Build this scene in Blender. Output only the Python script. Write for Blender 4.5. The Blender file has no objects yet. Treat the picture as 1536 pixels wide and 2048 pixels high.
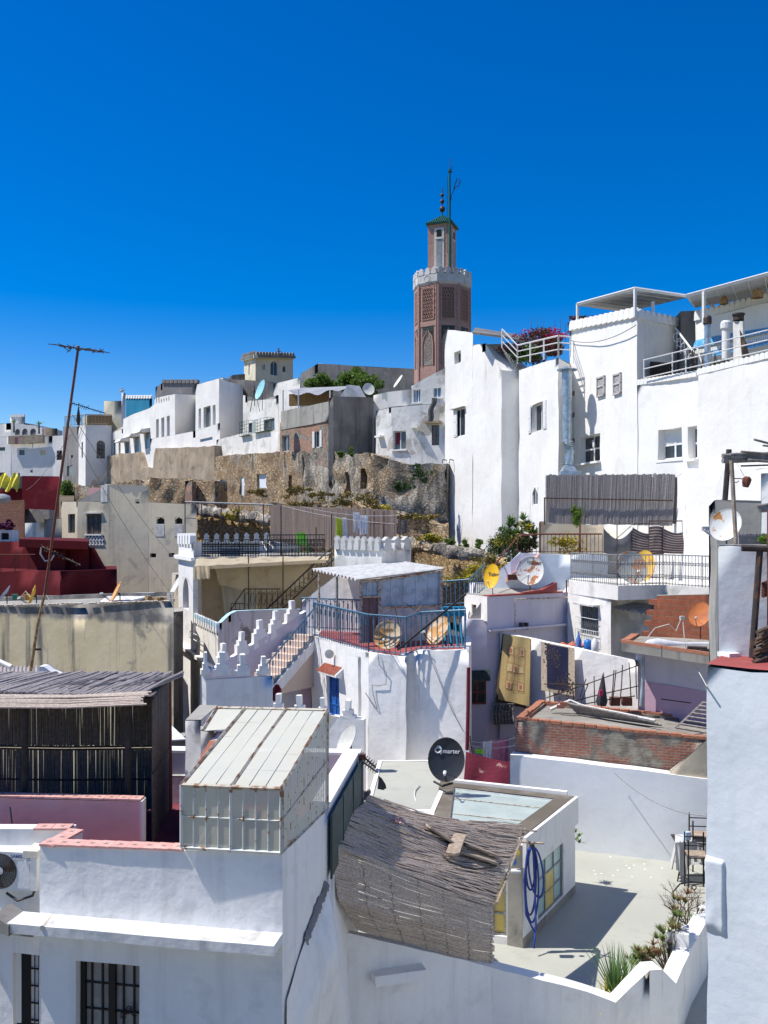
import bpy, bmesh, math, random
from mathutils import Vector, Matrix, noise, geometry
R = math.radians
rnd = random.Random(7)
S = bpy.context.scene
C = S.collection
# ------------------------------------------------------------------ camera
F = 1800.0; HY = 1060.0; CX = 768.0; CH = 14.0      # focal length and horizon in photo pixels, eye height in metres
cam = bpy.data.cameras.new('camera'); cam_o = bpy.data.objects.new('camera', cam); C.objects.link(cam_o)
cam.sensor_fit = 'VERTICAL'; cam.sensor_height = 36; cam.lens = F / 2048 * 36
cam.shift_y = (HY - 1024) / 2048
cam.clip_start = 0.1; cam.clip_end = 5000
cam_o.location = (0, 0, CH); cam_o.rotation_euler = (R(90), 0, 0)
S.camera = cam_o
# ------------------------------------------------------------------ light
SUN = Vector((-0.52, 0.0, 0.85)).normalized()
wd = bpy.data.worlds.new('World'); S.world = wd; wd.use_nodes = True
nt = wd.node_tree; bg = nt.nodes['Background']
sky = nt.nodes.new('ShaderNodeTexSky'); sky.sky_type = 'NISHITA'; sky.sun_disc = False
sky.sun_elevation = math.asin(SUN.z); sky.sun_rotation = math.atan2(SUN.x, SUN.y)
sky.air_density = 1.0; sky.dust_density = 0.0; sky.ozone_density = 3.0; sky.altitude = 300
gm = nt.nodes.new('ShaderNodeGamma'); gm.inputs[1].default_value = 1.0
hs = nt.nodes.new('ShaderNodeHueSaturation'); hs.inputs['Saturation'].default_value = 1.58; hs.inputs['Value'].default_value = 1.0; hs.inputs['Hue'].default_value = 0.514
nt.links.new(sky.outputs[0], gm.inputs[0]); nt.links.new(gm.outputs[0], hs.inputs['Color']); nt.links.new(hs.outputs[0], bg.inputs[0])
bg.inputs[1].default_value = 0.094
sl = bpy.data.lights.new('sun', 'SUN'); sl.energy = 4.0; sl.angle = R(0.5); sl.color = (1.0, 0.95, 0.87)
so = bpy.data.objects.new('sun', sl); C.objects.link(so); so.rotation_euler = (-SUN).to_track_quat('-Z', 'Y').to_euler(); so.location = (-30, 5, 60)
S.view_settings.view_transform = 'Standard'; S.view_settings.look = 'None'; S.view_settings.exposure = 0.60; S.view_settings.gamma = 1
S.cycles.max_bounces = 8; S.cycles.transparent_max_bounces = 12
# ------------------------------------------------------------------ points
def xo(px, d): return (px - CX) / F * d
def zo(py, d): return CH - (py - HY) / F * d
def P(px, py, d): return Vector((xo(px, d), d, zo(py, d)))
def dz(py, z): return (CH - z) * F / (py - HY)          # how far off the level z is seen at row py
# ------------------------------------------------------------------ materials
MAT = {}
def nodes(name):
    m = bpy.data.materials.new(name); m.use_nodes = True
    n = m.node_tree; b = n.nodes['Principled BSDF']
    MAT[name] = m
    return m, n, b
def N(n, t, **k):
    x = n.nodes.new(t)
    for a, v in k.items(): setattr(x, a, v)
    return x
def L(n, a, b): n.links.new(a, b)
def pos(n, sc=(1, 1, 1)):
    g = N(n, 'ShaderNodeNewGeometry'); m = N(n, 'ShaderNodeMapping'); m.inputs['Scale'].default_value = sc
    L(n, g.outputs['Position'], m.inputs[0]); return m.outputs[0]
def tex(n, vec, sc, det=4, rough=.55, dist=0):
    t = N(n, 'ShaderNodeTexNoise'); t.inputs['Scale'].default_value = sc; t.inputs['Detail'].default_value = det
    t.inputs['Roughness'].default_value = rough; t.inputs['Distortion'].default_value = dist
    L(n, vec, t.inputs['Vector']); return t.outputs['Fac']
def ramp(n, fac, a, b):
    r = N(n, 'ShaderNodeMapRange'); r.inputs[1].default_value = a; r.inputs[2].default_value = b; r.interpolation_type = 'SMOOTHSTEP'
    L(n, fac, r.inputs[0]); return r.outputs[0]
def mix(n, f, a, b, bt='MIX'):
    m = N(n, 'ShaderNodeMix', data_type='RGBA', blend_type=bt)
    for s, v in ((m.inputs[0], f), (m.inputs[6], a), (m.inputs[7], b)):
        if hasattr(v, 'is_linked') or hasattr(v, 'links'): L(n, v, s)
        elif isinstance(v, (int, float)): s.default_value = v
        else: s.default_value = (*v[:3], 1)
    return m.outputs[2]
def mul(n, a, b):
    m = N(n, 'ShaderNodeMath', operation='MULTIPLY')
    for s, v in ((m.inputs[0], a), (m.inputs[1], b)):
        if isinstance(v, (int, float)): s.default_value = v
        else: L(n, v, s)
    return m.outputs[0]
def add(n, a, b):
    m = N(n, 'ShaderNodeMath', operation='ADD')
    for s, v in ((m.inputs[0], a), (m.inputs[1], b)):
        if isinstance(v, (int, float)): s.default_value = v
        else: L(n, v, s)
    return m.outputs[0]
def bump(n, b, h, dist=.02, st=1.0):
    x = N(n, 'ShaderNodeBump'); x.inputs['Distance'].default_value = dist; x.inputs['Strength'].default_value = st
    L(n, h, x.inputs['Height']); L(n, x.outputs[0], b.inputs['Normal'])
def plaster(name, c1, c2=None, stain=None, sa=.5, streak=None, ka=.5, bd=.03, sc=1.0, rough=.9, st=(.52, .7), patch=None, pt=(.6, .63)):
    m, n, b = nodes(name)
    c2 = c2 or tuple(v * .88 for v in c1)
    p = pos(n, (sc, sc, sc))
    col = mix(n, ramp(n, tex(n, p, .45, 6), .35, .65), c1, c2)
    fine = ramp(n, tex(n, p, 7, 5), .3, .8)
    col = mix(n, mul(n, fine, .12), col, tuple(v * .75 for v in c2))
    if patch: col = mix(n, ramp(n, tex(n, p, .7, 7, .6, .4), *pt), col, patch)
    if stain: col = mix(n, mul(n, ramp(n, tex(n, p, 1.1, 8, .65, .3), *st), sa), col, stain)
    if streak:
        q = pos(n, (2.6 * sc, 2.6 * sc, .16 * sc))
        col = mix(n, mul(n, ramp(n, tex(n, q, 1.0, 5, .6), .5, .72), ka), col, streak)
    L(n, col, b.inputs['Base Color']); b.inputs['Roughness'].default_value = rough
    b.inputs['Specular IOR Level'].default_value = .2
    h = add(n, mul(n, tex(n, p, 1.6, 3, .5), 1.6), add(n, mul(n, tex(n, p, 6, 4), .45), mul(n, tex(n, p, 40, 3), .07)))
    bump(n, b, h, bd * .38)
    return m
def plain(name, c, rough=.6, metal=0, var=.15, sc=6, c2=None, thr=(.4, .6), bd=.004, spec=.4):
    m, n, b = nodes(name)
    p = pos(n)
    f = ramp(n, tex(n, p, sc, 6, .6), *thr)
    col = mix(n, f, c, c2 or tuple(v * (1 - var) for v in c))
    L(n, col, b.inputs['Base Color']); b.inputs['Roughness'].default_value = rough; b.inputs['Metallic'].default_value = metal
    b.inputs['Specular IOR Level'].default_value = spec
    bump(n, b, tex(n, p, sc * 5, 3), bd)
    return m
def uvec(n, u):
    g = N(n, 'ShaderNodeNewGeometry'); d = N(n, 'ShaderNodeVectorMath', operation='DOT_PRODUCT'); d.inputs[1].default_value = (u[0], u[1], 0)
    L(n, g.outputs['Position'], d.inputs[0]); s = N(n, 'ShaderNodeSeparateXYZ'); L(n, g.outputs['Position'], s.inputs[0])
    c = N(n, 'ShaderNodeCombineXYZ'); L(n, d.outputs['Value'], c.inputs[0]); L(n, s.outputs[2], c.inputs[1])
    return c.outputs[0]
def brick(name, u, c1, c2, mortar, w=.25, h=.08, mort=.012, over=None, oa=(.5, .62), bd=.02):
    m, n, b = nodes(name)
    v = uvec(n, u)
    t = N(n, 'ShaderNodeTexBrick'); t.inputs['Scale'].default_value = 1; t.inputs['Brick Width'].default_value = w; t.inputs['Row Height'].default_value = h
    t.inputs['Mortar Size'].default_value = mort; t.inputs['Mortar Smooth'].default_value = .3
    t.inputs['Color1'].default_value = (*c1, 1); t.inputs['Color2'].default_value = (*c2, 1); t.inputs['Mortar'].default_value = (*mortar, 1)
    jt = N(n, 'ShaderNodeTexNoise'); jt.inputs['Scale'].default_value = 3; jv = N(n, 'ShaderNodeVectorMath', operation='SCALE'); jv.inputs['Scale'].default_value = .03
    L(n, v, jt.inputs['Vector']); L(n, jt.outputs['Color'], jv.inputs[0]); ja = N(n, 'ShaderNodeVectorMath', operation='ADD'); L(n, v, ja.inputs[0]); L(n, jv.outputs[0], ja.inputs[1])
    L(n, ja.outputs[0], t.inputs['Vector'])
    p = pos(n)
    col = mix(n, mul(n, ramp(n, tex(n, p, 5, 5), .3, .7), .5), t.outputs['Color'], tuple(x * .55 for x in c1))
    h_ = mul(n, t.outputs['Fac'], -1.0)
    if over:
        f = ramp(n, tex(n, p, .9, 7, .62, .5), *oa)
        col = mix(n, f, col, mix(n, ramp(n, tex(n, p, 4, 5), .35, .65), over, tuple(x * .55 for x in over)))
    L(n, col, b.inputs['Base Color']); b.inputs['Roughness'].default_value = .9; b.inputs['Specular IOR Level'].default_value = .15
    bump(n, b, add(n, h_, mul(n, tex(n, p, 14, 5), .8)), bd)
    return m
def rubble(name, cs, sc=3.2, bd=.12, plast=None, pa=(.5, .6)):
    m, n, b = nodes(name)
    p = pos(n, (1, 1, 1.5))
    nz = N(n, 'ShaderNodeTexNoise'); nz.inputs['Scale'].default_value = 2.5; nz.inputs['Detail'].default_value = 5; L(n, p, nz.inputs['Vector'])
    sv = N(n, 'ShaderNodeVectorMath', operation='SCALE'); sv.inputs['Scale'].default_value = .35; L(n, nz.outputs['Color'], sv.inputs[0])
    av = N(n, 'ShaderNodeVectorMath', operation='ADD'); L(n, p, av.inputs[0]); L(n, sv.outputs[0], av.inputs[1])
    v = N(n, 'ShaderNodeTexVoronoi'); v.inputs['Scale'].default_value = sc; L(n, av.outputs[0], v.inputs['Vector'])
    e = N(n, 'ShaderNodeTexVoronoi', feature='DISTANCE_TO_EDGE'); e.inputs['Scale'].default_value = sc; L(n, av.outputs[0], e.inputs['Vector'])
    sp = N(n, 'ShaderNodeSeparateColor'); L(n, v.outputs['Color'], sp.inputs[0])
    col = mix(n, sp.outputs[0], cs[0], cs[1]); col = mix(n, ramp(n, sp.outputs[1], .6, .9), col, cs[2])
    gap = ramp(n, e.outputs['Distance'], .0, .09)
    col = mix(n, gap, tuple(x * .38 for x in cs[0]), col)
    big = ramp(n, tex(n, pos(n), .35, 5), .35, .68)
    col = mix(n, mul(n, big, .6), col, cs[3])
    hh = mul(n, gap, 1.0)
    if plast:
        f = ramp(n, tex(n, pos(n, (1, 1, .6)), .42, 8, .68, .4), *pa)
        pc = mix(n, ramp(n, tex(n, pos(n, (2, 2, .5)), 1.1, 8, .65), .38, .6), plast, tuple(x * .38 for x in plast))
        col = mix(n, f, col, pc)
    L(n, col, b.inputs['Base Color']); b.inputs['Roughness'].default_value = .95; b.inputs['Specular IOR Level'].default_value = .1
    bump(n, b, add(n, hh, mul(n, tex(n, pos(n), 5, 7, .65), 1.2)), bd)
    return m
def glassm(name, c, alpha, rough=.25, dirt=(.5, .5, .42), da=.5):
    m, n, b = nodes(name)
    p = pos(n, (1, 1, .6)); f = ramp(n, tex(n, p, 2.2, 6, .6), .3, .75)
    L(n, mix(n, mul(n, f, da), c, dirt), b.inputs['Base Color']); b.inputs['Roughness'].default_value = rough
    L(n, add(n, mul(n, f, .18), alpha), b.inputs['Alpha']); b.inputs['Specular IOR Level'].default_value = .35
    return m

WH = (.85, .83, .80)
plaster('white', WH, (.76, .745, .72), (.5, .49, .46), .22, (.5, .5, .48), .18, .035)
plaster('white_near', (.85, .835, .81), (.80, .785, .76), (.42, .40, .36), .28, (.42, .41, .38), .26, .04, sc=1.3)
plaster('white_ridge', (.85, .84, .81), (.785, .77, .735), (.5, .48, .43), .2, (.52, .5, .46), .16, .034)
plaster('white_worn', (.82, .80, .765), (.74, .72, .67), (.36, .34, .30), .45, (.42, .41, .38), .45, .05, patch=(.60, .60, .56), pt=(.52, .6))
plaster('white_dirty', (.74, .74, .72), (.6, .59, .56), (.2, .19, .18), .55, (.25, .24, .22), .6, .04)
plaster('white_trim', (.84, .83, .80), (.82, .81, .78), bd=.01)
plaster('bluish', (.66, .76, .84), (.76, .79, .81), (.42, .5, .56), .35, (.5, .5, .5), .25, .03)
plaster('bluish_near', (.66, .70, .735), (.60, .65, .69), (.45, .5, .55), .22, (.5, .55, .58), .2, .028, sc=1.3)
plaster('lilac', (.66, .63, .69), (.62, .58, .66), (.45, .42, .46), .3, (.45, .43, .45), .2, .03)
plaster('lilac_pink', (.60, .42, .50), (.52, .36, .46), (.62, .6, .62), .5, bd=.02)
plaster('cream', (.60, .53, .41), (.54, .475, .37), (.24, .225, .2), .5, (.22, .21, .19), .35, .025)
plaster('cream_light', (.72, .66, .50), (.62, .57, .44), (.4, .36, .3), .35, bd=.02)
plaster('stained_wall', (.60, .50, .31), (.66, .56, .38), (.15, .145, .14), .75, (.12, .12, .12), .9, .03, st=(.56, .7))
plaster('white_clean', (.80, .83, .85), (.77, .80, .825), (.6, .62, .63), .12, (.62, .64, .66), .08, .02)
plaster('stained_grey', (.62, .58, .57), (.52, .48, .47), (.14, .12, .11), .85, (.2, .17, .15), .6, .02, st=(.47, .6))
def zband():
    m = MAT['stained_wall']; n = m.node_tree; b = n.nodes['Principled BSDF']; src = b.inputs['Base Color'].links[0].from_socket
    g = N(n, 'ShaderNodeNewGeometry'); s_ = N(n, 'ShaderNodeSeparateXYZ'); L(n, g.outputs['Position'], s_.inputs[0])
    k = add(n, s_.outputs[2], mul(n, tex(n, pos(n, (1, 1, .5)), 1.3, 6), .7)); L(n, mix(n, mul(n, ramp(n, k, 10.95, 11.2), .92), src, mix(n, ramp(n, tex(n, pos(n), 2, 6), .4, .7), (.12, .12, .125), (.30, .28, .25))), b.inputs['Base Color'])
zband()
plaster('soot_band', (.13, .14, .15), (.2, .2, .2), (.32, .3, .25), .55, (.06, .065, .075), .6, .03)
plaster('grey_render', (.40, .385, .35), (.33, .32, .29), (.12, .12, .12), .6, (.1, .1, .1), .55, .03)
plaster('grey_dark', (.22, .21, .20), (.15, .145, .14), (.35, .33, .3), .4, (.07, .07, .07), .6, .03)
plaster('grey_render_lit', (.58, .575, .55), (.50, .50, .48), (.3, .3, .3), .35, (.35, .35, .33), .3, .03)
plaster('patchy', (.74, .74, .73), (.66, .66, .64), (.28, .26, .24), .5, (.33, .32, .3), .4, .05, patch=(.43, .41, .38), pt=(.54, .6))
plaster('floor_green', (.42, .425, .375), (.385, .39, .345), (.28, .28, .24), .4, (.3, .3, .26), .0, bd=.006, rough=.75)
plaster('floor_grey', (.36, .35, .32), (.28, .27, .25), (.16, .16, .15), .5, bd=.02)
plaster('concrete', (.34, .32, .28), (.26, .245, .22), (.10, .10, .10), .7, (.1, .1, .1), .5, .03)
plaster('coping_dark', (.17, .145, .115), (.12, .105, .085), (.3, .28, .24), .4, bd=.02)
plaster('red_wall', (.115, .009, .013), (.085, .006, .010), (.15, .04, .04), .3, (.045, .004, .006), .4, .015)
plaster('crimson', (.155, .008, .018), (.13, .007, .016), (.2, .06, .06), .3, bd=.015)
plaster('red_floor', (.34, .085, .075), (.28, .065, .06), (.4, .2, .17), .4, bd=.012)
plaster('wine_floor', (.20, .045, .06), (.16, .035, .05), (.3, .12, .12), .4, bd=.012)
plaster('pink_wall', (.64, .36, .35), (.58, .32, .32), (.5, .4, .42), .3, bd=.012)
plaster('soffit', (.5, .5, .47), (.44, .44, .41), (.3, .3, .28), .4, bd=.02)
plaster('teal', (.02, .20, .34), (.015, .17, .3), bd=.02)
plaster('aqua', (.45, .70, .78), (.4, .66, .75), bd=.01)
plaster('rampart_plaster', (.42, .34, .255), (.33, .265, .195), (.17, .135, .10), .75, (.15, .12, .1), .4, .08)
plaster('earth', (.16, .125, .085), (.11, .09, .06), (.07, .08, .03), .7, bd=.1)
plaster('stucco_grey', (.25, .24, .24), (.2, .19, .19), (.38, .36, .34), .5, (.1, .1, .1), .5, .03)
plaster('merlon_old', (.66, .65, .63), (.5, .5, .48), (.15, .15, .15), .6, bd=.03)
rubble('rampart', ((.50, .36, .215), (.33, .23, .14), (.64, .53, .37), (.30, .21, .14)), 4.2, .07, (.50, .44, .36), (.52, .58))
rubble('rampart_grey', ((.48, .36, .23), (.36, .265, .17), (.58, .48, .34), (.32, .25, .18)), 4.0, .07, (.54, .49, .42), (.42, .49))
rubble('ochre_rubble', ((.60, .43, .23), (.45, .31, .16), (.72, .58, .36), (.38, .27, .15)), 3.6, .07)
brick('brick_old', (1, -.3), (.44, .17, .11), (.34, .13, .09), (.36, .31, .26), .26, .085, .018, (.36, .33, .27), (.45, .56))
brick('brick_block', (1, -.3), (.34, .11, .06), (.28, .10, .06), (.26, .17, .12), .33, .2, .014, bd=.012)
brick('brick_rose', (1, -.6), (.57, .31, .25), (.49, .26, .21), (.48, .36, .30), .22, .09, .02, bd=.01)
brick('brick_patch', (.6, -.8), (.46, .22, .14), (.36, .18, .12), (.42, .36, .3), .28, .09, .02, (.31, .28, .24), (.48, .56))
brick('brick_far', (1, 0), (.34, .15, .1), (.3, .12, .085), (.27, .2, .16), .3, .12, .02)
plain('terracotta', (.46, .17, .09), .8, 0, .3, 9, (.30, .15, .10), (.35, .65), .01)
plain('terracotta_tile', (.55, .17, .09), .7, 0, .3, 9, (.38, .1, .06), (.35, .65), .01)
plain('pink_tile', (.72, .40, .35), .7, 0, .2, 5, bd=.003)
plain('green_tile', (.015, .13, .07), .35, 0, .3, 10, (.02, .07, .045), (.4, .6))
plain('green_tile_dark', (.03, .055, .04), .5, 0, .3, 10)
plain('blue_tile', (.06, .38, .72), .3, 0, .3, 12, (.45, .62, .75), (.5, .62))
plain('green_panel', (.035, .06, .06), .6, 0, .3, 2, (.06, .1, .095), (.4, .7))
plain('black_iron', (.018, .018, .02), .5, .3)
plain('blue_iron', (.05, .15, .26), .45, .2, .4, 14, (.10, .2, .28))
plain('rust_iron', (.20, .055, .035), .7, .2, .3, 12, (.12, .05, .035))
plain('grey_iron', (.32, .33, .34), .45, .5, .3, 12)
plain('dark_iron', (.06, .05, .045), .6, .4, .3, 12, (.14, .07, .04), (.5, .62))
plain('white_iron', (.74, .74, .72), .5, 0, .1, 12)
plain('rusty_white', (.62, .63, .60), .6, 0, .1, 9, (.30, .13, .045), (.56, .62))
plain('rust_edge', (.5, .46, .38), .7, .0, .2, 9, (.26, .14, .08), (.47, .6))
plain('galv', (.42, .50, .56), .35, .6, .25, 5)
plain('zinc_sheet', (.50, .53, .56), .45, .35, .25, 2.5, (.36, .39, .42))
plain('zinc_blue', (.44, .52, .60), .5, .2, .3, 2.2, (.30, .36, .43))
plain('sheet_grey', (.62, .62, .60), .6, 0, .2, 4)
plain('rust_sheet', (.65, .63, .6), .7, 0, .1, 3.2, (.28, .09, .045), (.44, .52))
plain('brown_door', (.20, .13, .12), .6, 0, .2, 4)
plain('dark_wood', (.055, .045, .042), .8, 0, .4, 8)
plain('wood', (.30, .235, .18), .85, 0, .4, 11, (.44, .36, .28), (.4, .7), .01)
plain('wood_grey', (.30, .27, .25), .85, 0, .4, 11)
plain('bamboo_pole', (.42, .27, .12), .6, 0, .3, 9, (.2, .12, .06))
plain('cane', (.26, .20, .165), .85, 0, .4, 30, (.15, .115, .095), (.3, .7), .003)
plain('cane_mat', (.44, .36, .30), .85, 0, .4, 26, (.66, .57, .48), (.42, .72), .003)
plain('cane_grey', (.27, .245, .24), .85, 0, .4, 24, (.44, .40, .39), (.4, .8), .003)
plain('cane_dark', (.115, .095, .088), .85, 0, .4, 24, (.2, .17, .155), (.4, .8), .003)
plain('cane_pale', (.56, .42, .32), .85, 0, .3, 24, (.28, .2, .17), (.4, .8), .003)
plain('dish_white', (.62, .62, .58), .5, 0, .1, 3, (.5, .5, .46))
plain('dish_rusty_white', (.66, .66, .62), .5, 0, .1, 2.7, (.50, .22, .06), (.61, .66))
plain('dish_rust', (.55, .17, .045), .7, 0, .3, 3.5, (.36, .12, .05), (.35, .7))
plain('dish_dark', (.030, .034, .042), .42, 0, .1, 3)
plain('dish_banded', (.66, .66, .62), .5, 0, .1, 2.6, (.42, .16, .06), (.53, .58))
plain('dish_dull', (.36, .37, .36), .6, 0, .1, 1.6, (.42, .2, .08), (.5, .58))
plain('dish_yellow', (.90, .52, .01), .45, 0, .1, 3)
plain('dish_cream', (.60, .47, .32), .6, 0, .2, 2.4, (.52, .26, .07), (.48, .56))
plain('dish_orange', (.75, .38, .14), .55, 0, .15, 3)
plain('dish_yellow_rust', (.8, .48, .06), .55, 0, .1, 3.4, (.45, .2, .05), (.55, .66))
plain('dish_blue', (.35, .52, .72), .5, 0, .1, 3)
plain('dish_aqua', (.3, .62, .7), .5)
plain('glass_dark', (.035, .042, .05), .08, 0, .3, 1.2, spec=.6)
plain('glass_grey', (.10, .12, .13), .15, 0, .4, 1.2, spec=.6)
plain('glass_blue', (.12, .22, .36), .15, 0, .3, 1.5)
plain('glass_mint', (.42, .58, .56), .3, 0, .15, 2)
plain('glass_yellow', (.72, .55, .16), .35, 0, .15, 2)
plain('black_hole', (.012, .012, .012), .9)
plain('curtain', (.34, .31, .27), .9, 0, .2, 3)
plain('shutter_blue', (.02, .12, .42), .5, 0, .25, 5)
plain('shutter_grey', (.55, .53, .52), .7, 0, .15, 5, (.42, .4, .39))
plain('shutter_brown', (.11, .09, .08), .7, 0, .3, 5)
plain('white_paint', (.78, .78, .77), .5, 0, .06, 5)
plain('cream_paint', (.70, .66, .55), .5, 0, .1, 5)
plain('plastic_white', (.72, .72, .70), .4, 0, .04, 3)
plain('plastic_green', (.22, .60, .03), .4)
plain('plastic_blue', (.02, .16, .5), .4)
plain('hose_blue', (.025, .06, .30), .35)
plain('yellow_plastic', (.8, .55, .02), .4)
plain('cable', (.05, .05, .05), .6); plain('cable_grey', (.25, .25, .27), .6); plain('cable_white', (.65, .63, .6), .6)
plain('lettering_white', (.75, .75, .75), .5); plain('lettering_dark', (.04, .045, .06), .5); plain('lettering_blue', (.05, .1, .3), .5)
plain('logo_blue', (.45, .62, .8), .5)
plain('cloth_lime', (.50, .58, .06), .9); plain('cloth_white', (.74, .76, .82), .9, bd=.01); plain('cloth_red', (.15, .015, .032), .9, 0, .3, 2.2, (.42, .22, .2), (.62, .68), .02)
plain('cloth_pink', (.58, .20, .27), .9); plain('cloth_grey', (.13, .13, .14), .9, 0, .2, 3); plain('cloth_dark', (.05, .05, .055), .9)
plain('cloth_cream', (.82, .71, .52), .9, 0, .2, 3, (.52, .42, .28), (.5, .75), .02); plain('cloth_yellow', (.85, .72, .08), .8, 0, .2, 2); plain('cloth_purple', (.10, .01, .06), .9)
plain('cloth_teal', (.05, .2, .17), .8); plain('cloth_blue', (.12, .22, .5), .9); plain('canvas_grey', (.33, .34, .36), .9, 0, .2, 2)
plain('carpet_tan', (.50, .38, .17), .95, 0, .12, 30, bd=.01); plain('carpet_brown', (.10, .07, .045), .95); plain('carpet_navy', (.018, .022, .06), .95); plain('carpet_beige', (.52, .44, .33), .95, 0, .3, 18, (.2, .13, .1), (.5, .7))
plain('carpet_flower', (.50, .38, .30), .95, 0, .3, 25, (.15, .08, .07), (.4, .6)); plain('carpet_square', (.56, .43, .22), .95); plain('carpet_motif', (.42, .15, .09), .95)
plain('straw', (.42, .28, .13), .9, 0, .3, 20, (.25, .15, .07))
plain('leaf', (.05, .105, .02), .6, 0, .3, 1.3, (.10, .17, .03), (.35, .65)); plain('leaf_light', (.14, .22, .03), .6, 0, .3, 1.5, (.07, .13, .02)); plain('leaf_yellow', (.42, .36, .02), .7, 0, .3, 2)
plain('leaf_dark', (.035, .07, .02), .6, 0, .3, 1.5, (.06, .11, .03)); plain('leaf_olive', (.20, .17, .045), .8, 0, .3, 1.5, (.28, .2, .06)); plain('leaf_dry', (.23, .13, .07), .8, 0, .3, 2, (.12, .16, .04), (.4, .5))
plain('leaf_palm', (.06, .13, .045), .5, 0, .3, 3, (.12, .2, .06)); plain('flower_pink', (.55, .02, .10), .7, 0, .4, 3); plain('flower_dark', (.16, .03, .045), .8, 0, .4, 3, (.08, .07, .03))
plain('bark', (.14, .10, .07), .9, 0, .3, 12)
plain('tile_motif', (.20, .19, .15), .7, 0, .5, 9, (.42, .40, .33), (.45, .55)); plain('tile_frame', (.66, .64, .57), .7, 0, .2, 9, (.42, .45, .40), (.5, .6))
def translucent(k, f, c):
    m = MAT[k]; n = m.node_tree; b = n.nodes['Principled BSDF']; o = n.nodes['Material Output']; t = N(n, 'ShaderNodeBsdfTranslucent'); t.inputs[0].default_value = (*c, 1)
    x = N(n, 'ShaderNodeMixShader'); x.inputs[0].default_value = f; L(n, b.outputs[0], x.inputs[1]); L(n, t.outputs[0], x.inputs[2]); L(n, x.outputs[0], o.inputs[0])
translucent('cloth_cream', .5, (.8, .66, .42)); translucent('leaf', .25, (.2, .35, .04)); translucent('leaf_light', .25, (.3, .45, .06)); translucent('leaf_palm', .2, (.2, .35, .08)); translucent('cloth_white', .25, (.8, .8, .85)); translucent('cloth_lime', .3, (.6, .7, .1))
plaster('step_plaster', (.70, .55, .45), (.62, .48, .39), (.4, .32, .26), .4, bd=.01)
plain('feather', (.5, .5, .52), .8)
def stripes(name, c1, c2, per, w):
    m, n, b = nodes(name)
    g = N(n, 'ShaderNodeTexCoord'); s = N(n, 'ShaderNodeSeparateXYZ'); L(n, g.outputs['UV'], s.inputs[0])
    f = N(n, 'ShaderNodeMath', operation='FRACT'); L(n, mul(n, s.outputs[1], per), f.inputs[0])
    q = N(n, 'ShaderNodeMath', operation='LESS_THAN'); L(n, f.outputs[0], q.inputs[0]); q.inputs[1].default_value = w
    L(n, mix(n, q.outputs[0], c1, c2), b.inputs['Base Color']); b.inputs['Roughness'].default_value = .9
    return m
stripes('cloth_striped', (.085, .06, .06), (.42, .36, .33), 9, .22)
stripes('cloth_check', (.25, .25, .25), (.5, .5, .49), 26, .5)
glassm('greenhouse_glass', (.52, .52, .45), .93, .55, (.47, .45, .36), .6)
glassm('greenhouse_side', (.66, .66, .54), .66, .3, (.62, .57, .40), .7)
glassm('skylight_glass', (.40, .48, .46), .90, .22, (.45, .5, .47), .4)
glassm('panel_translucent', (.5, .55, .5), .6, .3)

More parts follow.
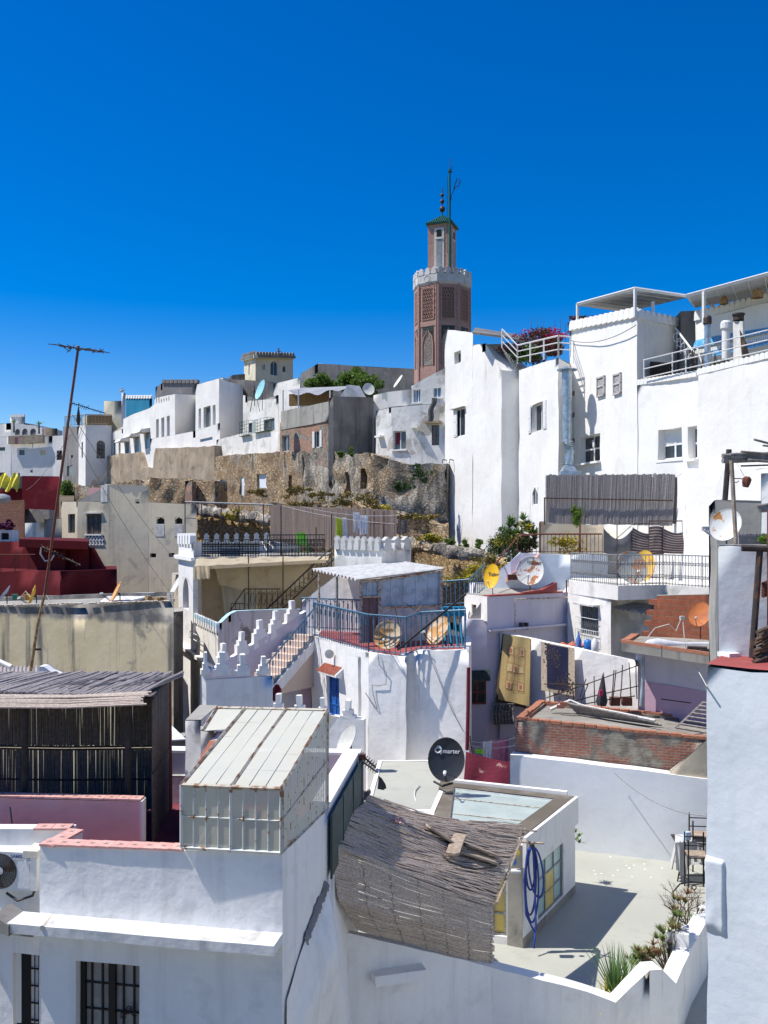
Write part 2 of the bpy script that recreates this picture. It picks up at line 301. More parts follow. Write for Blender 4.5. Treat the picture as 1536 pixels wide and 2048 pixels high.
# ------------------------------------------------------------------ mesh builder
def frame(o, x, y=None, z=Vector((0, 0, 1))):
    x = Vector(x).normalized()
    if y is None: y = z.cross(x).normalized()
    M = Matrix((( x.x, y.x, z.x, o.x), (x.y, y.y, z.y, o.y), (x.z, y.z, z.z, o.z), (0, 0, 0, 1)))
    return M
I4 = Matrix.Identity(4)
def wv(p, amp, sc=.7):
    q = Vector(p) * sc
    return Vector(p) + noise.noise_vector(q) * amp + noise.noise_vector(q * 3.1 + Vector((9, 3, 1))) * amp * .35
def origin_of(o):
    v = Vector((0, 0, 0))
    while o is not None: v += o.location; o = o.parent
    return v
class MB:
    def __init__(s): s.v = []; s.f = []; s.uv = None
    def vs(s, pts):
        i = len(s.v); s.v += [Vector(p) for p in pts]; return list(range(i, i + len(pts)))
    def poly(s, *pts): s.f.append(s.vs(pts)); return s
    def box(s, M, x0, x1, y0, y1, z0, z1):
        i = s.vs([M @ Vector((x, y, z)) for x in (x0, x1) for y in (y0, y1) for z in (z0, z1)])
        for q in ((0, 1, 3, 2), (4, 6, 7, 5), (0, 4, 5, 1), (2, 3, 7, 6), (0, 2, 6, 4), (1, 5, 7, 3)): s.f.append([i[k] for k in q])
        return s
    def prism(s, M, pts, y0, y1):
        a = s.vs([M @ Vector((x, y0, z)) for x, z in pts]); b = s.vs([M @ Vector((x, y1, z)) for x, z in pts]); n = len(pts)
        s.f.append(a); s.f.append(b[::-1])
        for k in range(n): s.f.append([a[k], b[k], b[(k + 1) % n], a[(k + 1) % n]])
        return s
    def slab(s, top, th):
        a = s.vs(top); b = s.vs([Vector(p) - Vector((0, 0, th)) for p in top]); n = len(top)
        s.f.append(a); s.f.append(b[::-1])
        for k in range(n): s.f.append([a[k], b[k], b[(k + 1) % n], a[(k + 1) % n]])
        return s
    def tube(s, pts, r, n=6, r2=None, closed=False, cap=True):
        pts = [Vector(p) for p in pts]; m = len(pts); rings = []
        up = Vector((0.12, .31, .9)).normalized()
        for k, p in enumerate(pts):
            if closed: t = pts[(k + 1) % m] - pts[k - 1]
            else: t = pts[min(k + 1, m - 1)] - pts[max(k - 1, 0)]
            if t.length < 1e-9: t = Vector((0, 0, 1))
            t.normalize(); a = t.cross(up)
            if a.length < .05: a = t.cross(Vector((1, 0, 0)))
            a.normalize(); b = t.cross(a)
            rr = r if r2 is None else r + (r2 - r) * k / max(1, m - 1)
            rings.append(s.vs([p + (a * math.cos(2 * math.pi * j / n) + b * math.sin(2 * math.pi * j / n)) * rr for j in range(n)]))
        for k in range(m if closed else m - 1):
            A = rings[k]; B = rings[(k + 1) % m]
            for j in range(n): s.f.append([A[j], A[(j + 1) % n], B[(j + 1) % n], B[j]])
        if cap and not closed: s.f.append(rings[0][::-1]); s.f.append(rings[-1])
        return s
    def lathe(s, M, prof, n=16, capt=True):
        rings = [s.vs([M @ Vector((r * math.cos(2 * math.pi * j / n), r * math.sin(2 * math.pi * j / n), z)) for j in range(n)]) for r, z in prof]
        for A, B in zip(rings, rings[1:]):
            for j in range(n): s.f.append([A[j], A[(j + 1) % n], B[(j + 1) % n], B[j]])
        if capt: s.f.append(rings[0][::-1]); s.f.append(rings[-1])
        return s
    def grid(s, fn, nu, nv):
        i = [[len(s.v) + a * (nv + 1) + b for b in range(nv + 1)] for a in range(nu + 1)]
        s.v += [Vector(fn(a / nu, b / nv)) for a in range(nu + 1) for b in range(nv + 1)]
        for a in range(nu):
            for b in range(nv): s.f.append([i[a][b], i[a + 1][b], i[a + 1][b + 1], i[a][b + 1]])
        s.uv = True
        s.nuv = (nu, nv)
        return s
    def build(s, name, mat, parent=None, wob=0, smooth=None, local=False, label=None, cat=None, group=None, kind=None, keep=False, wsc=.7, uvs=False):
        if not s.v: return None
        V = [wv(p, wob, wsc) for p in s.v] if wob else s.v
        if parent is not None: o0 = origin_of(parent) if not local else Vector((0, 0, 0))
        elif local: o0 = Vector((0, 0, 0))
        else:
            o0 = Vector(((min(p.x for p in V) + max(p.x for p in V)) / 2, (min(p.y for p in V) + max(p.y for p in V)) / 2, min(p.z for p in V)))
        me = bpy.data.meshes.new(name); me.from_pydata([p - o0 for p in V], [], s.f)
        if s.uv and uvs:
            nu, nv = s.nuv; ul = me.uv_layers.new(name='UVMap')
            for lp in me.loops:
                k = lp.vertex_index % ((nu + 1) * (nv + 1)); ul.data[lp.index].uv = ((k // (nv + 1)) / nu, (k % (nv + 1)) / nv)
        if smooth is not None or wob:
            bm = bmesh.new(); bm.from_mesh(me); bmesh.ops.remove_doubles(bm, verts=bm.verts, dist=.0005); bmesh.ops.recalc_face_normals(bm, faces=bm.faces); bm.to_mesh(me); bm.free()
            me.polygons.foreach_set('use_smooth', [True] * len(me.polygons)); me.set_sharp_from_angle(angle=R(smooth or 38))
        me.materials.append(MAT[mat] if isinstance(mat, str) else mat)
        o = bpy.data.objects.new(name, me); C.objects.link(o)
        if parent is not None: o.parent = parent
        else: o.location = o0
        tag(o, label, cat, group, kind)
        return o
def tag(o, label=None, cat=None, group=None, kind=None):
    if label: o['label'] = label
    if cat: o['category'] = cat
    if group: o['group'] = group
    if kind: o['kind'] = kind
    return o
def root(name, loc, label, cat, group=None, rot=None):
    o = bpy.data.objects.new(name, None); C.objects.link(o); o.location = loc; o.empty_display_size = .2
    if rot: o.rotation_euler = rot
    return tag(o, label, cat, group)
# ------------------------------------------------------------------ facades
class Face:
    def __init__(s, pa, da, pb, db):
        s.a = Vector((xo(pa, da), da)); s.b = Vector((xo(pb, db), db)); s.len = (s.b - s.a).length
        s.u = (s.b - s.a).normalized(); s.n = Vector((s.u.y, -s.u.x))
        if s.n.dot(-s.a) < 0: s.n = -s.n
        s.u3 = Vector((s.u.x, s.u.y, 0)); s.n3 = Vector((s.n.x, s.n.y, 0))
    def depth(s, px):
        k = (px - CX) / F
        den = s.u.x - k * s.u.y
        t = (k * s.a.y - s.a.x) / den
        return s.a.y + s.u.y * t
    def s_(s, px):
        d = s.depth(px); return (Vector((xo(px, d), d)) - s.a).dot(s.u)
    def pt(s, px, py, off=0):
        return P(px, py, s.depth(px)) + s.n3 * off
    def fr(s, px, py, off=0):       # X along the wall, Y into the wall, Z up
        return frame(s.pt(px, py, off), s.u3, -s.n3)
    def wh(s, x0, y0, x1, y1):
        a = s.pt(x0, y1); b = s.pt(x1, y1); ym = (x0 + x1) / 2
        return (b - a).length, (s.pt(ym, y0) - s.pt(ym, y1)).z
    def rect(s, x0, y0, x1, y1, off=0):   # frame at the lower left corner, width, height
        w, h = s.wh(x0, y0, x1, y1)
        o = s.pt(x0, y1, off); o.z = s.pt((x0 + x1) / 2, y1).z
        return frame(o, s.u3, -s.n3), w, h
def wallgrid(mb, f, za, zb_, zbot, holes, cell):
    cuts = [0.0, f.len]; zc = []
    H = []
    for h in holes:
        M, w, hh = f.rect(*h['r']); s0 = f.s_(h['r'][0]); z0 = M.translation.z
        H.append((s0, s0 + w, z0, z0 + hh, h.get('dep', .15))); cuts += [s0, s0 + w]; zc += [z0, z0 + hh]
    cuts = sorted(c for c in cuts if -1e-6 <= c <= f.len + 1e-6)
    ss = [cuts[0]]
    for c in cuts[1:]:
        g = c - ss[-1]
        if g < 1e-4: continue
        k = max(1, int(math.ceil(g / cell))); b0 = ss[-1]
        ss += [b0 + g * j / k for j in range(1, k + 1)]
    zt = lambda s: za + (zb_ - za) * s / f.len
    zmin = min(za, zb_)
    zz = [zbot]; lv = sorted(z for z in zc if zbot < z < zmin - .02) + [zmin - .02 if zc else zmin]
    for c in lv:
        g = c - zz[-1]
        if g < 1e-4: continue
        k = max(1, int(math.ceil(g / cell))); b0 = zz[-1]
        zz += [b0 + g * j / k for j in range(1, k + 1)]
    zz[-1] = None
    def pt(s, z, dep=0):
        if z is None: z = zt(s)
        return Vector((f.a.x + f.u.x * s - f.n.x * dep, f.a.y + f.u.y * s - f.n.y * dep, z))
    def hole(i, j):
        if i < 0 or j < 0 or i >= len(ss) - 1 or j >= len(zz) - 1: return None
        sm = (ss[i] + ss[i + 1]) / 2; z1 = zz[j + 1] if zz[j + 1] is not None else zt(sm); zm = (zz[j] + z1) / 2
        for h in H:
            if h[0] < sm < h[1] and h[2] < zm < h[3]: return h
    for i in range(len(ss) - 1):
        for j in range(len(zz) - 1):
            h = hole(i, j); s0, s1, z0, z1 = ss[i], ss[i + 1], zz[j], zz[j + 1]
            if not h: mb.poly(pt(s0, z0), pt(s1, z0), pt(s1, z1), pt(s0, z1)); continue
            D = h[4]
            if not hole(i - 1, j): mb.poly(pt(s0, z0), pt(s0, z1), pt(s0, z1, D), pt(s0, z0, D))
            if not hole(i + 1, j): mb.poly(pt(s1, z0), pt(s1, z1), pt(s1, z1, D), pt(s1, z0, D))
            if not hole(i, j - 1): mb.poly(pt(s0, z0), pt(s1, z0), pt(s1, z0, D), pt(s0, z0, D))
            if not hole(i, j + 1): mb.poly(pt(s0, z1), pt(s1, z1), pt(s1, z1, D), pt(s0, z1, D))
def archpts(w, h, kind, n=10):
    r = w / 2
    if kind == 'round': return [(r - r * math.cos(math.pi * k / n), h - r + r * math.sin(math.pi * k / n)) for k in range(n + 1)]
    if kind == 'ogee': return [(0, h * .5), (-.0, h * .62), (w * .1, h * .75), (w * .36, h * .86), (w * .5, h), (w * .64, h * .86), (w * .9, h * .75), (w, h * .62), (w, h * .5)]
    if kind == 'point': return [(0, h * .6), (w * .2, h * .8), (w * .5, h), (w * .8, h * .8), (w, h * .6)]
def spandrel(mb, M, w, h, kind, dep):
    a = archpts(w, h, kind)
    for (x0, z0), (x1, z1) in zip(a, a[1:]):
        mb.prism(M, [(x0, z0), (x1, z1), (x1, h + .01), (x0, h + .01)], .004, dep)
def window(rt, f, r, fm='white_paint', pm='glass_dark', nx=2, nz=1, bar=.05, dep=.15, arch=None, sill=None, shut=None, grille=None, hood=None, nobars=False, wm='white', shm='white_paint', curt=None, name='window', label=None, frame_w=None, sides=(1, 1)):
    M, w, h = f.rect(*r)
    mb = MB(); b = bar; fw = frame_w or bar; D = dep
    if arch:
        m2 = MB(); spandrel(m2, M, w, h, arch, D); m2.build('arch', wm, rt)
    if not nobars:
        mb.box(M, 0, fw, D - .07, D - .01, 0, h); mb.box(M, w - fw, w, D - .07, D - .01, 0, h)
        mb.box(M, fw, w - fw, D - .07, D - .01, 0, fw); mb.box(M, fw, w - fw, D - .07, D - .01, h - fw, h)
        for k in range(1, nx): mb.box(M, w * k / nx - b / 2, w * k / nx + b / 2, D - .06, D - .012, fw, h - fw)
        for k in range(1, nz): mb.box(M, fw, w - fw, D - .055, D - .014, h * k / nz - b / 2, h * k / nz + b / 2)
        o = mb.build(name, fm, rt, label=label)
    else:
        mb.box(M, 0, w, D - .02, D + .02, 0, h); o = mb.build(name, pm, rt, label=label)
    if not nobars: p = MB().box(M, 0, w, D - .03, D + .03, 0, h).build('pane', pm, o)
    if curt: MB().box(M, w * curt[0], w * curt[1], D - .045, D - .035, h * curt[2], h * curt[3]).build('curtain', curt[4], o)
    if sill: MB().box(M, -.08, w + .08, -sill, .0, -.09, -.0).build('sill', 'white_trim', o)
    if hood: MB().box(M, -.1, w + .1, -hood, .0, h + .03, h + .09).build('hood', 'white_dirty', o)
    if shut:
        for k, sd in enumerate((-1, 1)):
            if not sides[k]: continue
            q = MB(); x0, x1 = (-shut, -.01) if sd < 0 else (w + .01, w + shut)
            q.box(M, x0, x1, -.05, -.012, 0, h)
            for zz in (.06, .54):
                q.box(M, x0 + .06, x1 - .06, -.062, -.05, h * zz, h * (zz + .4))
            q.build('shutter', shm, o)
    if grille:
        q = MB(); n = max(2, int(w / grille[0])); m_ = max(1, int(h / grille[1])); off = grille[2] if len(grille) > 2 else .0
        for k in range(n + 1): x = w * k / n; q.tube([M @ Vector((x, -off, 0)), M @ Vector((x, -off, h))], .012, 4)
        for k in range(m_ + 1): z = h * k / m_; q.tube([M @ Vector((0, -off, z)), M @ Vector((w, -off, z))], .012, 4)
        q.build('grille', grille[3] if len(grille) > 3 else 'dark_iron', o)
    return o
def inset(pts, t):
    n = len(pts); A = sum(pts[i].x * pts[(i + 1) % n].y - pts[(i + 1) % n].x * pts[i].y for i in range(n)); sg = 1 if A > 0 else -1
    out = []
    for i in range(n):
        p0, p1, p2 = pts[i - 1], pts[i], pts[(i + 1) % n]
        e1 = (p1 - p0).normalized(); e2 = (p2 - p1).normalized()
        n1 = Vector((-e1.y, e1.x)) * sg; n2 = Vector((-e2.y, e2.x)) * sg
        b = n1 + n2
        if b.length < .3: out.append(p1 + n1 * t); continue
        b.normalize(); out.append(p1 + b * min(t / max(.35, b.dot(n1)), t * 2.5))
    return out
class House: pass
def house(name, label, cat, pts, zb, mat, depth=6.0, back=None, win=(), par=0, thk=.22, roof='floor_grey', cap=None, cell=1.0, wob=.02, group=None, wsc=.7, sharp=38):
    """a solid building: front polyline (px, row of the top, distance), closed behind"""
    h = House(); p0 = P(*pts[0]); h.root = root(name, (p0.x, p0.y, zb), label, cat, group); h.zb = zb
    h.faces = [Face(a[0], a[2], b[0], b[2]) for a, b in zip(pts, pts[1:])]
    mb = MB()
    for i, f in enumerate(h.faces):
        hl = [w for w in win if w.get('seg', 0) == i and not w.get('flat')]
        wallgrid(mb, f, P(*pts[i]).z, P(*pts[i + 1]).z, zb, hl, cell)
    if back is None: back = [(pts[-1][0], pts[-1][1] , pts[-1][2] + depth, 1), (pts[0][0], pts[0][1], pts[0][2] + depth, 1)]
    foot = [P(*p) for p in pts]
    nf = len(foot)
    for b in back:
        if len(b) == 4: q = P(b[0], 0, b[2]); q.z = P(*(pts[-1] if b is back[0] else pts[0])).z
        elif len(b) == 3: q = P(*b)
        foot.append(q)
    n = len(foot)
    for i in range(nf - 1, n):
        a, b = foot[i], foot[(i + 1) % n]; k = max(1, int((b - a).length / (cell * 2)))
        for j in range(k):
            p, q = a.lerp(b, j / k), a.lerp(b, (j + 1) / k)
            mb.poly(Vector((p.x, p.y, zb)), Vector((q.x, q.y, zb)), q, p)
    f2 = [Vector((p.x, p.y)) for p in foot]; h.foot = foot
    cm = MB()
    if par > 0:
        ins = inset(f2, thk); zr = min(p.z for p in foot) - par; rz = [p.z - par for p in foot]
        tgt = cm if cap else mb
        for i in range(n):
            j = (i + 1) % n; k = max(1, int((foot[j] - foot[i]).length / cell))
            for q in range(k):
                t0, t1 = q / k, (q + 1) / k
                a, b = foot[i].lerp(foot[j], t0), foot[i].lerp(foot[j], t1)
                ia, ib = ins[i].lerp(ins[j], t0), ins[i].lerp(ins[j], t1)
                A, B = Vector((ia.x, ia.y, a.z)), Vector((ib.x, ib.y, b.z))
                up = Vector((0, 0, .0 if not cap else .02))
                tgt.poly(a + up, b + up, B + up, A + up)
                if cap: tgt.poly(a, b, b + up, a + up)
                mb.poly(A, B, Vector((B.x, B.y, b.z - par)), Vector((A.x, A.y, a.z - par)))
        if cap: cm.build('coping', cap, h.root)
        rp = [Vector((p.x, p.y, z_)) for p, z_ in zip(ins, rz)]; h.zr = zr
    else: rp = foot; h.zr = min(p.z for p in foot)
    h.wall = mb.build('wall', mat, h.root, wob=wob, wsc=wsc, smooth=sharp)
    rm = MB(); tri = geometry.tessellate_polygon([[Vector((p.x, p.y, 0)) for p in rp]])
    rm.v = [Vector(p) + Vector((0, 0, .012)) for p in rp]; rm.f = [list(t) for t in tri]
    rm.build('roof', roof, h.root)
    for w in win:
        k = {a: b for a, b in w.items() if a not in ('seg', 'r', 'flat', 'open')}
        if w.get('open'): continue
        k.setdefault('wm', mat)
        if w.get('flat'): k['dep'] = .02
        window(h.root, h.faces[w.get('seg', 0)], w['r'], **k)
    return h
def strip(name, label, cat, pts, zb, thick, mat, cell=.6, wob=.02, holes=(), parent=None, cap=None, group=None, kind=None, wsc=.7, sharp=38):
    """a free-standing wall with real thickness along a polyline of (px, row, distance)"""
    fs = [Face(a[0], a[2], b[0], b[2]) for a, b in zip(pts, pts[1:])]
    mb = MB(); cm = MB(); W3 = [P(*p) for p in pts]; nb = []
    for i in range(len(pts)):
        ns = [f.n3 for f in fs[max(0, i - 1):i + 1]]; nn = sum(ns, Vector()); nn.normalize(); nb.append(W3[i] - nn * thick)
    for i, f in enumerate(fs):
        wallgrid(mb, f, W3[i].z, W3[i + 1].z, zb, [h for h in holes if h.get('seg', 0) == i], cell)
        k = max(1, int(f.len / cell)); t = cm if cap else mb
        for q in range(k):
            a, b = W3[i].lerp(W3[i + 1], q / k), W3[i].lerp(W3[i + 1], (q + 1) / k); A, B = nb[i].lerp(nb[i + 1], q / k), nb[i].lerp(nb[i + 1], (q + 1) / k)
            t.poly(a, b, B, A); mb.poly(A, B, Vector((B.x, B.y, zb)), Vector((A.x, A.y, zb)))
    for a, A in ((W3[0], nb[0]), (W3[-1], nb[-1])): mb.poly(a, A, Vector((A.x, A.y, zb)), Vector((a.x, a.y, zb)))
    if parent is None and cap:
        rt = root(name, (W3[0].x, W3[0].y, zb), label, cat, group); mb.build('wall', mat, rt, wob=wob, wsc=wsc, smooth=sharp); cm.build('coping', cap, rt, wob=wob, wsc=wsc)
        return rt, fs
    return mb.build(name, mat, parent, wob=wob, label=label, cat=cat, group=group, kind=kind, wsc=wsc, smooth=sharp), fs
# ------------------------------------------------------------------ trims
MERL = {
 'scallop': lambda w, h: [(0, 0), (0, h * .45)] + [(w / 2 - w / 2 * math.cos(math.pi * k / 6), h * .45 + h * .55 * math.sin(math.pi * k / 6)) for k in range(1, 6)] + [(w, h * .45), (w, 0)],
 'square': lambda w, h: [(w * .18, 0), (w * .18, h * .75), (w * .3, h), (w * .7, h), (w * .82, h * .75), (w * .82, 0)],
 'step': lambda w, h: [(0, 0), (0, h * .24), (w * .17, h * .24), (w * .17, h * .5), (w * .34, h * .5), (w * .34, h), (w * .66, h), (w * .66, h * .5), (w * .83, h * .5), (w * .83, h * .24), (w, h * .24), (w, 0)],
 'point': lambda w, h: [(w * .1, 0), (w * .1, h * .3), (w * .22, h * .55), (w * .12, h * .72), (w * .5, h), (w * .88, h * .72), (w * .78, h * .55), (w * .9, h * .3), (w * .9, 0)],
}
def merlons(rt, a, b, n, h, t, style, mat, gap=.12, each=False, name='battlement', jit=0):
    a = Vector(a); b = Vector(b); mb = MB(); L_ = (b - a); fl = Vector((L_.x, L_.y, 0)); w = fl.length / n
    M0 = frame(a, fl.normalized())
    for k in range(n):
        o = a.lerp(b, k / n); M = frame(o, (fl.normalized())); ww = w * (1 - gap)
        m = MB() if each else mb
        pts = [(x + w * gap / 2 + rnd.uniform(-jit, jit), z + rnd.uniform(-jit, jit) if z > 0 else -.05) for x, z in MERL[style](ww, h)]
        m.prism(M, pts, -t / 2, t / 2)
        if each: m.build('merlon', mat, rt, wob=.02, wsc=3)
    if not each: mb.build(name, mat, rt, wob=.012, wsc=3.5)
def railing(rt, pts, h, mat, sp=.12, style='bars', r=.014, name='railing', low=.06, posts=1.6):
    """pts: foot points in space; h: rail height"""
    mb = MB(); up = Vector((0, 0, 1)); pts = [Vector(p) for p in pts]
    mb.tube([p + up * h for p in pts], r * 1.9, 5)
    if style != 'pipes': mb.tube([p + up * low for p in pts], r * 1.2, 4)
    for a, b in zip(pts, pts[1:]):
        Ln = (b - a).length; n = max(1, int(Ln / sp)); d = (b - a) / n
        if style == 'pipes':
            for q in (.36, .68): mb.tube([a + up * h * q, b + up * h * q], r * 1.4, 5)
            n = max(1, int(round(Ln / posts)))
            for k in range(n + 1): p = a.lerp(b, k / n); mb.tube([p, p + up * h], r * 1.9, 5)
            continue
        for k in range(n + 1):
            p = a + d * k
            mb.tube([p, p + up * h], r if k % 12 else r * 1.8, 4)
            if k == n: break
            if style == 'arches':
                c = p + d * .5
                if k % 2 == 0:
                    mb.tube([p + d * (0.5 - .5 * math.cos(math.pi * q / 6)) * 2 + up * (h * .86 + h * .13 * math.sin(math.pi * q / 6)) for q in range(7)], r * .8, 4)
                if k % 2: mb.tube([p + up * h * .70, p + up * h * .86], r * 2.1, 5)
            if style == 'scroll':
                c = p + d * .5; dd = d.normalized(); w = d.length * .42
                for z0, sg in ((.30, 1), (.72, -1)):
                    for sx in (-1, 1):
                        mb.tube([c + dd * sx * (w * .5 + w * .48 * math.cos(a2)) + up * (h * z0 + sg * w * .9 * math.sin(a2)) for a2 in [R(x) for x in (-160, -100, -40, 20, 80, 140, 200)]], r * 1.0, 4)
                mb.tube([c + up * h * .36, c + up * h * .66], r * .7, 4)
    return mb.build(name, mat, rt)
def wire(name, label, a, b, sag, r, mat, n=14, cat='cable', parent=None, group=None):
    a = Vector(a); b = Vector(b)
    return MB().tube([a.lerp(b, k / n) - Vector((0, 0, sag * 4 * (k / n) * (1 - k / n))) for k in range(n + 1)], r, 5).build(name, mat, parent, label=label, cat=cat, group=group)
# ------------------------------------------------------------------ satellite dishes
def text_mesh(s, size, mat, parent, M, name='lettering', bend=None, ext=.002):
    cu = bpy.data.curves.new(name, 'FONT'); cu.body = s; cu.size = size; cu.extrude = ext; cu.align_x = 'CENTER'; cu.align_y = 'CENTER'; cu.resolution_u = 3; cu.offset = size * .012
    to = bpy.data.objects.new('tmp', cu); C.objects.link(to); bpy.context.view_layer.update()
    me = bpy.data.meshes.new_from_object(to.evaluated_get(bpy.context.evaluated_depsgraph_get())); bpy.data.objects.remove(to); bpy.data.curves.remove(cu)
    me.transform(M)
    if bend:
        for v in me.vertices: v.co.y = bend(v.co.x, v.co.z) + (v.co.y - M.translation.y)
    me.name = name; me.materials.clear(); me.materials.append(MAT[mat])
    o = bpy.data.objects.new(name, me); C.objects.link(o); o.parent = parent
    return o
def dish(px, py, d, w, h, yaw, pitch, mat, label, mast=.8, back='dark_iron', txt=None, arm=True, roll=0, tmat='lettering_dark', rim=None, group='satellite dishes on the roofs', mastdir=None):
    """w,h true size in metres; yaw turns the bowl left(-)/right(+), pitch tilts it up; local -Y is the pointing direction"""
    o = root('satellite_dish', P(px, py, d), label, 'satellite dish', group)
    R3 = Matrix.Rotation(R(yaw), 4, 'Z') @ Matrix.Rotation(R(-pitch), 4, 'X') @ Matrix.Rotation(R(roll), 4, 'Y')
    a, b = w / 2, h / 2; dp = w * .10
    surf = lambda x, z: -dp * ((x / a) ** 2 + (z / b) ** 2)
    mb = MB(); n = 32; rs = (0, .3, .55, .78, .93, 1.0); rings = []
    for r in rs:
        rings.append(mb.vs([(a * r * math.cos(2 * math.pi * k / n), -dp * r * r, b * r * math.sin(2 * math.pi * k / n)) for k in range(n)]))
    for r in reversed(rs):
        rings.append(mb.vs([(a * r * 1.01 * math.cos(2 * math.pi * k / n), -dp * r * r + .012, b * r * 1.01 * math.sin(2 * math.pi * k / n)) for k in range(n)]))
    for A, B in zip(rings, rings[1:]):
        for k in range(n): mb.f.append([A[k], A[(k + 1) % n], B[(k + 1) % n], B[k]])
    mb.v = [R3 @ v for v in mb.v]
    ref = mb.build('reflector', mat, o, local=True, smooth=50)
    MB().tube([R3 @ Vector((a * 1.005 * math.cos(2 * math.pi * k / n), -dp, b * 1.005 * math.sin(2 * math.pi * k / n))) for k in range(n)], w * .012, 5, closed=True).build('rim', rim or mat, o, local=True)
    if arm:
        q = MB(); e = R3 @ Vector((0, -w * .62, -b * .62)); s0 = R3 @ Vector((0, .0, -b * .98))
        q.tube([s0, e], w * .018, 5)
        q.tube([R3 @ Vector((-a * .6, -dp, -b * .8)), e], w * .008, 4); q.tube([R3 @ Vector((a * .6, -dp, -b * .8)), e], w * .008, 4)
        q.build('arm', back, o, local=True)
        q = MB(); dr = (R3 @ Vector((0, 0, 0)) - e).normalized(); q.tube([e - dr * w * .06, e + dr * w * .02, e + dr * w * .08], w * .035, 8, w * .05); q.build('receiver', 'plastic_white', o, local=True)
    q = MB(); bp = R3 @ Vector((0, w * .12, 0)); q.tube([R3 @ Vector((0, .01, 0)), bp], w * .05, 6); q.tube([R3 @ Vector((-a * .3, .0, 0)), bp, R3 @ Vector((a * .3, .0, 0))], w * .02, 4); q.build('bracket', back, o, local=True)
    md = Vector(mastdir) if mastdir else Vector((0, 0, -1))
    MB().tube([bp, bp + md * mast], w * .026, 6).build('mast', back, o, local=True)
    if txt:
        for (s, sz, x, z, tm) in txt:
            M = R3.to_4x4(); t = text_mesh(s, sz, tm or tmat, ref, Matrix.Translation((x, surf(x, z) - .02, z)) @ Matrix.Rotation(R(90), 4, 'X'), bend=lambda X, Z: surf(X, Z) - .02)
            t.data.transform(M)
    return o, R3, ref
# ------------------------------------------------------------------ plants
def leaves(mb, c, rad, n, sz, flat=.35, shell=.45, clump=7):
    c = Vector(c)
    cl = [c + Vector((rnd.gauss(0, .45) * rad[0], rnd.gauss(0, .45) * rad[1], rnd.gauss(0, .42) * rad[2])) for _ in range(clump)]
    for _ in range(n):
        k = rnd.choice(cl); rr = rnd.uniform(.2, 1) ** .6 * .42
        v = Vector((rnd.gauss(0, 1), rnd.gauss(0, 1), rnd.gauss(0, 1))).normalized()
        p = k + Vector((v.x * rad[0], v.y * rad[1], v.z * rad[2])) * rr
        a = Vector((rnd.gauss(0, 1), rnd.gauss(0, 1), rnd.gauss(0, .6))).normalized(); b = a.cross(Vector((rnd.gauss(0, 1), rnd.gauss(0, 1), rnd.gauss(0, 1)))).normalized()
        s = sz * rnd.uniform(.6, 1.3); s2 = s * rnd.uniform(.35, .6)
        mb.poly(p - a * s, p + b * s2, p + a * s, p - b * s2)
def blades(mb, c, n, ln, w, spread=1.0, droop=.5, up=1.0, seg=5):
    c = Vector(c)
    for k in range(n):
        an = rnd.uniform(0, 2 * math.pi); sp = rnd.uniform(.15, 1) * spread
        h = Vector((math.cos(an), math.sin(an), 0)); l = ln * rnd.uniform(.65, 1.1)
        side = Vector((-h.y, h.x, 0)) * w / 2; prev = None
        for q in range(seg + 1):
            t = q / seg; p = c + h * sp * l * t + Vector((0, 0, up)) * l * (t - droop * sp * t * t); ww = (1 - t) ** .7
            cur = (p - side * ww, p + side * ww)
            if prev: mb.poly(prev[0], prev[1], cur[1], cur[0])
            prev = cur
# ------------------------------------------------------------------ reeds
def canes(mb, fa, fb, n, r, jit=.0, seg=4, sag=0, sides=4, ext=(0, 0)):
    """n canes between curve fa(t) and curve fb(t)"""
    for k in range(n):
        t = (k + .5 + rnd.uniform(-.3, .3)) / n
        a, b = Vector(fa(t)), Vector(fb(t)); d = b - a
        a -= d * rnd.uniform(0, ext[0]); b += d * rnd.uniform(0, ext[1])
        a += noise.noise_vector(a * 5) * jit; b += noise.noise_vector(b * 5) * jit
        rr = r * rnd.uniform(.7, 1.25)
        if seg <= 1: mb.tube([a, b], rr, sides, cap=False)
        else: mb.tube([a.lerp(b, q / seg) + noise.noise_vector(a.lerp(b, q / seg) * 2.2 + Vector((k * .37, 0, 0))) * jit * .6 for q in range(seg + 1)], rr, sides, cap=False)
# ================================================================== SETTING
prof_t = [(-60, 0), (37, 0), (40, 3), (44, 6), (50, 9.2), (56, 11.3), (62, 13), (84, 17), (110, 20), (150, 22), (400, 17), (1500, 4), (3000, 2)]
def ter(y):
    for (a, za), (b, zb2) in zip(prof_t, prof_t[1:]):
        if y <= b: return za + (zb2 - za) * (y - a) / (b - a)
    return 0
ys = [-60, 0, 30, 37, 38.5, 40, 42, 44, 47, 50, 53, 56, 59, 62, 70, 84, 97, 110, 130, 150, 220, 400, 800, 1500, 3000]
g = MB(); nx = 40
for y in ys:
    for i in range(nx + 1): x = (i / nx - .5) * 2 * (60 + abs(y) * 1.2); g.v.append(Vector((x, y, ter(y) + (noise.noise(Vector((x, y, 0)) * .12) * .5 if y > 36 else 0))))
for a in range(len(ys) - 1):
    for b in range(nx): k = a * (nx + 1) + b; g.f.append([k, k + 1, k + nx + 2, k + nx + 1])
g.build('ground', 'earth', kind='structure', smooth=60)
CF = CH - 9.8
MB().poly((-4, 16.4, CF), (16, 12, CF), (16, 30, CF), (-4, 30, CF)).build('courtyard_floor', 'floor_green', kind='structure')
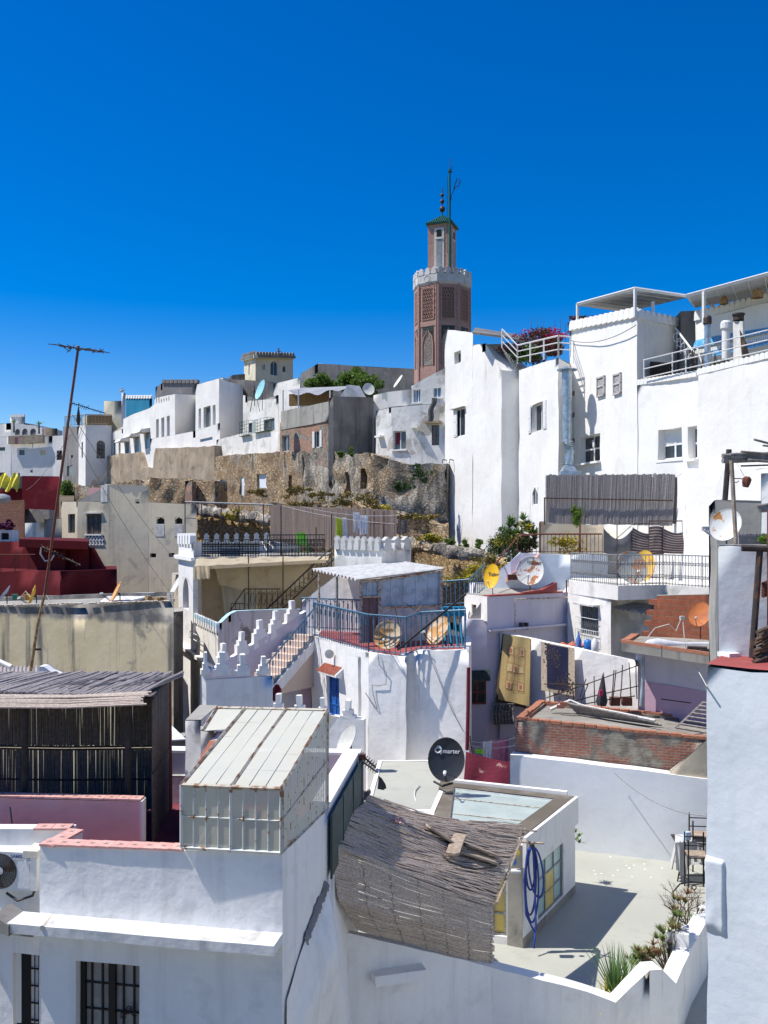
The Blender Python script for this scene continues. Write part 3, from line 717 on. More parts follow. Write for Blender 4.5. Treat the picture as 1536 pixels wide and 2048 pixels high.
# ================================================================== FAR LEFT TOWN
dl = lambda x: 66000 / (x + 425)
dr = lambda x: 48500 / (x - 38)
house('house', 'white far house with arched loggia and palms on its roof terrace', 'house', [(-40, 850, 175), (22, 846, 172), (84, 852, 170), (125, 862, 172)], 18, 'white', 8, par=0,
      win=[dict(seg=1, r=(30, 858, 40, 870), nobars=True, pm='grey_dark', arch='round'), dict(seg=1, r=(44, 857, 55, 870), nobars=True, pm='grey_dark', arch='round'), dict(seg=1, r=(60, 857, 72, 870), nobars=True, pm='grey_dark', arch='round')], cell=3, wob=.05)
h = house('tower_house', 'small white crenellated turret on the far left skyline', 'tower', [(20, 834, 180), (50, 833, 179)], 22, 'white', 4, cell=3)
merlons(h.root, P(20, 834, 180), P(50, 833, 179), 6, .5, .3, 'square', 'white_trim')
house('house', 'dark low roof shed beside the far white turret', 'house', [(48, 846, 176), (78, 850, 175)], 22, 'grey_dark', 4, cell=3)
house('house', 'small far brown roof house right of the palms', 'house', [(88, 856, 168), (115, 857, 167)], 20, 'rampart_plaster', 4, cell=3)
h = house('house', 'long white far house with washing on its terrace and small dark windows', 'house', [(-60, 873, 135), (22, 874, 132), (105, 872, 130), (127, 870, 129)], 16, 'white', 6, cell=3, wob=.05,
      win=[dict(seg=0, r=(-8, 895, 10, 902), nobars=True, pm='glass_dark'), dict(seg=1, r=(38, 900, 49, 910), nobars=True, pm='glass_dark'), dict(seg=1, r=(80, 900, 91, 911), pm='glass_yellow', nx=2, bar=.1),
           dict(seg=1, r=(60, 940, 65, 945), nobars=True, pm='glass_dark'), dict(seg=1, r=(36, 946, 40, 955), nobars=True), dict(seg=2, r=(113, 901, 124, 920), nobars=True, pm='black_hole')])
q = MB(); q.box(h.faces[1].fr(22, 889), 0, 6.0, -.6, -.3, 0, 1.2); q.build('terrace_screen', 'rampart_plaster', h.root)
for k, (x, m) in enumerate(((30, 'cloth_pink'), (40, 'cloth_white'), (58, 'plastic_green'), (66, 'straw'), (98, 'cloth_cream'))):
    MB().box(frame(P(x, 888, 131), Vector((1, 0, 0))), 0, .7, -.05, 0, 0, .95).build('hanging_cloth', m, label=['faded pink cloth hung on the far white terrace', 'white cloth hung on the far terrace beside the pink one', 'green cloth hung on the far white terrace', 'tan cloth right of the green one on the far terrace', 'cream cloth at the right end of the far terrace'][k], cat='cloth', group='washing on the far left terrace')
house('house', 'narrow low white wall at the far left below the grey window', 'house', [(-20, 946, 110), (10, 945, 109)], 14, 'white', 3, cell=3)
def palm(px, py, d, hgt, lab, sz=1.3, n=26):
    b = P(px, py, d); o = root('palm_tree', b - Vector((0, 0, hgt)), lab, 'palm', 'far palms on the left terrace')
    MB().tube([b - Vector((0, 0, hgt)), b], .18, 7, .12).build('trunk', 'bark', o)
    m = MB(); blades(m, b, n, sz, .16, 1.0, .9, .8); m.build('crown', 'leaf_palm', o)
palm(28, 848, 168, 1.6, 'small palm on the left end of the far white roof', 1.9)
palm(78, 850, 166, 1.6, 'small palm right of the arches on the far white roof', 1.7)
# grey narrow tower house + white neighbour with arched window
house('house', 'narrow weathered grey rendered house with tiny dark openings', 'house', [(126, 853, 112), (158, 853, 104)], 14, 'stucco_grey', 5, cell=2, win=[dict(r=(142, 910, 146, 916), nobars=True, pm='black_hole'), dict(r=(134, 931, 145, 952), nobars=True, pm='glass_grey')])
h = house('house', 'white house with one tall arched iron window next to the grey one', 'house', [(157, 852, 104), (171, 850, 100), (223, 850, 101.5)], 14, 'white', 6, cell=1.6,
      win=[dict(seg=1, r=(193, 881, 210, 917), arch='round', fm='black_iron', pm='glass_grey', nx=3, nz=4, bar=.06), dict(seg=0, r=(163, 884, 166, 916), nobars=True)])
railing(h.root, [P(130, 852, 104), P(171, 849, 99.9), P(223, 849, 101.4)], 1.1, 'wood', .35, 'bars', .03)
q = MB(); q.box(frame(P(173, 850, 101), Vector((1, .02, 0))), 0, 2.8, .2, .28, 0, 1.1); q.build('railing_panel', 'straw', h.root)
house('house', 'pale cream rooftop cube behind the terrace railing', 'house', [(208, 802, 112), (244, 802, 111)], 18, 'cream_light', 4, cell=2)
house('house', 'low cream rooftop block behind the terrace railing', 'house', [(165, 835, 110), (180, 829, 109), (222, 832, 109)], 18, 'cream_light', 4, cell=2)
h = house('chimney', 'slim white rooftop chimney with a gull on it', 'chimney', [(243, 786, 101), (251, 786, 101)], 18, 'white', .5, cell=2)
g = MB(); Mg = frame(P(247, 785.5, 101.2), Vector((1, 0, 0)))
g.lathe(Mg @ Matrix.Rotation(R(65), 4, 'Y') @ Matrix.Translation((0, 0, -.25)), [(.01, -.35), (.06, -.2), (.13, 0), (.12, .2), (.06, .34), (.01, .36)], 10)
g.v = [v + Vector((0, 0, .32)) for v in g.v]
g.lathe(Mg @ Matrix.Translation((-.2, 0, .5)), [(.01, -.1), (.07, -.06), (.085, 0), (.07, .06), (.01, .09)], 8); g.tube([Mg @ Vector((-.16, 0, .3)), Mg @ Vector((-.2, 0, .5))], .07, 7); g.tube([Mg @ Vector((-.27, 0, .5)), Mg @ Vector((-.36, 0, .47))], .02, 5, .008)
g.tube([Mg @ Vector((0, 0, .25)), Mg @ Vector((0, 0, 0))], .015, 4)
g.build('seagull', 'feather', label='grey gull standing on top of the slim white chimney', cat='bird', smooth=60)
# teal wall
h = house('house', 'teal painted rooftop wall with small white merlons', 'wall', [(252, 797, 99), (304, 797, 92)], 18, 'teal', 1.0, cell=1.5)
merlons(h.root, P(252, 797, 99), P(304, 797, 92), 10, .3, .2, 'point', 'white_trim')
# ridge houses, left run
zr = lambda px, py: P(px, py, dl(px)).z
h = house('house', 'white ridge house with three blue shaded windows below the teal wall', 'house', [(222, 866, dl(222)), (246, 858, dl(246)), (247, 838, dl(247)), (262, 830, dl(262)), (300, 816, dl(300)), (309, 808, dl(309))], 17, 'white', 4, cell=1.3,
      win=[dict(seg=0, r=(226, 880, 231, 910), nobars=True, pm='glass_grey'), dict(seg=0, r=(237, 878, 241, 908), nobars=True, pm='glass_grey'),
           dict(seg=2, r=(249.5, 884, 258, 908), nobars=True, pm='glass_blue', dep=.12), dict(seg=3, r=(269, 874, 278, 904), nobars=True, pm='glass_blue', dep=.12), dict(seg=3, r=(290, 865, 299.5, 897), nobars=True, pm='glass_blue', dep=.12)])
q = MB()
for s, r in ((2, (248, 876, 259, 884)), (3, (266, 867, 279, 875)), (3, (287, 858, 300, 866))):
    M, w, hh = h.faces[s].rect(*r); q.prism(M @ Matrix.Rotation(R(90), 4, 'Z') @ Matrix.Translation((0, -w, 0)), [(-.0, 0), (-1.1, -.05), (-.9, .25), (-.0, .45)], 0, w)
q.build('window_hood', 'white_dirty', h.root)
h = house('house', 'white ridge block with three tall narrow windows and slotted parapet', 'house', [(309, 796, dl(309)), (350, 788, dl(350)), (391, 790, dl(350) + 3.5)], 17, 'white', 3, cell=1.3,
      win=[dict(r=(312, 838, 317.5, 880), nobars=True, pm='shutter_grey', dep=.25), dict(r=(322.5, 835, 328.5, 878), nobars=True, pm='shutter_grey', dep=.25), dict(r=(333.5, 832, 339.5, 874), nobars=True, pm='shutter_grey', dep=.25)] +
          [dict(r=(312 + k * 5, 798 - k * 1, 313.8 + k * 5, 807 - k * 1), nobars=True, pm='shutter_grey', dep=.1) for k in range(6)])
house('house', 'long low white ridge base with a blue window strip above the ancient wall', 'house', [(300, 878, dl(300) - .4), (391, 862, dl(391) - .4), (440, 846, dl(440) - .4)], 17, 'white', 3, cell=1.3, win=[dict(seg=1, r=(400, 876, 425, 882), nobars=True, pm='glass_blue')])
h = house('house', 'white ridge block with one wide and two narrow windows', 'house', [(391, 770, dl(391)), (438, 757, dl(438)), (486, 772, dl(438) + 5)], 17, 'white', 4, cell=1.3,
      win=[dict(r=(397, 817, 402, 857), nobars=True, pm='shutter_grey', dep=.25), dict(r=(407, 813, 421, 854), pm='glass_grey', fm='shutter_grey', nx=2, dep=.3), dict(r=(425, 810, 431, 850), nobars=True, pm='shutter_grey', dep=.25)])
house('house', 'white parapet volume set back on the ridge above the wide window', 'house', [(396, 768, 88), (446, 755, 82), (500, 772, 88)], 18, 'white_dirty', 4, cell=1.6)
h = house('house', 'grey weathered roof wall with wavy crest on the ridge', 'wall', [(311, 775, 96), (325, 766, 95), (398, 766, 92)], 18, 'stucco_grey', 1, cell=1.4)
merlons(h.root, P(325, 766, 95), P(398, 766, 92), 9, .35, .3, 'scallop', 'stucco_grey', gap=.2)
house('house', 'dark stained long rooftop parapet below the kasbah tower', 'wall', [(446, 757, 84), (546, 764, 80), (560, 770, 80)], 18, 'grey_dark', 2, cell=1.4)
house('house', 'white rooftop wall stub right of the dark stained parapet', 'wall', [(547, 768, 78), (600, 755, 74), (602, 790, 74)], 18, 'white_worn', 2, cell=1.4)
h = house('house', 'low dark domed roof left of the kasbah tower', 'house', [(456, 755, 103), (466, 750, 102), (490, 748, 102)], 18, 'grey_dark', 3, cell=2)
# kasbah tower
h = house('tower', 'cream square kasbah tower with dark crenellated crest and three arched windows', 'tower', [(488, 718, 108), (511, 712, 100), (586, 714, 104)], 16, 'cream_light', 6, cell=1.2,
      win=[dict(seg=0, r=(497, 727, 500, 750), nobars=True, pm='grey_render', dep=.1), dict(seg=1, r=(525, 727, 531, 741), arch='point', fm='white_paint', pm='glass_dark', nx=2, bar=.06), dict(seg=1, r=(541, 723, 555, 751), arch='round', pm='glass_dark', fm='shutter_grey', nx=2, bar=.06), dict(seg=1, r=(565, 731, 571, 744), arch='point', nobars=True, pm='glass_dark')])
q = MB(); a, b, c = P(486, 719, 108), P(511, 713, 99.6), P(588, 715, 103.8)
q.box(frame(P(510.5, 716.5, 99.7), (c - b)), -.1, (c - b).length, -.25, .2, 0, .35); q.box(frame(P(487, 722, 107.6), (b - a)), -.1, (b - a).length, -.25, .2, 0, .35); q.build('cornice', 'cream_light', h.root)
q = MB(); q.box(frame(b, c - b), 0, (c - b).length, -.3, .1, -.1, .15); q.box(frame(a, b - a), 0, (b - a).length, -.3, .1, -.1, .15); q.build('crest', 'grey_dark', h.root)
merlons(h.root, b + Vector((0, -.1, .1)), c + Vector((0, -.1, .1)), 13, .45, .35, 'scallop', 'grey_dark', gap=.25); merlons(h.root, a + Vector((0, 0, .1)), b + Vector((0, 0, .1)), 8, .45, .35, 'scallop', 'grey_dark', gap=.25)
q = MB(); m = P(557, 712, 102); q.tube([m, m + Vector((0, 0, .9))], .1, 6); q.tube([m + Vector((-.25, 0, .5)), m + Vector((.25, 0, .5))], .06, 5); q.build('finial', 'grey_dark', h.root)
# back wall on the hill + trees
house('wall', 'long dark brown rampart wall on the skyline behind the trees', 'wall', [(601, 748, 128), (636, 727, 122), (637, 728, 118), (828, 738, 112), (850, 742, 111)], 16, 'grey_dark', 2, cell=2.5, wob=.08)
def tree(px, py, d, rad, lab, mat='leaf', n=2600, sz=.16, hgt=3, name='tree', group=None):
    b = P(px, py, d); o = root(name, b - Vector((0, 0, hgt)), lab, 'tree' if 'tree' in name else 'shrub', group)
    q = MB(); q.tube([b - Vector((0, 0, hgt)), b - Vector((.1, 0, hgt * .5)), b], .16, 7, .07)
    for k in range(5):
        e = b + Vector((rnd.uniform(-.7, .7) * rad[0], rnd.uniform(-.7, .7) * rad[1], rnd.uniform(-.1, .6) * rad[2])); q.tube([b - Vector((0, 0, hgt * .3)), b.lerp(e, .5), e], .07, 5, .02)
    q.build('trunk', 'bark', o)
    m = MB(); leaves(m, b, rad, n, sz, clump=16); m.build('crown', mat, o)
    return o
tree(640, 768, 92, (1.9, 1.5, 1.2), 'dark green tree left of the skyline grove', 'leaf', 2400, .17)
tree(700, 757, 94, (1.8, 1.5, 1.7), 'tallest bright green tree of the skyline grove', 'leaf', 3000, .17)
tree(736, 768, 92, (1.6, 1.5, 1.3), 'green tree at the right of the skyline grove beside the white dish', 'leaf', 2400, .17)
# ------------------------------------------------------------------ minaret
mc = P(884.5, 1060, 92); mz = lambda py: CH + (HY - py) / F * 92
mr = root('minaret', (mc.x, mc.y, 16), 'tall pink brick octagonal minaret with green tiled lantern roof and metal finial balls', 'minaret')
def poly_ring(n, r, rot): return [(r * math.cos(R(rot) + 2 * math.pi * k / n), r * math.sin(R(rot) + 2 * math.pi * k / n)) for k in range(n)]
OR = 2.86; ring = poly_ring(8, OR, 22.5 + 9)
q = MB()
for k in range(8):
    a, b = ring[k], ring[(k + 1) % 8]
    q.poly((mc.x + a[0], mc.y + a[1], 14), (mc.x + b[0], mc.y + b[1], 14), (mc.x + b[0], mc.y + b[1], mz(566)), (mc.x + a[0], mc.y + a[1], mz(566)))
q.poly(*[(mc.x + a, mc.y + b, mz(566)) for a, b in ring]); q.build('shaft', 'brick_rose', mr)
for k in range(8):
    a = Vector((mc.x + ring[k][0], mc.y + ring[k][1], 0)); b = Vector((mc.x + ring[(k + 1) % 8][0], mc.y + ring[(k + 1) % 8][1], 0))
    mid = (a + b) / 2
    nrm = Vector((mid.x - mc.x, mid.y - mc.y, 0)).normalized()
    if nrm.y > .2: continue
    X = nrm.cross(Vector((0, 0, -1))); w = (b - a).length
    M = Matrix(((X.x, -nrm.x, 0, mid.x), (X.y, -nrm.y, 0, mid.y), (0, 0, 1, 0), (0, 0, 0, 1)))
    cs = MB()        # brick corner piers
    for s in (-1, 1): cs.box(M, s * w / 2 - .14, s * w / 2 + .14, -.05, .1, 15, mz(568))
    cs.box(M, -w / 2, w / 2, -.04, .1, mz(585), mz(568)); cs.box(M, -w / 2, w / 2, -.04, .1, mz(662), mz(652)); cs.box(M, -w / 2, w / 2, -.04, .1, 15, mz(740))
    cs.build('brick_pier', 'brick_rose', mr)
    z0, z1 = mz(648), mz(588); pw = w * .31
    p = MB().box(M, -pw, pw, -.012, .02, z0, z1).build('lattice_panel', 'black_hole', mr)
    q = MB(); n = 5; cw = 2 * pw / n; nr = int((z1 - z0) / (cw * 1.25)); ch = (z1 - z0) / nr
    for r_ in range(nr):
        for c in range(n):
            x = -pw + (c + .5 + (.5 if r_ % 2 else 0)) * cw; z = z0 + r_ * ch
            if x > pw + .01: continue
            for s in (-1, 1): q.tube([M @ Vector((x, -.05, z)), M @ Vector((x + s * cw * .5, -.05, z + ch * .5)), M @ Vector((x, -.05, z + ch * 1.05))], .042, 4)
    for s in (-1, 1): q.box(M, s * pw - .06, s * pw + .06, -.09, 0, z0 - .06, z1 + .06)
    q.box(M, -pw, pw, -.09, 0, z1, z1 + .08); q.box(M, -pw, pw, -.09, 0, z0 - .08, z0); q.build('lattice', 'brick_rose', p)
    z0, z1 = mz(738), mz(660)
    p = MB().box(M, -pw, pw, -.010, .02, z0, z1).build('arched_panel', 'green_tile_dark', mr)
    q = MB(); ap = archpts(2 * pw * .9, (z1 - z0) * .93, 'ogee')
    q.prism(M @ Matrix.Translation((-pw * .9, 0, z0)), [(0, 0)] + ap + [(pw * 1.8, 0)], -.03, .0); q.build('motif', 'tile_motif', p)
    q = MB(); q.tube([M @ Vector((-pw * .9 + x, -.06, z0 + z)) for x, z in [(0, 0)] + ap + [(pw * 1.8, 0)]], .07, 5)
    for k2 in range(14):
        zz = z0 + .2 + k2 * .24
        if zz > z1 - 1.0: break
        for s in (-1, 1): q.tube([M @ Vector((-s * pw * .8, -.035, zz)), M @ Vector((s * pw * .8, -.035, zz + pw * .9))], .022, 4)
    q.build('arch_moulding', 'brick_rose', p)
# white balcony crown
q = MB(); r2 = poly_ring(8, OR + .18, 31.5); r1 = poly_ring(8, OR + .02, 31.5)
for k in range(8):
    a, b, c, d = r1[k], r1[(k + 1) % 8], r2[(k + 1) % 8], r2[k]
    for (za, zb2, A, B) in ((mz(582), mz(577), (a, b), (d, c)), (mz(577), mz(562), (d, c), (d, c))):
        q.poly((mc.x + A[0][0], mc.y + A[0][1], za), (mc.x + A[1][0], mc.y + A[1][1], za), (mc.x + B[1][0], mc.y + B[1][1], zb2), (mc.x + B[0][0], mc.y + B[0][1], zb2))
q.poly(*[(mc.x + a, mc.y + b, mz(560)) for a, b in r2]); q.build('balcony', 'merlon_old', mr)
for k in range(8):
    a, b = r2[k], r2[(k + 1) % 8]; A = Vector((mc.x + a[0] * .97, mc.y + a[1] * .97, mz(561))); B = Vector((mc.x + b[0] * .97, mc.y + b[1] * .97, mz(561)))
    merlons(mr, A, B, 3, .66, .22, 'point', 'merlon_old', gap=.02)
    if (a[1] + b[1]) < 0:
        c = (A + B) / 2; nn = Vector((a[0] + b[0], a[1] + b[1], 0)).normalized(); X = nn.cross(Vector((0, 0, -1)))
        MB().tube([c + nn * .08 + X * .33 * math.cos(t) + Vector((0, 0, -.45 + .33 * math.sin(t))) for t in [2 * math.pi * j / 16 for j in range(16)]], .04, 5, closed=True).build('roundel', 'merlon_old', mr)
# lantern
lr = poly_ring(4, 1.66, -64); lz0, lz1 = mz(560), mz(452)
q = MB()
for k in range(4):
    a, b = lr[k], lr[(k + 1) % 4]; q.poly((mc.x + a[0], mc.y + a[1], lz0), (mc.x + b[0], mc.y + b[1], lz0), (mc.x + b[0], mc.y + b[1], lz1), (mc.x + a[0], mc.y + a[1], lz1))
q.poly(*[(mc.x + a, mc.y + b, lz1) for a, b in lr]); q.build('lantern', 'brick_rose', mr)
for k in range(4):
    a = Vector((mc.x + lr[k][0], mc.y + lr[k][1], 0)); b = Vector((mc.x + lr[(k + 1) % 4][0], mc.y + lr[(k + 1) % 4][1], 0)); mid = (a + b) / 2; nn = (mid - Vector((mc.x, mc.y, 0))).normalized()
    if nn.y > .3: continue
    X = nn.cross(Vector((0, 0, -1))); M = Matrix(((X.x, -nn.x, 0, mid.x), (X.y, -nn.y, 0, mid.y), (0, 0, 1, 0), (0, 0, 0, 1)))
    p = MB().box(M, -.52, .52, -.05, .0, mz(543), mz(463)).build('window_surround', 'tile_frame', mr)
    MB().box(M, -.28, .28, -.07, .0, mz(538), mz(485)).build('window_panel', 'canvas_grey', p)
    MB().box(M, -.25, .25, -.08, .0, mz(481), mz(467)).build('window', 'black_hole', p)
    MB().box(M, -.36, .36, -.12, .0, mz(485), mz(482.5)).build('sill', 'white_trim', p)
er = poly_ring(4, 1.95, -64); ap = Vector((mc.x, mc.y, mz(431))); ez = mz(455)
q = MB(); q.slab([(mc.x + a, mc.y + b, ez + .12) for a, b in er], .12)
for k in range(4):
    a, b = Vector((mc.x + er[k][0], mc.y + er[k][1], ez + .1)), Vector((mc.x + er[(k + 1) % 4][0], mc.y + er[(k + 1) % 4][1], ez + .1))
    q.poly(a, b, ap)
    for j in range(13):
        t = (j + .5) / 13; base = a.lerp(b, t); mid = (a + b) / 2; s = 1 - abs(t - .5) * 2
        top = base.lerp(ap + (base - mid) * 0, 1) if False else mid.lerp(ap, 1) * 0 + base + (ap - mid) * s
        q.tube([base, top], .09, 5)
q.build('tiled_roof', 'green_tile', mr, smooth=40)
q = MB(); zf = mz(431)
q.tube([(mc.x, mc.y, zf - .2), (mc.x, mc.y, mz(378))], .05, 6)
for py, r in ((418.5, .31), (403, .23), (390.5, .19)): q.lathe(Matrix.Translation((mc.x, mc.y, mz(py))), [(r * math.sin(t) + .001, -r * math.cos(t)) for t in [math.pi * j / 10 for j in range(11)]], 14)
q.tube([(mc.x - .08, mc.y, mz(382)), (mc.x + .1, mc.y, mz(378.5)), (mc.x + .12, mc.y, mz(375))], .03, 4); q.build('finial', 'dark_iron', mr, smooth=40)
q = MB(); lx = xo(899, 90.0); ly = 89.7
q.tube([(lx, ly, mz(548)), (lx, ly, mz(356))], .13, 7, .10); q.tube([(lx - .25, ly, mz(520)), (lx - .25, ly, mz(372))], .03, 4); q.build('flagpole', 'green_tile', mr)
q = MB(); q.tube([(lx, ly, mz(362)), (lx + .05, ly, mz(336))], .035, 4); q.tube([(lx - .15, ly, mz(361)), (lx + .25, ly, mz(361))], .1, 5); q.tube([(lx, ly, mz(360)), (lx + .2, ly, mz(355)), (lx + .3, ly, mz(352))], .04, 4)
q.tube([(lx, ly, mz(430)), (lx + .2, ly, mz(405)), (lx + .55, ly, mz(393)), (lx + .9, ly, mz(388)), (lx + 1.08, ly, mz(381)), (lx + .9, ly, mz(375))], .04, 4)
q.tube([(lx + .4, ly, mz(398)), (lx + .5, ly, mz(388)), (lx + .75, ly, mz(374))], .05, 4); q.tube([(lx + .55, ly, mz(390)), (lx + .9, ly, mz(392)), (lx + .95, ly, mz(383)), (lx + .65, ly, mz(380))], .03, 4); q.build('bracket', 'dark_iron', mr)
# ================================================================== ANCIENT RAMPART
RP = [(168, 924, dl(168) - 2), (236, 908, dl(236) - 2), (276, 905, dl(276) - 2), (284, 934, dl(284) - 2), (306, 936, dl(306) - 2), (310, 897, dl(310) - 2), (430, 892, dl(430) - 2)]
strip('city_wall', 'brown plastered stretch of the ancient city wall below the white ridge houses', 'wall', RP, 13, 1.6, 'rampart_plaster', cell=.45, wob=.10, wsc=.9, sharp=60)
strip('city_wall', 'rubble stone stretch of the ancient city wall with blocked blue windows', 'wall', [(430, 912, dl(430) - 2.2), (500, 908, dl(500) - 1.8), (560, 903, dl(560) - 1.5), (606, 905, dl(606) - 1.2)], 12, 1.6, 'rampart', cell=.3, wob=.14, wsc=1.1, sharp=60,
      holes=[dict(seg=0, r=(440, 960, 452, 985), dep=.35), dict(seg=0, r=(480, 955, 489, 990), dep=.35), dict(seg=1, r=(515, 948, 534, 977), dep=.35), dict(seg=2, r=(577, 950, 584, 990), dep=.5)])
strip('city_wall', 'crumbling grey plaster and stone stretch of the ancient city wall beside the white tower', 'wall', [(606, 905, dl(606) - 1.2), (745, 906, 57.2), (775, 920, 56.8), (832, 930, 56.2), (893, 925, 55.6)], 12, 1.8, 'rampart_grey', cell=.3, wob=.22, wsc=1.0, sharp=60,
      holes=[dict(seg=0, r=(690, 945, 701, 990), dep=.8), dict(seg=0, r=(719, 937, 731, 978), dep=.8)])
for i, (r, f) in enumerate((((440, 960, 452, 985), 0), ((480, 955, 489, 990), 0), ((515, 948, 534, 977), 1))):
    P_ = [(430, 912, dl(430) - 2.2), (500, 908, dl(500) - 1.8), (560, 903, dl(560) - 1.5)]; fc = Face(P_[f][0], P_[f][2], P_[f + 1][0], P_[f + 1][2])
    M, w, hh = fc.rect(*r); MB().box(M, -.05, w + .05, .12, .5, -.05, hh + .05).build('blocked_window', 'bluish', label=['pale blue blocked window at the left end of the rubble wall', 'narrow blue blocked window between two others in the rubble wall', 'widest pale blue blocked window in the rubble wall'][i], cat='window', group='blocked windows in the ancient wall')
# lower ruined terraces in front of the rampart
strip('ruined_wall', 'ruined stone terrace wall with pale mortar crest at the left', 'wall', [(150, 972, 80), (230, 968, 76), (300, 957, 71), (380, 960, 69), (432, 965, 67)], 12, 1.2, 'rampart', cell=.4, wob=.3, wsc=1.1, sharp=60)
strip('ruined_wall', 'low crumbling stone terrace with weeds below the grey wall', 'wall', [(540, 1008, 60), (640, 1012, 57), (700, 1003, 55), (790, 1022, 53), (893, 1050, 52.5)], 11, 1.5, 'rampart', cell=.3, wob=.28, wsc=1.1, sharp=60)
strip('ruined_wall', 'ochre rubble bank rising behind the black railed roof', 'wall', [(372, 1012, 60), (545, 1042, 53), (600, 1050, 52), (830, 1086, 50), (985, 1120, 47), (1010, 1135, 46.5)], 9, 1.2, 'ochre_rubble', cell=.35, wob=.3, wsc=1.2, sharp=60)
for nm, pp in (('left stretch of the rounded stone parapet above the ochre bank', [(372, 1018, 58.8), (545, 1040, 52)]), ('right stretch of the rounded stone parapet running to the palm shrub', [(790, 1082, 49.3), (985, 1118, 46.2)])):
    q = MB(); a, b = P(*pp[0]), P(*pp[1]); n = 40
    q.tube([a.lerp(b, k / n) + noise.noise_vector(Vector((k * .9, 0, 0))) * .14 for k in range(n + 1)], .34, 10)
    q.build('stone_parapet', 'rampart_grey', wob=.12, wsc=2.0, label=nm, cat='wall', group='rounded stone parapet of the rampart walk')
house('chimney', 'small red brick stub with blue rags on the ruined terrace', 'chimney', [(370, 962, 68), (384, 962, 67.6), (392, 965, 68)], 14, 'brick_patch', .5, cell=1)
def weeds(px, py, d, rad, mat, lab, n=500, sz=.09, kind=None, cat='weeds', name='weed_clump'):
    m = MB(); b = P(px, py, d); leaves(m, b, rad, n, sz, clump=8); blades(m, b - Vector((0, 0, rad[2] * .5)), 30, rad[2] * 2.2, .03, .6)
    return m.build(name, mat, label=lab, cat=cat, group='weeds growing on the old rampart')
weeds(684, 1000, 54, (.9, .4, .5), 'leaf_olive', 'dry olive weeds under the two dark holes of the grey wall')
weeds(735, 1002, 53.3, (.9, .4, .45), 'leaf_olive', 'wide olive weed clump right of the dark holes')
weeds(775, 1020, 52.2, (.6, .4, .35), 'leaf_yellow', 'yellow weeds near the broken brick corner')
weeds(481, 1030, 54, (.75, .4, .45), 'leaf_yellow', 'bright yellow flowering weed on the rounded parapet')
weeds(520, 985, 61, (.8, .3, .3), 'leaf_olive', 'dry weeds below the widest blue blocked window')
weeds(585, 982, 58.6, (.9, .3, .35), 'leaf_olive', 'dry weeds right of the blocked blue windows')
weeds(640, 990, 57, (.7, .3, .3), 'leaf_olive', 'small dry weeds by the dark recess in the rubble')
weeds(830, 1035, 51.6, (1.2, .3, .3), 'leaf_olive', 'dry weeds along the terrace foot below the crumbling wall', 700)
weeds(610, 1008, 57.6, (1.2, .3, .3), 'leaf_olive', 'dry weeds on the crumbling terrace above the reed screen', 600)
weeds(860, 1078, 48.2, (.9, .3, .25), 'leaf_yellow', 'yellow weeds on the rounded parapet left of the tower', 400)
weeds(840, 945, 55.0, (.7, .3, .5), 'leaf_dark', 'dark creeper hanging under the patched white house')
weeds(800, 970, 55.2, (.6, .3, .4), 'leaf_dark', 'dark creeper on the crumbling wall left of the tower')
weeds(903, 1083, 49.2, (.3, .2, .3), 'leaf', 'green tuft on the rounded parapet nearest the tower corner', 200)
weeds(930, 1087, 48.2, (.3, .2, .3), 'leaf', 'green tuft in the middle of the parapet under the tower', 200)
weeds(958, 1094, 47.4, (.35, .2, .35), 'leaf', 'green tuft on the parapet just left of the palm shrub', 240)
weeds(700, 905, 56.9, (.25, .2, .25), 'leaf', 'small green tuft on the wall top under the grey house', 160)
weeds(680, 908, 57.2, (.25, .2, .25), 'leaf', 'second small tuft on the wall top under the grey house, further left', 160)
weeds(140, 985, 88, (1.5, 1, 1.8), 'leaf', 'dark green bush between the crimson wall and the cream house', 3000, .16, cat='shrub', name='shrub')
# ================================================================== RIDGE HOUSES, CENTRE
h = house('house', 'low plain white annex wall standing on the rubble wall', 'house', [(433, 880, dl(433) - .5), (486, 866, dl(486) - .5), (557, 862, dl(557) - .5)], 17.5, 'white_worn', 2, cell=.9)
h = house('house', 'white worn ridge house with two green caged windows', 'house', [(486, 790, dl(486)), (495, 793, dl(495)), (496, 802, dl(496)), (557, 797, dl(557))], 17.5, 'white_worn', 4, cell=.9,
      win=[dict(seg=2, r=(497, 845, 511, 868), pm='glass_dark', fm='wood', nx=2), dict(seg=2, r=(528, 838, 549, 862), pm='glass_grey', fm='wood', nx=2)])
for r in ((489, 843, 508, 872), (519, 838, 545, 864)):
    M, w, hh = h.faces[2].rect(*r); q = MB()
    for k in range(5): q.tube([M @ Vector((w * k / 4, -.45, 0)), M @ Vector((w * k / 4, -.45, hh))], .015, 4)
    for k in range(5): q.tube([M @ Vector((0, 0, hh * k / 4)), M @ Vector((0, -.45, hh * k / 4)), M @ Vector((w, -.45, hh * k / 4)), M @ Vector((w, 0, hh * k / 4))], .015, 4)
    q.box(M, 0, w, -.44, 0, -.02, .02); q.build('window_cage', 'green_tile', h.root)
    if r[0] > 500: MB().box(M, -.35, .35, -.46, -.44, 0, hh).build('lace_curtain', 'panel_translucent', h.root)
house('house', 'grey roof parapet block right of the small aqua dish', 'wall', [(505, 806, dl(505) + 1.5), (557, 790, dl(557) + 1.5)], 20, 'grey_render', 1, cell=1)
dish(522, 780, 64, .95, 1.5, -50, 20, 'dish_aqua', 'narrow aqua dish seen nearly edge-on above the caged windows', mast=1.4, arm=False)
q = MB(); 
for e in (-.35, .35): q.tube([P(510, 812, 65) + Vector((e, 0, -.4)), P(509, 778, 65)], .025, 4)
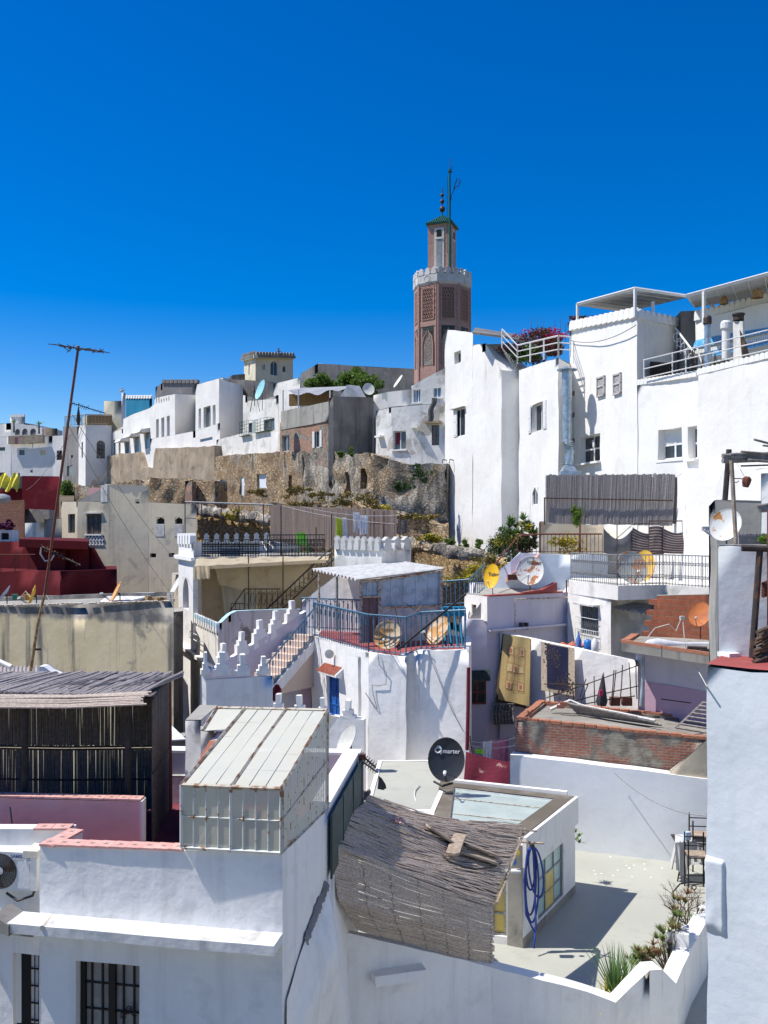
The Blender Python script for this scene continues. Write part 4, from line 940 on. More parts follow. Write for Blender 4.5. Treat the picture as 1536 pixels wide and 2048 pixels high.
q.tube([P(509, 812, 65), P(509, 770, 65)], .03, 4); q.tube([P(502, 784, 65), P(514, 780, 65)], .02, 4); q.build('tv_aerial', 'dark_iron', label='rusty tripod aerial mast left of the aqua dish', cat='aerial')
# brick and concrete house
h = house('house', 'half brick half grey concrete house with awning terrace on the rubble wall', 'house', [(560, 846, 66), (658, 838, 60.5), (745, 836, 62.5)], 16.5, 'brick_patch', 4, cell=.8, wob=.05,
      win=[dict(seg=0, r=(565, 870, 579, 903), pm='glass_dark', fm='white_paint', nx=2), dict(seg=0, r=(630, 862, 640, 895), pm='glass_dark', fm='white_paint', nx=1, shut=.28)])
house('house', 'tall blank grey concrete gable with rounded shoulder beside the brick house', 'house', [(657, 797, 60.3), (667, 793, 60.2), (745, 795, 62.4)], 17, 'grey_dark', 5, cell=.8, wob=.03)
strip('parapet', 'stained concrete terrace parapet on top of the brick house', 'wall', [(562, 823, 65.8), (657, 803, 60.4)], P(600, 851, 63).z, .2, 'grey_render', cell=.8)
h2 = root('awning', P(565, 800, 64), 'grey canvas awning roof on posts over the brick house terrace', 'awning')
q = MB(); q.grid(lambda u, v: P(565, 783, 66).lerp(P(677, 779, 62), u) + (P(600, 776, 71) - P(565, 783, 66)) * v + Vector((0, 0, -.25 * math.sin(math.pi * u) * (1 - v) + .12 * math.sin(u * 17) * (1 - v))), 20, 6); q.build('canvas', 'canvas_grey', h2, smooth=60)
for x, d in ((566, 65.9), (597, 64.5), (660, 61.5)): MB().tube([P(x, 825, d), P(x, 780, d)], .05, 5).build('post', 'white_iron', h2)
MB().box(frame(P(578, 812, 68), Vector((1, -.2, 0))), 0, 3.4, 0, .1, 0, .9).build('terrace_screen', 'straw', h2)
q = MB(); M = frame(P(678, 797, 62), Vector((1, .1, 0)))
q.prism(M, [(0, 0), (.55, .9), (1.1, 0)], 0, .05); q.poly(M @ Vector((.55, 0, .9)), M @ Vector((1.6, 1.8, .9)), M @ Vector((2.3, 1.8, 0)), M @ Vector((1.1, 0, 0))); q.slab([M @ Vector((.5, -.05, .95)), M @ Vector((1.15, -.05, .0)), M @ Vector((1.95, -.05 + .3, .02)), M @ Vector((1.45, .4, .95))], .08)
q.build('skylight', 'white_worn', label='small white gabled roof vent on the grey concrete gable', cat='skylight')
dish(737, 779, 61, .78, .9, 12, 22, 'dish_white', 'round white dish on the corner of the grey concrete gable', mast=.5, arm=False)
dish(797, 763, 62, .5, 1.1, -62, 35, 'dish_rusty_white', 'tall narrow rusty white dish standing below the skyline wall', mast=.6, arm=False)
# patched white house left of the tower
h = house('house', 'patched white and grey house with red curtain window above the crumbling wall', 'house', [(752, 822, 60), (783, 814, 58.8), (820, 811, 58.2), (892, 806, 57.4)], 16.6, 'patchy', 4, cell=.7, wob=.05,
      win=[dict(seg=1, r=(786, 862, 812, 899), pm='glass_grey', fm='white_paint', nx=2, sill=.12, curt=(.15, .45, .3, .95, 'cloth_red'), dep=.25), dict(seg=2, r=(863, 850, 878, 891), pm='glass_grey', fm='rust_iron', nx=2, nz=2, dep=.2)])
house('house', 'upper white storey of the patched house with two sliding windows', 'house', [(823, 772, 58.4), (892, 734, 57.6)], P(850, 812, 58).z, 'patchy', 4, cell=.7, wob=.04,
      win=[dict(r=(826, 779, 841, 805), pm='glass_blue', fm='white_paint', nx=3, sill=.1), dict(r=(866, 766, 882, 795), pm='glass_blue', fm='white_paint', nx=2, sill=.1)])
house('house', 'bright white rooftop wall left of the sliding windows', 'house', [(747, 790, 63), (775, 784, 62.6), (826, 778, 62)], 19, 'white', 3, cell=1, win=[dict(seg=0, r=(764, 785.5, 774, 815), pm='panel_translucent', nobars=True, flat=True)])
for (x0, y0, w) in ((757, 876, 22), (824, 857, 20)):
    f = h.faces[1] if x0 > 783 else h.faces[0]; M = f.fr(x0, y0)
    MB().box(M, 0, .55, -.35, 0, 0, .12).build('ledge', 'white_trim', h.root)
q = MB(); q.grid(lambda u, v: P(866, 796, 57.1) + Vector((u * .35 - .1 - v * .3 + .06 * math.sin(v * 9), -.12 - .05 * math.sin(u * 9), -1.5 * v)), 4, 10); q.build('hanging_cloth', 'cloth_grey', label='grey cloth hanging from the sill of the right sliding window', cat='cloth', smooth=60)
h_ = MB(); M = h.faces[2].fr(855, 848); h_.box(M, -.1, 1.0, -.5, 0, 0, .12); h_.build('hood', 'rampart_plaster', h.root)
# ================================================================== TALL WHITE TOWER HOUSE
h = house('tower_house', 'tall blank white tower house with three small windows rising above the rampart', 'house', [(890, 659, dr(890)), (945, 665, dr(945))], 12, 'white_ridge', 8, cell=.9, wob=.05,
      win=[dict(r=(909, 703, 922, 727), pm='glass_dark', fm='white_paint', nx=2, dep=.3), dict(r=(908, 818, 930, 873), pm='glass_dark', fm='white_paint', nx=2, dep=.12, shut=None, hood=.25)])
h4 = house('tower_house', 'sloping shouldered front of the tall white tower with dark shaded side', 'house', [(945, 690, dr(945)), (972, 687, dr(972)), (1003, 741, dr(1003)), (1040, 744, 50.6)], 12, 'white_ridge', roof='white_ridge', back=[(1062, 741, 52.5), (1000, 688, 56), (945, 690, 58)], cell=.9, wob=.06)
q = MB(); M = h.faces[0].rect(908, 818, 918, 873)[0]; q.box(M, .02, .5, -.05, -.01, 0, 1.6)
for k in range(2): q.box(M, .08, .44, -.065, -.05, .1 + .78 * k, .75 + .78 * k)
q.build('shutter', 'white_paint', h.root)
q = MB()
for x in (893, 907): q.tube([h.faces[0].pt(x, 921, -.1), h.faces[0].pt(x, 919, .25), h.faces[0].pt(x, 927, .3)], .035, 5)
q.build('drain_spout', 'dark_iron', h.root)
q = MB(); q.slab([P(945, 664, 51.2), P(1010, 672, 50.2), P(1075, 690, 50), P(1030, 668, 57), P(950, 655, 58)], .12); rs = q.build('roof_canopy', 'grey_dark', None, label='dark sheet canopy roof on top of the tall white tower', cat='canopy')
MB().box(frame(P(945, 690, 52), Vector((1, -.05, 0))), 0, .8, 0, .1, 0, .75).build('canopy_wall', 'white_worn', rs).location = -rs.location
# house with shuttered window
h5 = house('house', 'white house with white shuttered window and roof railing full of bougainvillea', 'house', [(1038, 740, 49.5), (1060, 733, 48.1), (1117, 716, 44.3), (1141, 728, 46)], 12, 'white_ridge', back=[(1165, 728, 50), (1060, 735, 56)], cell=.9, wob=.05, par=0, roof='white_worn',
      win=[dict(seg=1, r=(1063, 806, 1087, 862), pm='glass_dark', fm='white_paint', nx=2, dep=.3, shut=.42, bar=.08), dict(seg=1, r=(1064, 974, 1075, 1010), pm='glass_grey', fm='white_trim', nx=2, arch='point', dep=.12)])
railing(h5.root, [P(1004, 696, 50), P(1035, 729, 49.3), P(1117, 714, 44.4), P(1141, 715, 45.6)], 1.05, 'white_iron', 1, 'pipes', .022, posts=1.5)
q = MB()
for k in range(11): t = k / 10; q.tube([P(1003 + t * 32, 694 + t * 36, 50.2), P(1012 + t * 14, 712 + t * 26, 50.8)], .02, 4)
q.build('wire_guard', 'white_iron', h5.root)
o = root('bougainvillea', P(1100, 715, 50), 'big bougainvillea with crimson flowers spilling over the white railed roof', 'shrub')
m = MB(); leaves(m, P(1060, 700, 51), (1.6, 1.2, .8), 3000, .1, clump=14); leaves(m, P(1110, 688, 51), (1.4, 1.0, .6), 2600, .1, clump=12); leaves(m, P(1180, 645, 50), (1.6, .6, .5), 900, .1, clump=12); m.build('foliage', 'flower_dark', o)
m = MB(); leaves(m, P(1108, 664, 50.2), (1.0, .5, .4), 300, .08, clump=9); leaves(m, P(1075, 674, 50.6), (1.4, .5, .35), 220, .08, clump=9); leaves(m, P(1165, 660, 49.6), (.7, .4, .3), 120, .08, clump=6); m.build('flowers', 'flower_pink', o, kind='stuff')
m = MB(); leaves(m, P(1050, 715, 50.6), (1.2, .8, .5), 900, .1, clump=9); m.build('green_leaves', 'leaf', o)
q = MB()
for k in range(14): x = 1060 + k * 9; q.tube([P(x, 690, 50.5), P(x + rnd.uniform(-5, 8), 655 - rnd.uniform(0, 22), 50.5)], .02, 4, .008)
q.build('stems', 'bark', o)
# duct
o = root('vent_duct', P(1135, 945, 44), 'galvanised ribbed ventilation duct climbing the white house corner', 'duct')
q = MB(); pr = []
n = 46
for k in range(n + 1): z = k / n; pr.append((.235 + (.012 if k % 2 else 0), z))
Md = lambda py: P(1134, py, 43.6)
a, b = Md(880), Md(741); q.lathe(Matrix.Translation(a), [(r, z * (b - a).length) for r, z in pr], 14); q.build('pipe', 'galv', o, smooth=60)
q = MB(); q.tube([P(1134, 880, 43.6), P(1136, 890, 43.5), P(1141, 903, 43.4), P(1138, 918, 43.4), P(1137, 930, 43.4)], .24, 12)
for k in range(12): c = P(1136 + 4 * math.sin(k * .3), 884 + k * 4, 43.45); q.tube([c + Vector((.26 * math.cos(t), .26 * math.sin(t), 0)) for t in [2 * math.pi * j / 12 for j in range(12)]], .03, 4, closed=True)
q.build('elbow', 'galv', o, smooth=60)
q = MB(); c = P(1134, 741, 43.6); q.lathe(Matrix.Translation(c), [(.5, .0), (.5, .05), (.05, .2)], 12); q.build('cowl', 'galv', o)
q = MB(); c = P(1137, 945, 43.4); q.lathe(Matrix.Translation(c) @ Matrix.Rotation(R(45), 4, 'Z'), [(.55, -.1), (.5, .05), (.25, .4)], 4); q.box(frame(P(1119, 958, 43.4), Vector((1, 0, 0))), 0, 1.0, -.35, .35, 0, .35); q.build('fan_box', 'galv', o)
q = MB()
for y in (788, 831, 883): q.tube([P(1134, y, 43.6), P(1148, y, 44.2)], .03, 4); q.box(frame(P(1146, y + 2, 44), Vector((1, 0, 0))), 0, .08, 0, .3, 0, .2)
q.build('clamp', 'dark_iron', o)
# ================================================================== BIG WHITE HOUSE AT RIGHT
h6 = house('house', 'large white house block with scalloped roof edge and two small grey shutters', 'house', [(1140, 660, 46), (1275, 634, dr(1275) + .2), (1364, 650, dr(1275) + 4.5)], 12, 'white_ridge', back=[(1364, 650, 49), (1150, 660, 52)], cell=.9, wob=.05,
      win=[dict(r=(1160, 870, 1200, 925), pm='glass_dark', fm='white_paint', nx=2, nz=2, dep=.3, sill=.22, bar=.08), dict(r=(1196, 754, 1211, 793), flat=True, nobars=True, pm='shutter_grey'), dict(r=(1229, 748, 1244, 789), flat=True, nobars=True, pm='shutter_grey')])
a, b = P(1142, 660, 45.8), P(1274, 634, dr(1275) + .25); merlons(h6.root, a, b, 13, .42, .22, 'scallop', 'white_trim', gap=.03)
c = P(1362, 652, dr(1275) + 4.3); merlons(h6.root, b, c, 8, .4, .22, 'scallop', 'white_trim', gap=.05)
M, w, hh = h6.faces[0].rect(1164, 874, 1200, 922)
q = MB()
for x in (.42, .98):
    pts = [(x * w + .13 * (math.sin(t) ** 3) * 1.2, hh * .76 + .013 * 1.2 * (13 * math.cos(t) - 5 * math.cos(2 * t) - 2 * math.cos(3 * t))) for t in [2 * math.pi * k / 20 for k in range(20)]]
    if x < .9: q.prism(M, pts, .205, .222)
    else: q.prism(M, [(min(p[0], w - .02), p[1]) for p in pts], .205, .222)
q.build('heart_curtain', 'white_paint', h6.root)
for x0, y0, y1 in ((1196, 754, 793), (1229, 748, 789)):
    M, w, hh = h6.faces[0].rect(x0, y0, x0 + 15, y1); q = MB(); q.box(M, 0, .07, -.1, -.0, 0, hh); q.box(M, w - .07, w, -.1, 0, 0, hh)
    for z in (0, .48, .94): q.box(M, 0, w, -.1, 0, hh * z, hh * z + .08)
    for k in range(16): q.box(M, .07, w - .07, -.06, -.03, hh * k / 16, hh * k / 16 + .04)
    q.build('shutter_frame', 'shutter_grey', h6.root)
wire('cable', 'grey cable sagging across the scalloped white block', P(1141, 681, 45.7), P(1272, 650, dr(1275) - .1), .35, .02, 'cable_grey')
h7 = house('house', 'lower white terrace front with two deep windows under the roof railing', 'house', [(1275, 768, dr(1275) + .25), (1397, 750, dr(1397) + .25)], 12, 'white_ridge', 9, cell=.9, wob=.05,
      win=[dict(r=(1316, 857, 1364, 919), pm='glass_dark', fm='white_paint', nx=2, nz=2, dep=.35, sill=.05, bar=.09, curt=(.05, .95, .55, .95, 'white_paint')), dict(r=(1376, 853, 1394, 918), pm='glass_dark', fm='white_paint', nx=2, nz=2, dep=.35, sill=.2, bar=.08)])
a, b = P(1276, 769, dr(1275) + .3), P(1396, 751, dr(1397) + .3); merlons(h7.root, a, b, 15, .2, .2, 'scallop', 'white_trim', gap=.05)
q = MB()
for k in range(3):
    aa, bb = P(1288, 756 - k * 18, dr(1288)), P(1536, 700 - k * 20, dr(1536)); q.tube([aa, bb], .025, 5)
for x in (1288, 1345, 1372): q.tube([P(x, 768 - (x - 1275) * .14, dr(x) + .2), P(x, 718 - (x - 1288) * .2, dr(x) + .2)], .03, 5)
q.build('railing', 'white_iron', h7.root)
h8 = house('house', 'nearest big white house wall with plain rough face at the right edge', 'house', [(1396, 746, dr(1397)), (1536, 714, dr(1536)), (1620, 695, dr(1620)), (2100, 590, 24)], 9, 'white_ridge', 9, cell=.8, wob=.06)
a, b = P(1397, 748, dr(1397) + .1), P(1600, 700, dr(1600) + .1); merlons(h8.root, a, b, 20, .2, .2, 'scallop', 'white_trim', gap=.05)
q = strip('buttress', 'low white bulging ledge wall at the foot of the big white house', 'wall', [(1348, 960, dr(1348) - .25), (1372, 938, dr(1372) - .4), (1430, 940, dr(1430) - .5), (1560, 935, dr(1560) - .5)], 8, .6, 'white_ridge', cell=.6, wob=.08)
# terrace on top of the big house
tb = house('house', 'scalloped white back wall with two rows of blue tile awnings on the roof terrace', 'wall', [(1391, 640, 41), (1540, 604, 37), (1620, 590, 36)], 20, 'white_ridge', 1, cell=1)
merlons(tb.root, P(1391, 640, 41), P(1600, 592, 36.2), 19, .42, .2, 'scallop', 'white_trim', gap=.02)
def tileroof(rt, a, b, out, drop, n, mat):
    q = MB(); a = Vector(a); b = Vector(b); o = Vector(out)
    for k in range(n): p = a.lerp(b, (k + .5) / n); q.tube([p, p + o - Vector((0, 0, drop))], (b - a).length / n * .42, 6)
    q.slab([a, b, b + o - Vector((0, 0, drop)), a + o - Vector((0, 0, drop))], .06)
    return q.build('tile_awning', mat, rt, smooth=40)
tileroof(tb.root, P(1391, 682, 40.9), P(1600, 633, 36), (-.25, -.35, 0), .38, 60, 'blue_tile')
tileroof(tb.root, P(1430, 699, 39.2), P(1600, 662, 35.5), (-.25, -.35, 0), .3, 50, 'blue_tile')
merlons(tb.root, P(1391, 706, 40), P(1600, 664, 35.2), 60, .12, .05, 'point', 'white_trim', name='fretwork')
st = root('stair_block', P(1364, 700, 44), 'grey roof stair wall with white scrolled handrail beside the terrace', 'wall')
MB().box(frame(P(1362, 745, 42.5), Vector((1, -.1, 0))), 0, .8, 0, 2, 0, 2.9).build('wall', 'stucco_grey', st)
q = MB(); a, b = P(1350, 655, 41), P(1388, 705, 39); q.tube([a, b], .05, 5)
for k in range(5):
    c = a.lerp(b, (k + .5) / 5) - Vector((0, 0, .35)); q.tube([c + Vector((.17 * math.cos(t), 0, .2 * math.sin(t))) for t in [k2 * .6 for k2 in range(10)]], .025, 4)
    q.tube([c + Vector((0, 0, .3)), c - Vector((0, 0, .5))], .02, 4)
q.build('handrail', 'white_iron', st)
MB().box(frame(P(1300, 764, dr(1300) + 1.6), Vector((.35, -.94, 0))), 0, .1, 0, 1.2, 0, .9).build('terrace_bench', 'dark_iron', label='black lattice iron bench behind the white terrace railing', cat='bench')
q = MB(); M = frame(P(1301, 764, dr(1301) + 1.4), Vector((1, 0, 0)))
for k in range(9): q.tube([M @ Vector((k * .13, 0, 0)), M @ Vector((k * .13, 0, .8))], .03, 4)
for k in range(6): q.tube([M @ Vector((0, 0, k * .16)), M @ Vector((1.04, 0, k * .16))], .03, 4)
q.build('iron_grille', 'black_iron', label='dark iron window grille at terrace level left of the slate board', cat='grille')
q = MB(); M = frame(P(1370, 752, dr(1370) + .6), Vector((1, .1, 0))); q.box(M, 0, .55, 0, .06, 0, .75); q.build('slate_board', 'green_panel', label='dark slate board leaning behind the terrace railing', cat='board')
# pergola with white frame
pg = root('pergola', P(1275, 632, 40), 'white framed flat sunshade pergola with pale slatted ceiling, left one', 'pergola')
def canopy(rt, A, B, Cc, D, th=.16, mat='sheet_grey'):
    MB().slab([A, B, Cc, D], .05).build('ceiling', mat, rt)
    q = MB(); 
    for a, b in ((A, B), (B, Cc), (Cc, D), (D, A)): q.tube([a, b], .085, 4)
    for k in range(1, 7): q.tube([A.lerp(B, k / 7) - Vector((0, 0, .06)), D.lerp(Cc, k / 7) - Vector((0, 0, .06))], .025, 4)
    q.build('frame', 'white_iron', rt)
pe = 5.05 + CH  # not level-critical
za = P(1155, 608, 45.5).z
def PZ(px, d, z): return Vector((xo(px, d), d, z))
A, B = P(1155, 608, 45.2), P(1270, 577, 39.4); Cc, D = P(1374, 592, 43), P(1252, 622, 50)
canopy(pg, A, B, Cc, D)
for p, y in ((A, 655), (B, 632), (P(1233, 622, 49), 655), (P(1306, 603, 41), 635)): z = CH + (HY - y) / F * p.y; MB().tube([Vector((p.x, p.y, z)), p], .075, 4).build('post', 'white_iron', pg)
pg2 = root('pergola', P(1407, 640, 38), 'white framed sunshade pergola with hanging wicker lamps, nearer right one', 'pergola')
A, B = P(1374, 591, 38.5), P(1600, 530, 33.5); Cc, D = P(1600, 578, 39.5), P(1390, 612, 43.5)
canopy(pg2, A, B, Cc, D)
for p, y in ((P(1408, 583, 37.6), 645), (P(1424, 607, 42), 640), (P(1525, 596, 39), 640)): z = CH + (HY - y) / F * p.y; MB().tube([Vector((p.x, p.y, z)), p], .085, 4).build('post', 'white_iron', pg2)
for x, y, r0, r1, d, lb in ((1448, 601, .1, .17, 38.5, 'small wicker lampshade under the right pergola'), (1515, 588, .17, .22, 36.5, 'larger wicker lampshade under the right pergola near the photo edge')):
    o = root('wicker_lamp', P(x, y, d), lb, 'lamp', 'wicker lamps under the pergola'); h_ = .32
    MB().lathe(Matrix.Translation(o.location), [(r1, -h_ / 2), (r1 * 1.05, 0), (r0, h_ / 2)], 14, False).build('shade', 'straw', o); MB().tube([o.location + Vector((0, 0, h_ / 2)), o.location + Vector((0, 0, h_ / 2 + .12))], .01, 4).build('cord', 'cable', o)
def flue(px, y0, y1, d, r, mat, lab, capm='dark_iron'):
    o = root('chimney', P(px, y1, d), lab, 'chimney', 'chimneys on the terrace'); a, b = P(px, y1, d), P(px, y0, d)
    MB().tube([a, b], r, 12).build('flue', mat, o, smooth=50); MB().lathe(Matrix.Translation(b), [(r * 1.1, -.15), (r * 1.35, -.1), (r * 1.35, .12), (r, .2)], 12).build('cap', capm, o)
flue(1415, 642, 735, 35.6, .12, 'galv', 'tall slim galvanised flue at the terrace railing')
flue(1452, 652, 725, 36, .16, 'white_paint', 'short round white column chimney on the terrace', 'white_paint')
o = house('chimney', 'square white chimney with dark cylindrical cap and dead vine', 'chimney', [(1466, 642, 35), (1485, 642, 34.6), (1489, 643, 35)], 18, 'white_worn', .5, cell=.6)
c = P(1477, 641, 34.9); MB().lathe(Matrix.Translation(c), [(.2, 0), (.2, .2), (.24, .2), (.24, .26)], 14).build('cap', 'dark_iron', o.root)
q = MB()
for k in range(7): q.tube([P(1488 + k * 2, 728, 34.3), P(1484 + k, 700 - k * 3, 34.3), P(1480 + k * 1.5, 660 + k * 3, 34.4)], .05, 5, .015)
q.build('dead_vine', 'bark', label='dead twisted vine trunk leaning on the square white chimney', cat='vine')
q = MB()
for x, y in ((1385, 700), (1405, 720), (1430, 708)):
    q.tube([P(x, y, 36.5), P(x - 4, y + 42, 36.5)], .03, 4); q.tube([P(x, y, 36.5), P(x + 9, y + 38, 36.3)], .03, 4); q.box(frame(P(x - 3, y + 18, 36.4), Vector((1, 0, 0))), 0, .28, 0, .28, 0, .04)
q.build('terrace_chairs', 'dark_iron', label='dark folding chairs standing behind the terrace railing', cat='chairs')
weeds(1440, 735, 35.5, (.7, .3, .3), 'leaf_dark', 'low potted greenery behind the terrace parapet', 300)
# ================================================================== LEFT MIDDLE GROUND
def bx(px, py, d, w, h, t, ux=(1, 0, 0)):      # a box's frame at its lower left front corner
    return frame(P(px, py, d), Vector(ux))
house('wall', 'crimson painted block wall in the left middle distance', 'wall', [(-10, 978, 70), (44, 977, 70), (44.3, 952, 70), (118, 953, 69)], 10, 'crimson', 3, cell=1.2)
q = MB(); q.grid(lambda u, v: P(-6 + u * 46, 950 + 5 * math.sin(u * 14) + v * 30, 69) + Vector((0, -.5 * v + .12 * math.sin(u * 25 + v * 4), 0)), 24, 6); q.build('tarpaulin', 'cloth_yellow', label='bright yellow tarpaulin draped over a roof edge at the far left', cat='tarpaulin', smooth=60)
house('house', 'bare brick house wall with grey top at the left edge', 'house', [(-30, 1001, 56), (48, 1000, 55), (50, 1002, 56)], 8, 'brick_far', 4, par=.3, cell=1.2)
house('house', 'dull grey yard wall below the crimson wall', 'wall', [(48, 1018, 60), (118, 1020, 59)], 8, 'grey_render', 2, cell=1.2)
house('house', 'small whitewashed yard wall below the crimson wall', 'wall', [(50, 1046, 52), (88, 1045, 52)], 8, 'white_dirty', 2, cell=1)
house('house', 'dark grey concrete yard wall left of the cream house', 'wall', [(88, 1039, 51), (124, 1037, 51)], 8, 'concrete', 2, cell=1)
house('house', 'little white roof hut with a dark window at the left edge', 'house', [(-20, 1060, 46), (37, 1060, 46)], 8, 'white_dirty', 3, cell=1, win=[dict(r=(2, 1066, 18, 1079), nobars=True, pm='black_hole')])
q = MB(); leaves(q, P(12, 1050, 46.4), (.45, .3, .35), 160, .16, clump=6); q.build('laundry_pile', 'cloth_purple', label='heap of dark purple laundry on the little white hut', cat='laundry')
q = MB(); q.lathe(Matrix.Translation(P(5, 1006, 54.5)), [(.35, 0), (.5, .25), (.4, .45), (.1, .55)], 12); q.build('water_tank', 'canvas_grey', label='grey water tank on the bare brick house', cat='tank', smooth=50)
for k, (x, y) in enumerate(((178, 972), (188, 966), (203, 960))):
    MB().tube([P(x, y + 8, 60), P(x + 10, y - 14, 60)], .09, 4).build('plank', 'wood', label=['short pale plank leaning at the left of the ruined terrace', 'middle pale plank leaning on the ruined terrace', 'longest plank leaning on the ruined terrace'][k], cat='plank', group='planks on the ruined terrace')
# cream house
h = house('house', 'large beige house with raised centre, brown shutters and two keyhole windows', 'house', [(122, 1004, 57.5), (155, 1003, 54), (219, 1003, 53), (219.3, 970, 53), (297, 972, 51.9), (297.3, 1004, 51.9), (393, 1009, 50.2)], 6, 'cream', 5, cell=.9,
      win=[dict(seg=0, r=(136, 1028, 150, 1066), pm='glass_dark', fm='shutter_brown', nx=2, dep=.2), dict(seg=1, r=(173, 1028, 203, 1068), pm='shutter_brown', fm='shutter_brown', nx=3, dep=.15, sill=.12, hood=.15),
           dict(seg=3, r=(271, 999, 279, 1007), nobars=True, pm='black_hole'),
           dict(seg=5, r=(313, 1034, 329, 1048), nobars=True, pm='black_hole', arch='ogee', wm='cream'), dict(seg=5, r=(350, 1034, 365, 1048), nobars=True, pm='black_hole', arch='ogee', wm='cream'),
           dict(seg=5, r=(300, 1107, 312, 1115), nobars=True, pm='black_hole'), dict(seg=5, r=(337, 1106, 349, 1114), nobars=True, pm='black_hole')])
for x in (312, 349):
    M, w, hh = h.faces[5].rect(x, 1049, x + 17, 1073); MB().box(M, 0, w, -.02, .05, 0, hh).build('lattice_panel', 'shutter_grey', h.root)
M, w, hh = h.faces[1].rect(170, 1071, 208, 1089)
q = MB(); MB().box(M, 0, w, -.015, .03, 0, hh).build('vent_panel', 'black_hole', h.root)
for r_ in range(2):
    for c in range(6):
        x = w * c / 6; z = hh * r_ / 2; cw = w / 6; ch = hh / 2
        q.tube([M @ Vector((x, -.04, z)), M @ Vector((x + cw / 2, -.04, z + ch)), M @ Vector((x + cw, -.04, z))], .045, 4)
    q.box(M, 0, w, -.05, 0, hh * r_ / 2 - .04, hh * r_ / 2 + .04)
q.build('breeze_blocks', 'white_trim', h.root)
MB().box(h.faces[1].fr(202, 1004), 0, .5, -.02, .5, 0, 1.0).build('roof_pier', 'white_dirty', h.root)
MB().box(h.faces[1].fr(174, 1004), 0, .85, .1, .9, 0, .85).build('roof_box', 'pink_wall', h.root)
# red building
zr0 = CH + (HY - 1205) / F * 39
strip('house', 'dark red flat roofed house front parapet below the beige house', 'house', [(-40, 1146, 41), (62, 1141, 39.6), (120, 1142, 38.2), (233, 1138, 39.6), (234, 1138, 44)], zr0 - 3, .22, 'red_wall', cell=.8, cap=None)
strip('wall', 'dark red rear terrace wall with black doorway behind the parapet', 'wall', [(-40, 1083, 46), (40, 1083, 45), (128, 1090, 43.5), (178, 1092, 43), (180, 1094, 47)], zr0, .3, 'red_wall', cell=.8, holes=[dict(seg=2, r=(130, 1101, 157, 1142), dep=.3)])
MB().box(frame(P(127, 1145, 43.9), Vector((1, 0, 0))), 0, .9, 0, .05, -.2, 1.4).build('doorway', 'black_hole', label='black doorway opening in the dark red terrace wall', cat='door')
q = MB(); q.slab([P(38, 1078, 43), P(176, 1083, 42.2), P(178, 1077, 46), P(60, 1074, 47)], .38); q.build('roof_slab', 'red_wall', label='dark red flat roof slab over the black doorway', cat='roof')
q = MB(); q.prism(frame(P(178, 1143, 43.2), Vector((1, -.35, 0))), [(0, -.4), (0, 1.15), (.12, 1.15), (.75, .2), (.75, -.4)], 0, .25); q.build('wing_wall', 'red_wall', label='sloping dark red wing wall beside the doorway', cat='wall')
MB().poly(P(-40, 1150, 41), P(233, 1145, 39.7), P(233, 1132, 47), P(-40, 1132, 47)).build('terrace_floor', 'red_wall', kind='structure')
# stained wall house
h = house('house', 'long beige house wall with black soot streaks running from its roof edge', 'house', [(-60, 1214, 35.5), (170, 1209, 33), (347, 1203, 31.2)], 2, 'stained_wall', 5, par=.18, thk=.25, cell=.8, roof='floor_grey')
q = MB(); 
for k in range(60):
    a, b = P(-60, 1212.5, 35.45), P(347, 1202, 31.17); a2, b2 = a.lerp(b, k / 60), a.lerp(b, (k + 1) / 60)
    if rnd.random() < .82: q.tube([a2 + Vector((0, 0, rnd.uniform(-.01, .02))), b2], .035, 5)
q.build('coping_edge', 'rust_edge', h.root)
dish(68, 1192, 35.2, .82, .82, -74, 18, 'dish_yellow', 'bright yellow dish seen edge-on at the left of the stained roof', mast=.5, arm=True)
dish(10, 1190, 35.8, .8, .8, -72, 38, 'dish_blue', 'pale blue dish seen edge-on at the left edge of the stained roof', mast=.5)
dish(235, 1186, 33.8, .85, .85, -68, 26, 'dish_orange', 'orange dish seen edge-on near the right of the stained roof', mast=.5)
q = MB(); q.slab([P(198, 1204, 33.6), P(248, 1203, 33.2), P(300, 1192, 35.5), P(215, 1192, 35.5)], .08); q.build('roof_sheet', 'white_dirty', label='white sheet lying on the stained roof behind the orange dish', cat='sheet')
q = MB(); q.box(bx(268, 1194, 35.5, 0, 0, 0), 0, .75, 0, .4, 0, .16); q.build('concrete_beam', 'grey_render', label='grey concrete block on the stained roof', cat='block')
q = MB()
for k in range(9): x = rnd.uniform(290, 335); q.box(frame(P(x, 1203, 33.6), Vector((1, rnd.uniform(-1, 1), 0))), 0, rnd.uniform(.1, .3), 0, .2, 0, rnd.uniform(.05, .2))
q.build('rubble_heap', 'straw', label='small heap of brown rubble at the right corner of the stained roof', cat='rubble', kind='stuff')
for a, lb in ((4, 'green bucket'), (45, 'crumpled pipe')):
    q = MB(); c = P(27 + a * .6, 1200, 35.6); q.lathe(Matrix.Translation(c), [(.09, 0), (.12, .22), (.13, .23)], 10); q.build('bucket', 'cloth_teal' if a == 4 else 'straw', label='small teal bucket between the blue and yellow dishes' if a == 4 else 'small straw coloured pot beside the yellow dish', cat='bucket')
for k, (x, y, x2) in enumerate(((40, 1196, 62), (85, 1203, 100))):
    MB().tube([P(x, y, 35.4), P((x + x2) / 2, y - 14, 35.4), P(x2, y, 35.3)], .02, 5).build('conduit', 'cable_white', label=['white bent conduit left of the yellow dish', 'white bent conduit right of the yellow dish'][k], cat='conduit')
house('wall', 'narrow cracked beige wall between stained house and white tower', 'wall', [(344, 1150, 43), (360, 1149, 42.6)], 4, 'cream_light', 2, cell=.8)
house('wall', 'dull grey lower wall beside the foot of the white tower', 'wall', [(345, 1225, 37), (366, 1222, 37)], 4, 'grey_render', 2, cell=.8)
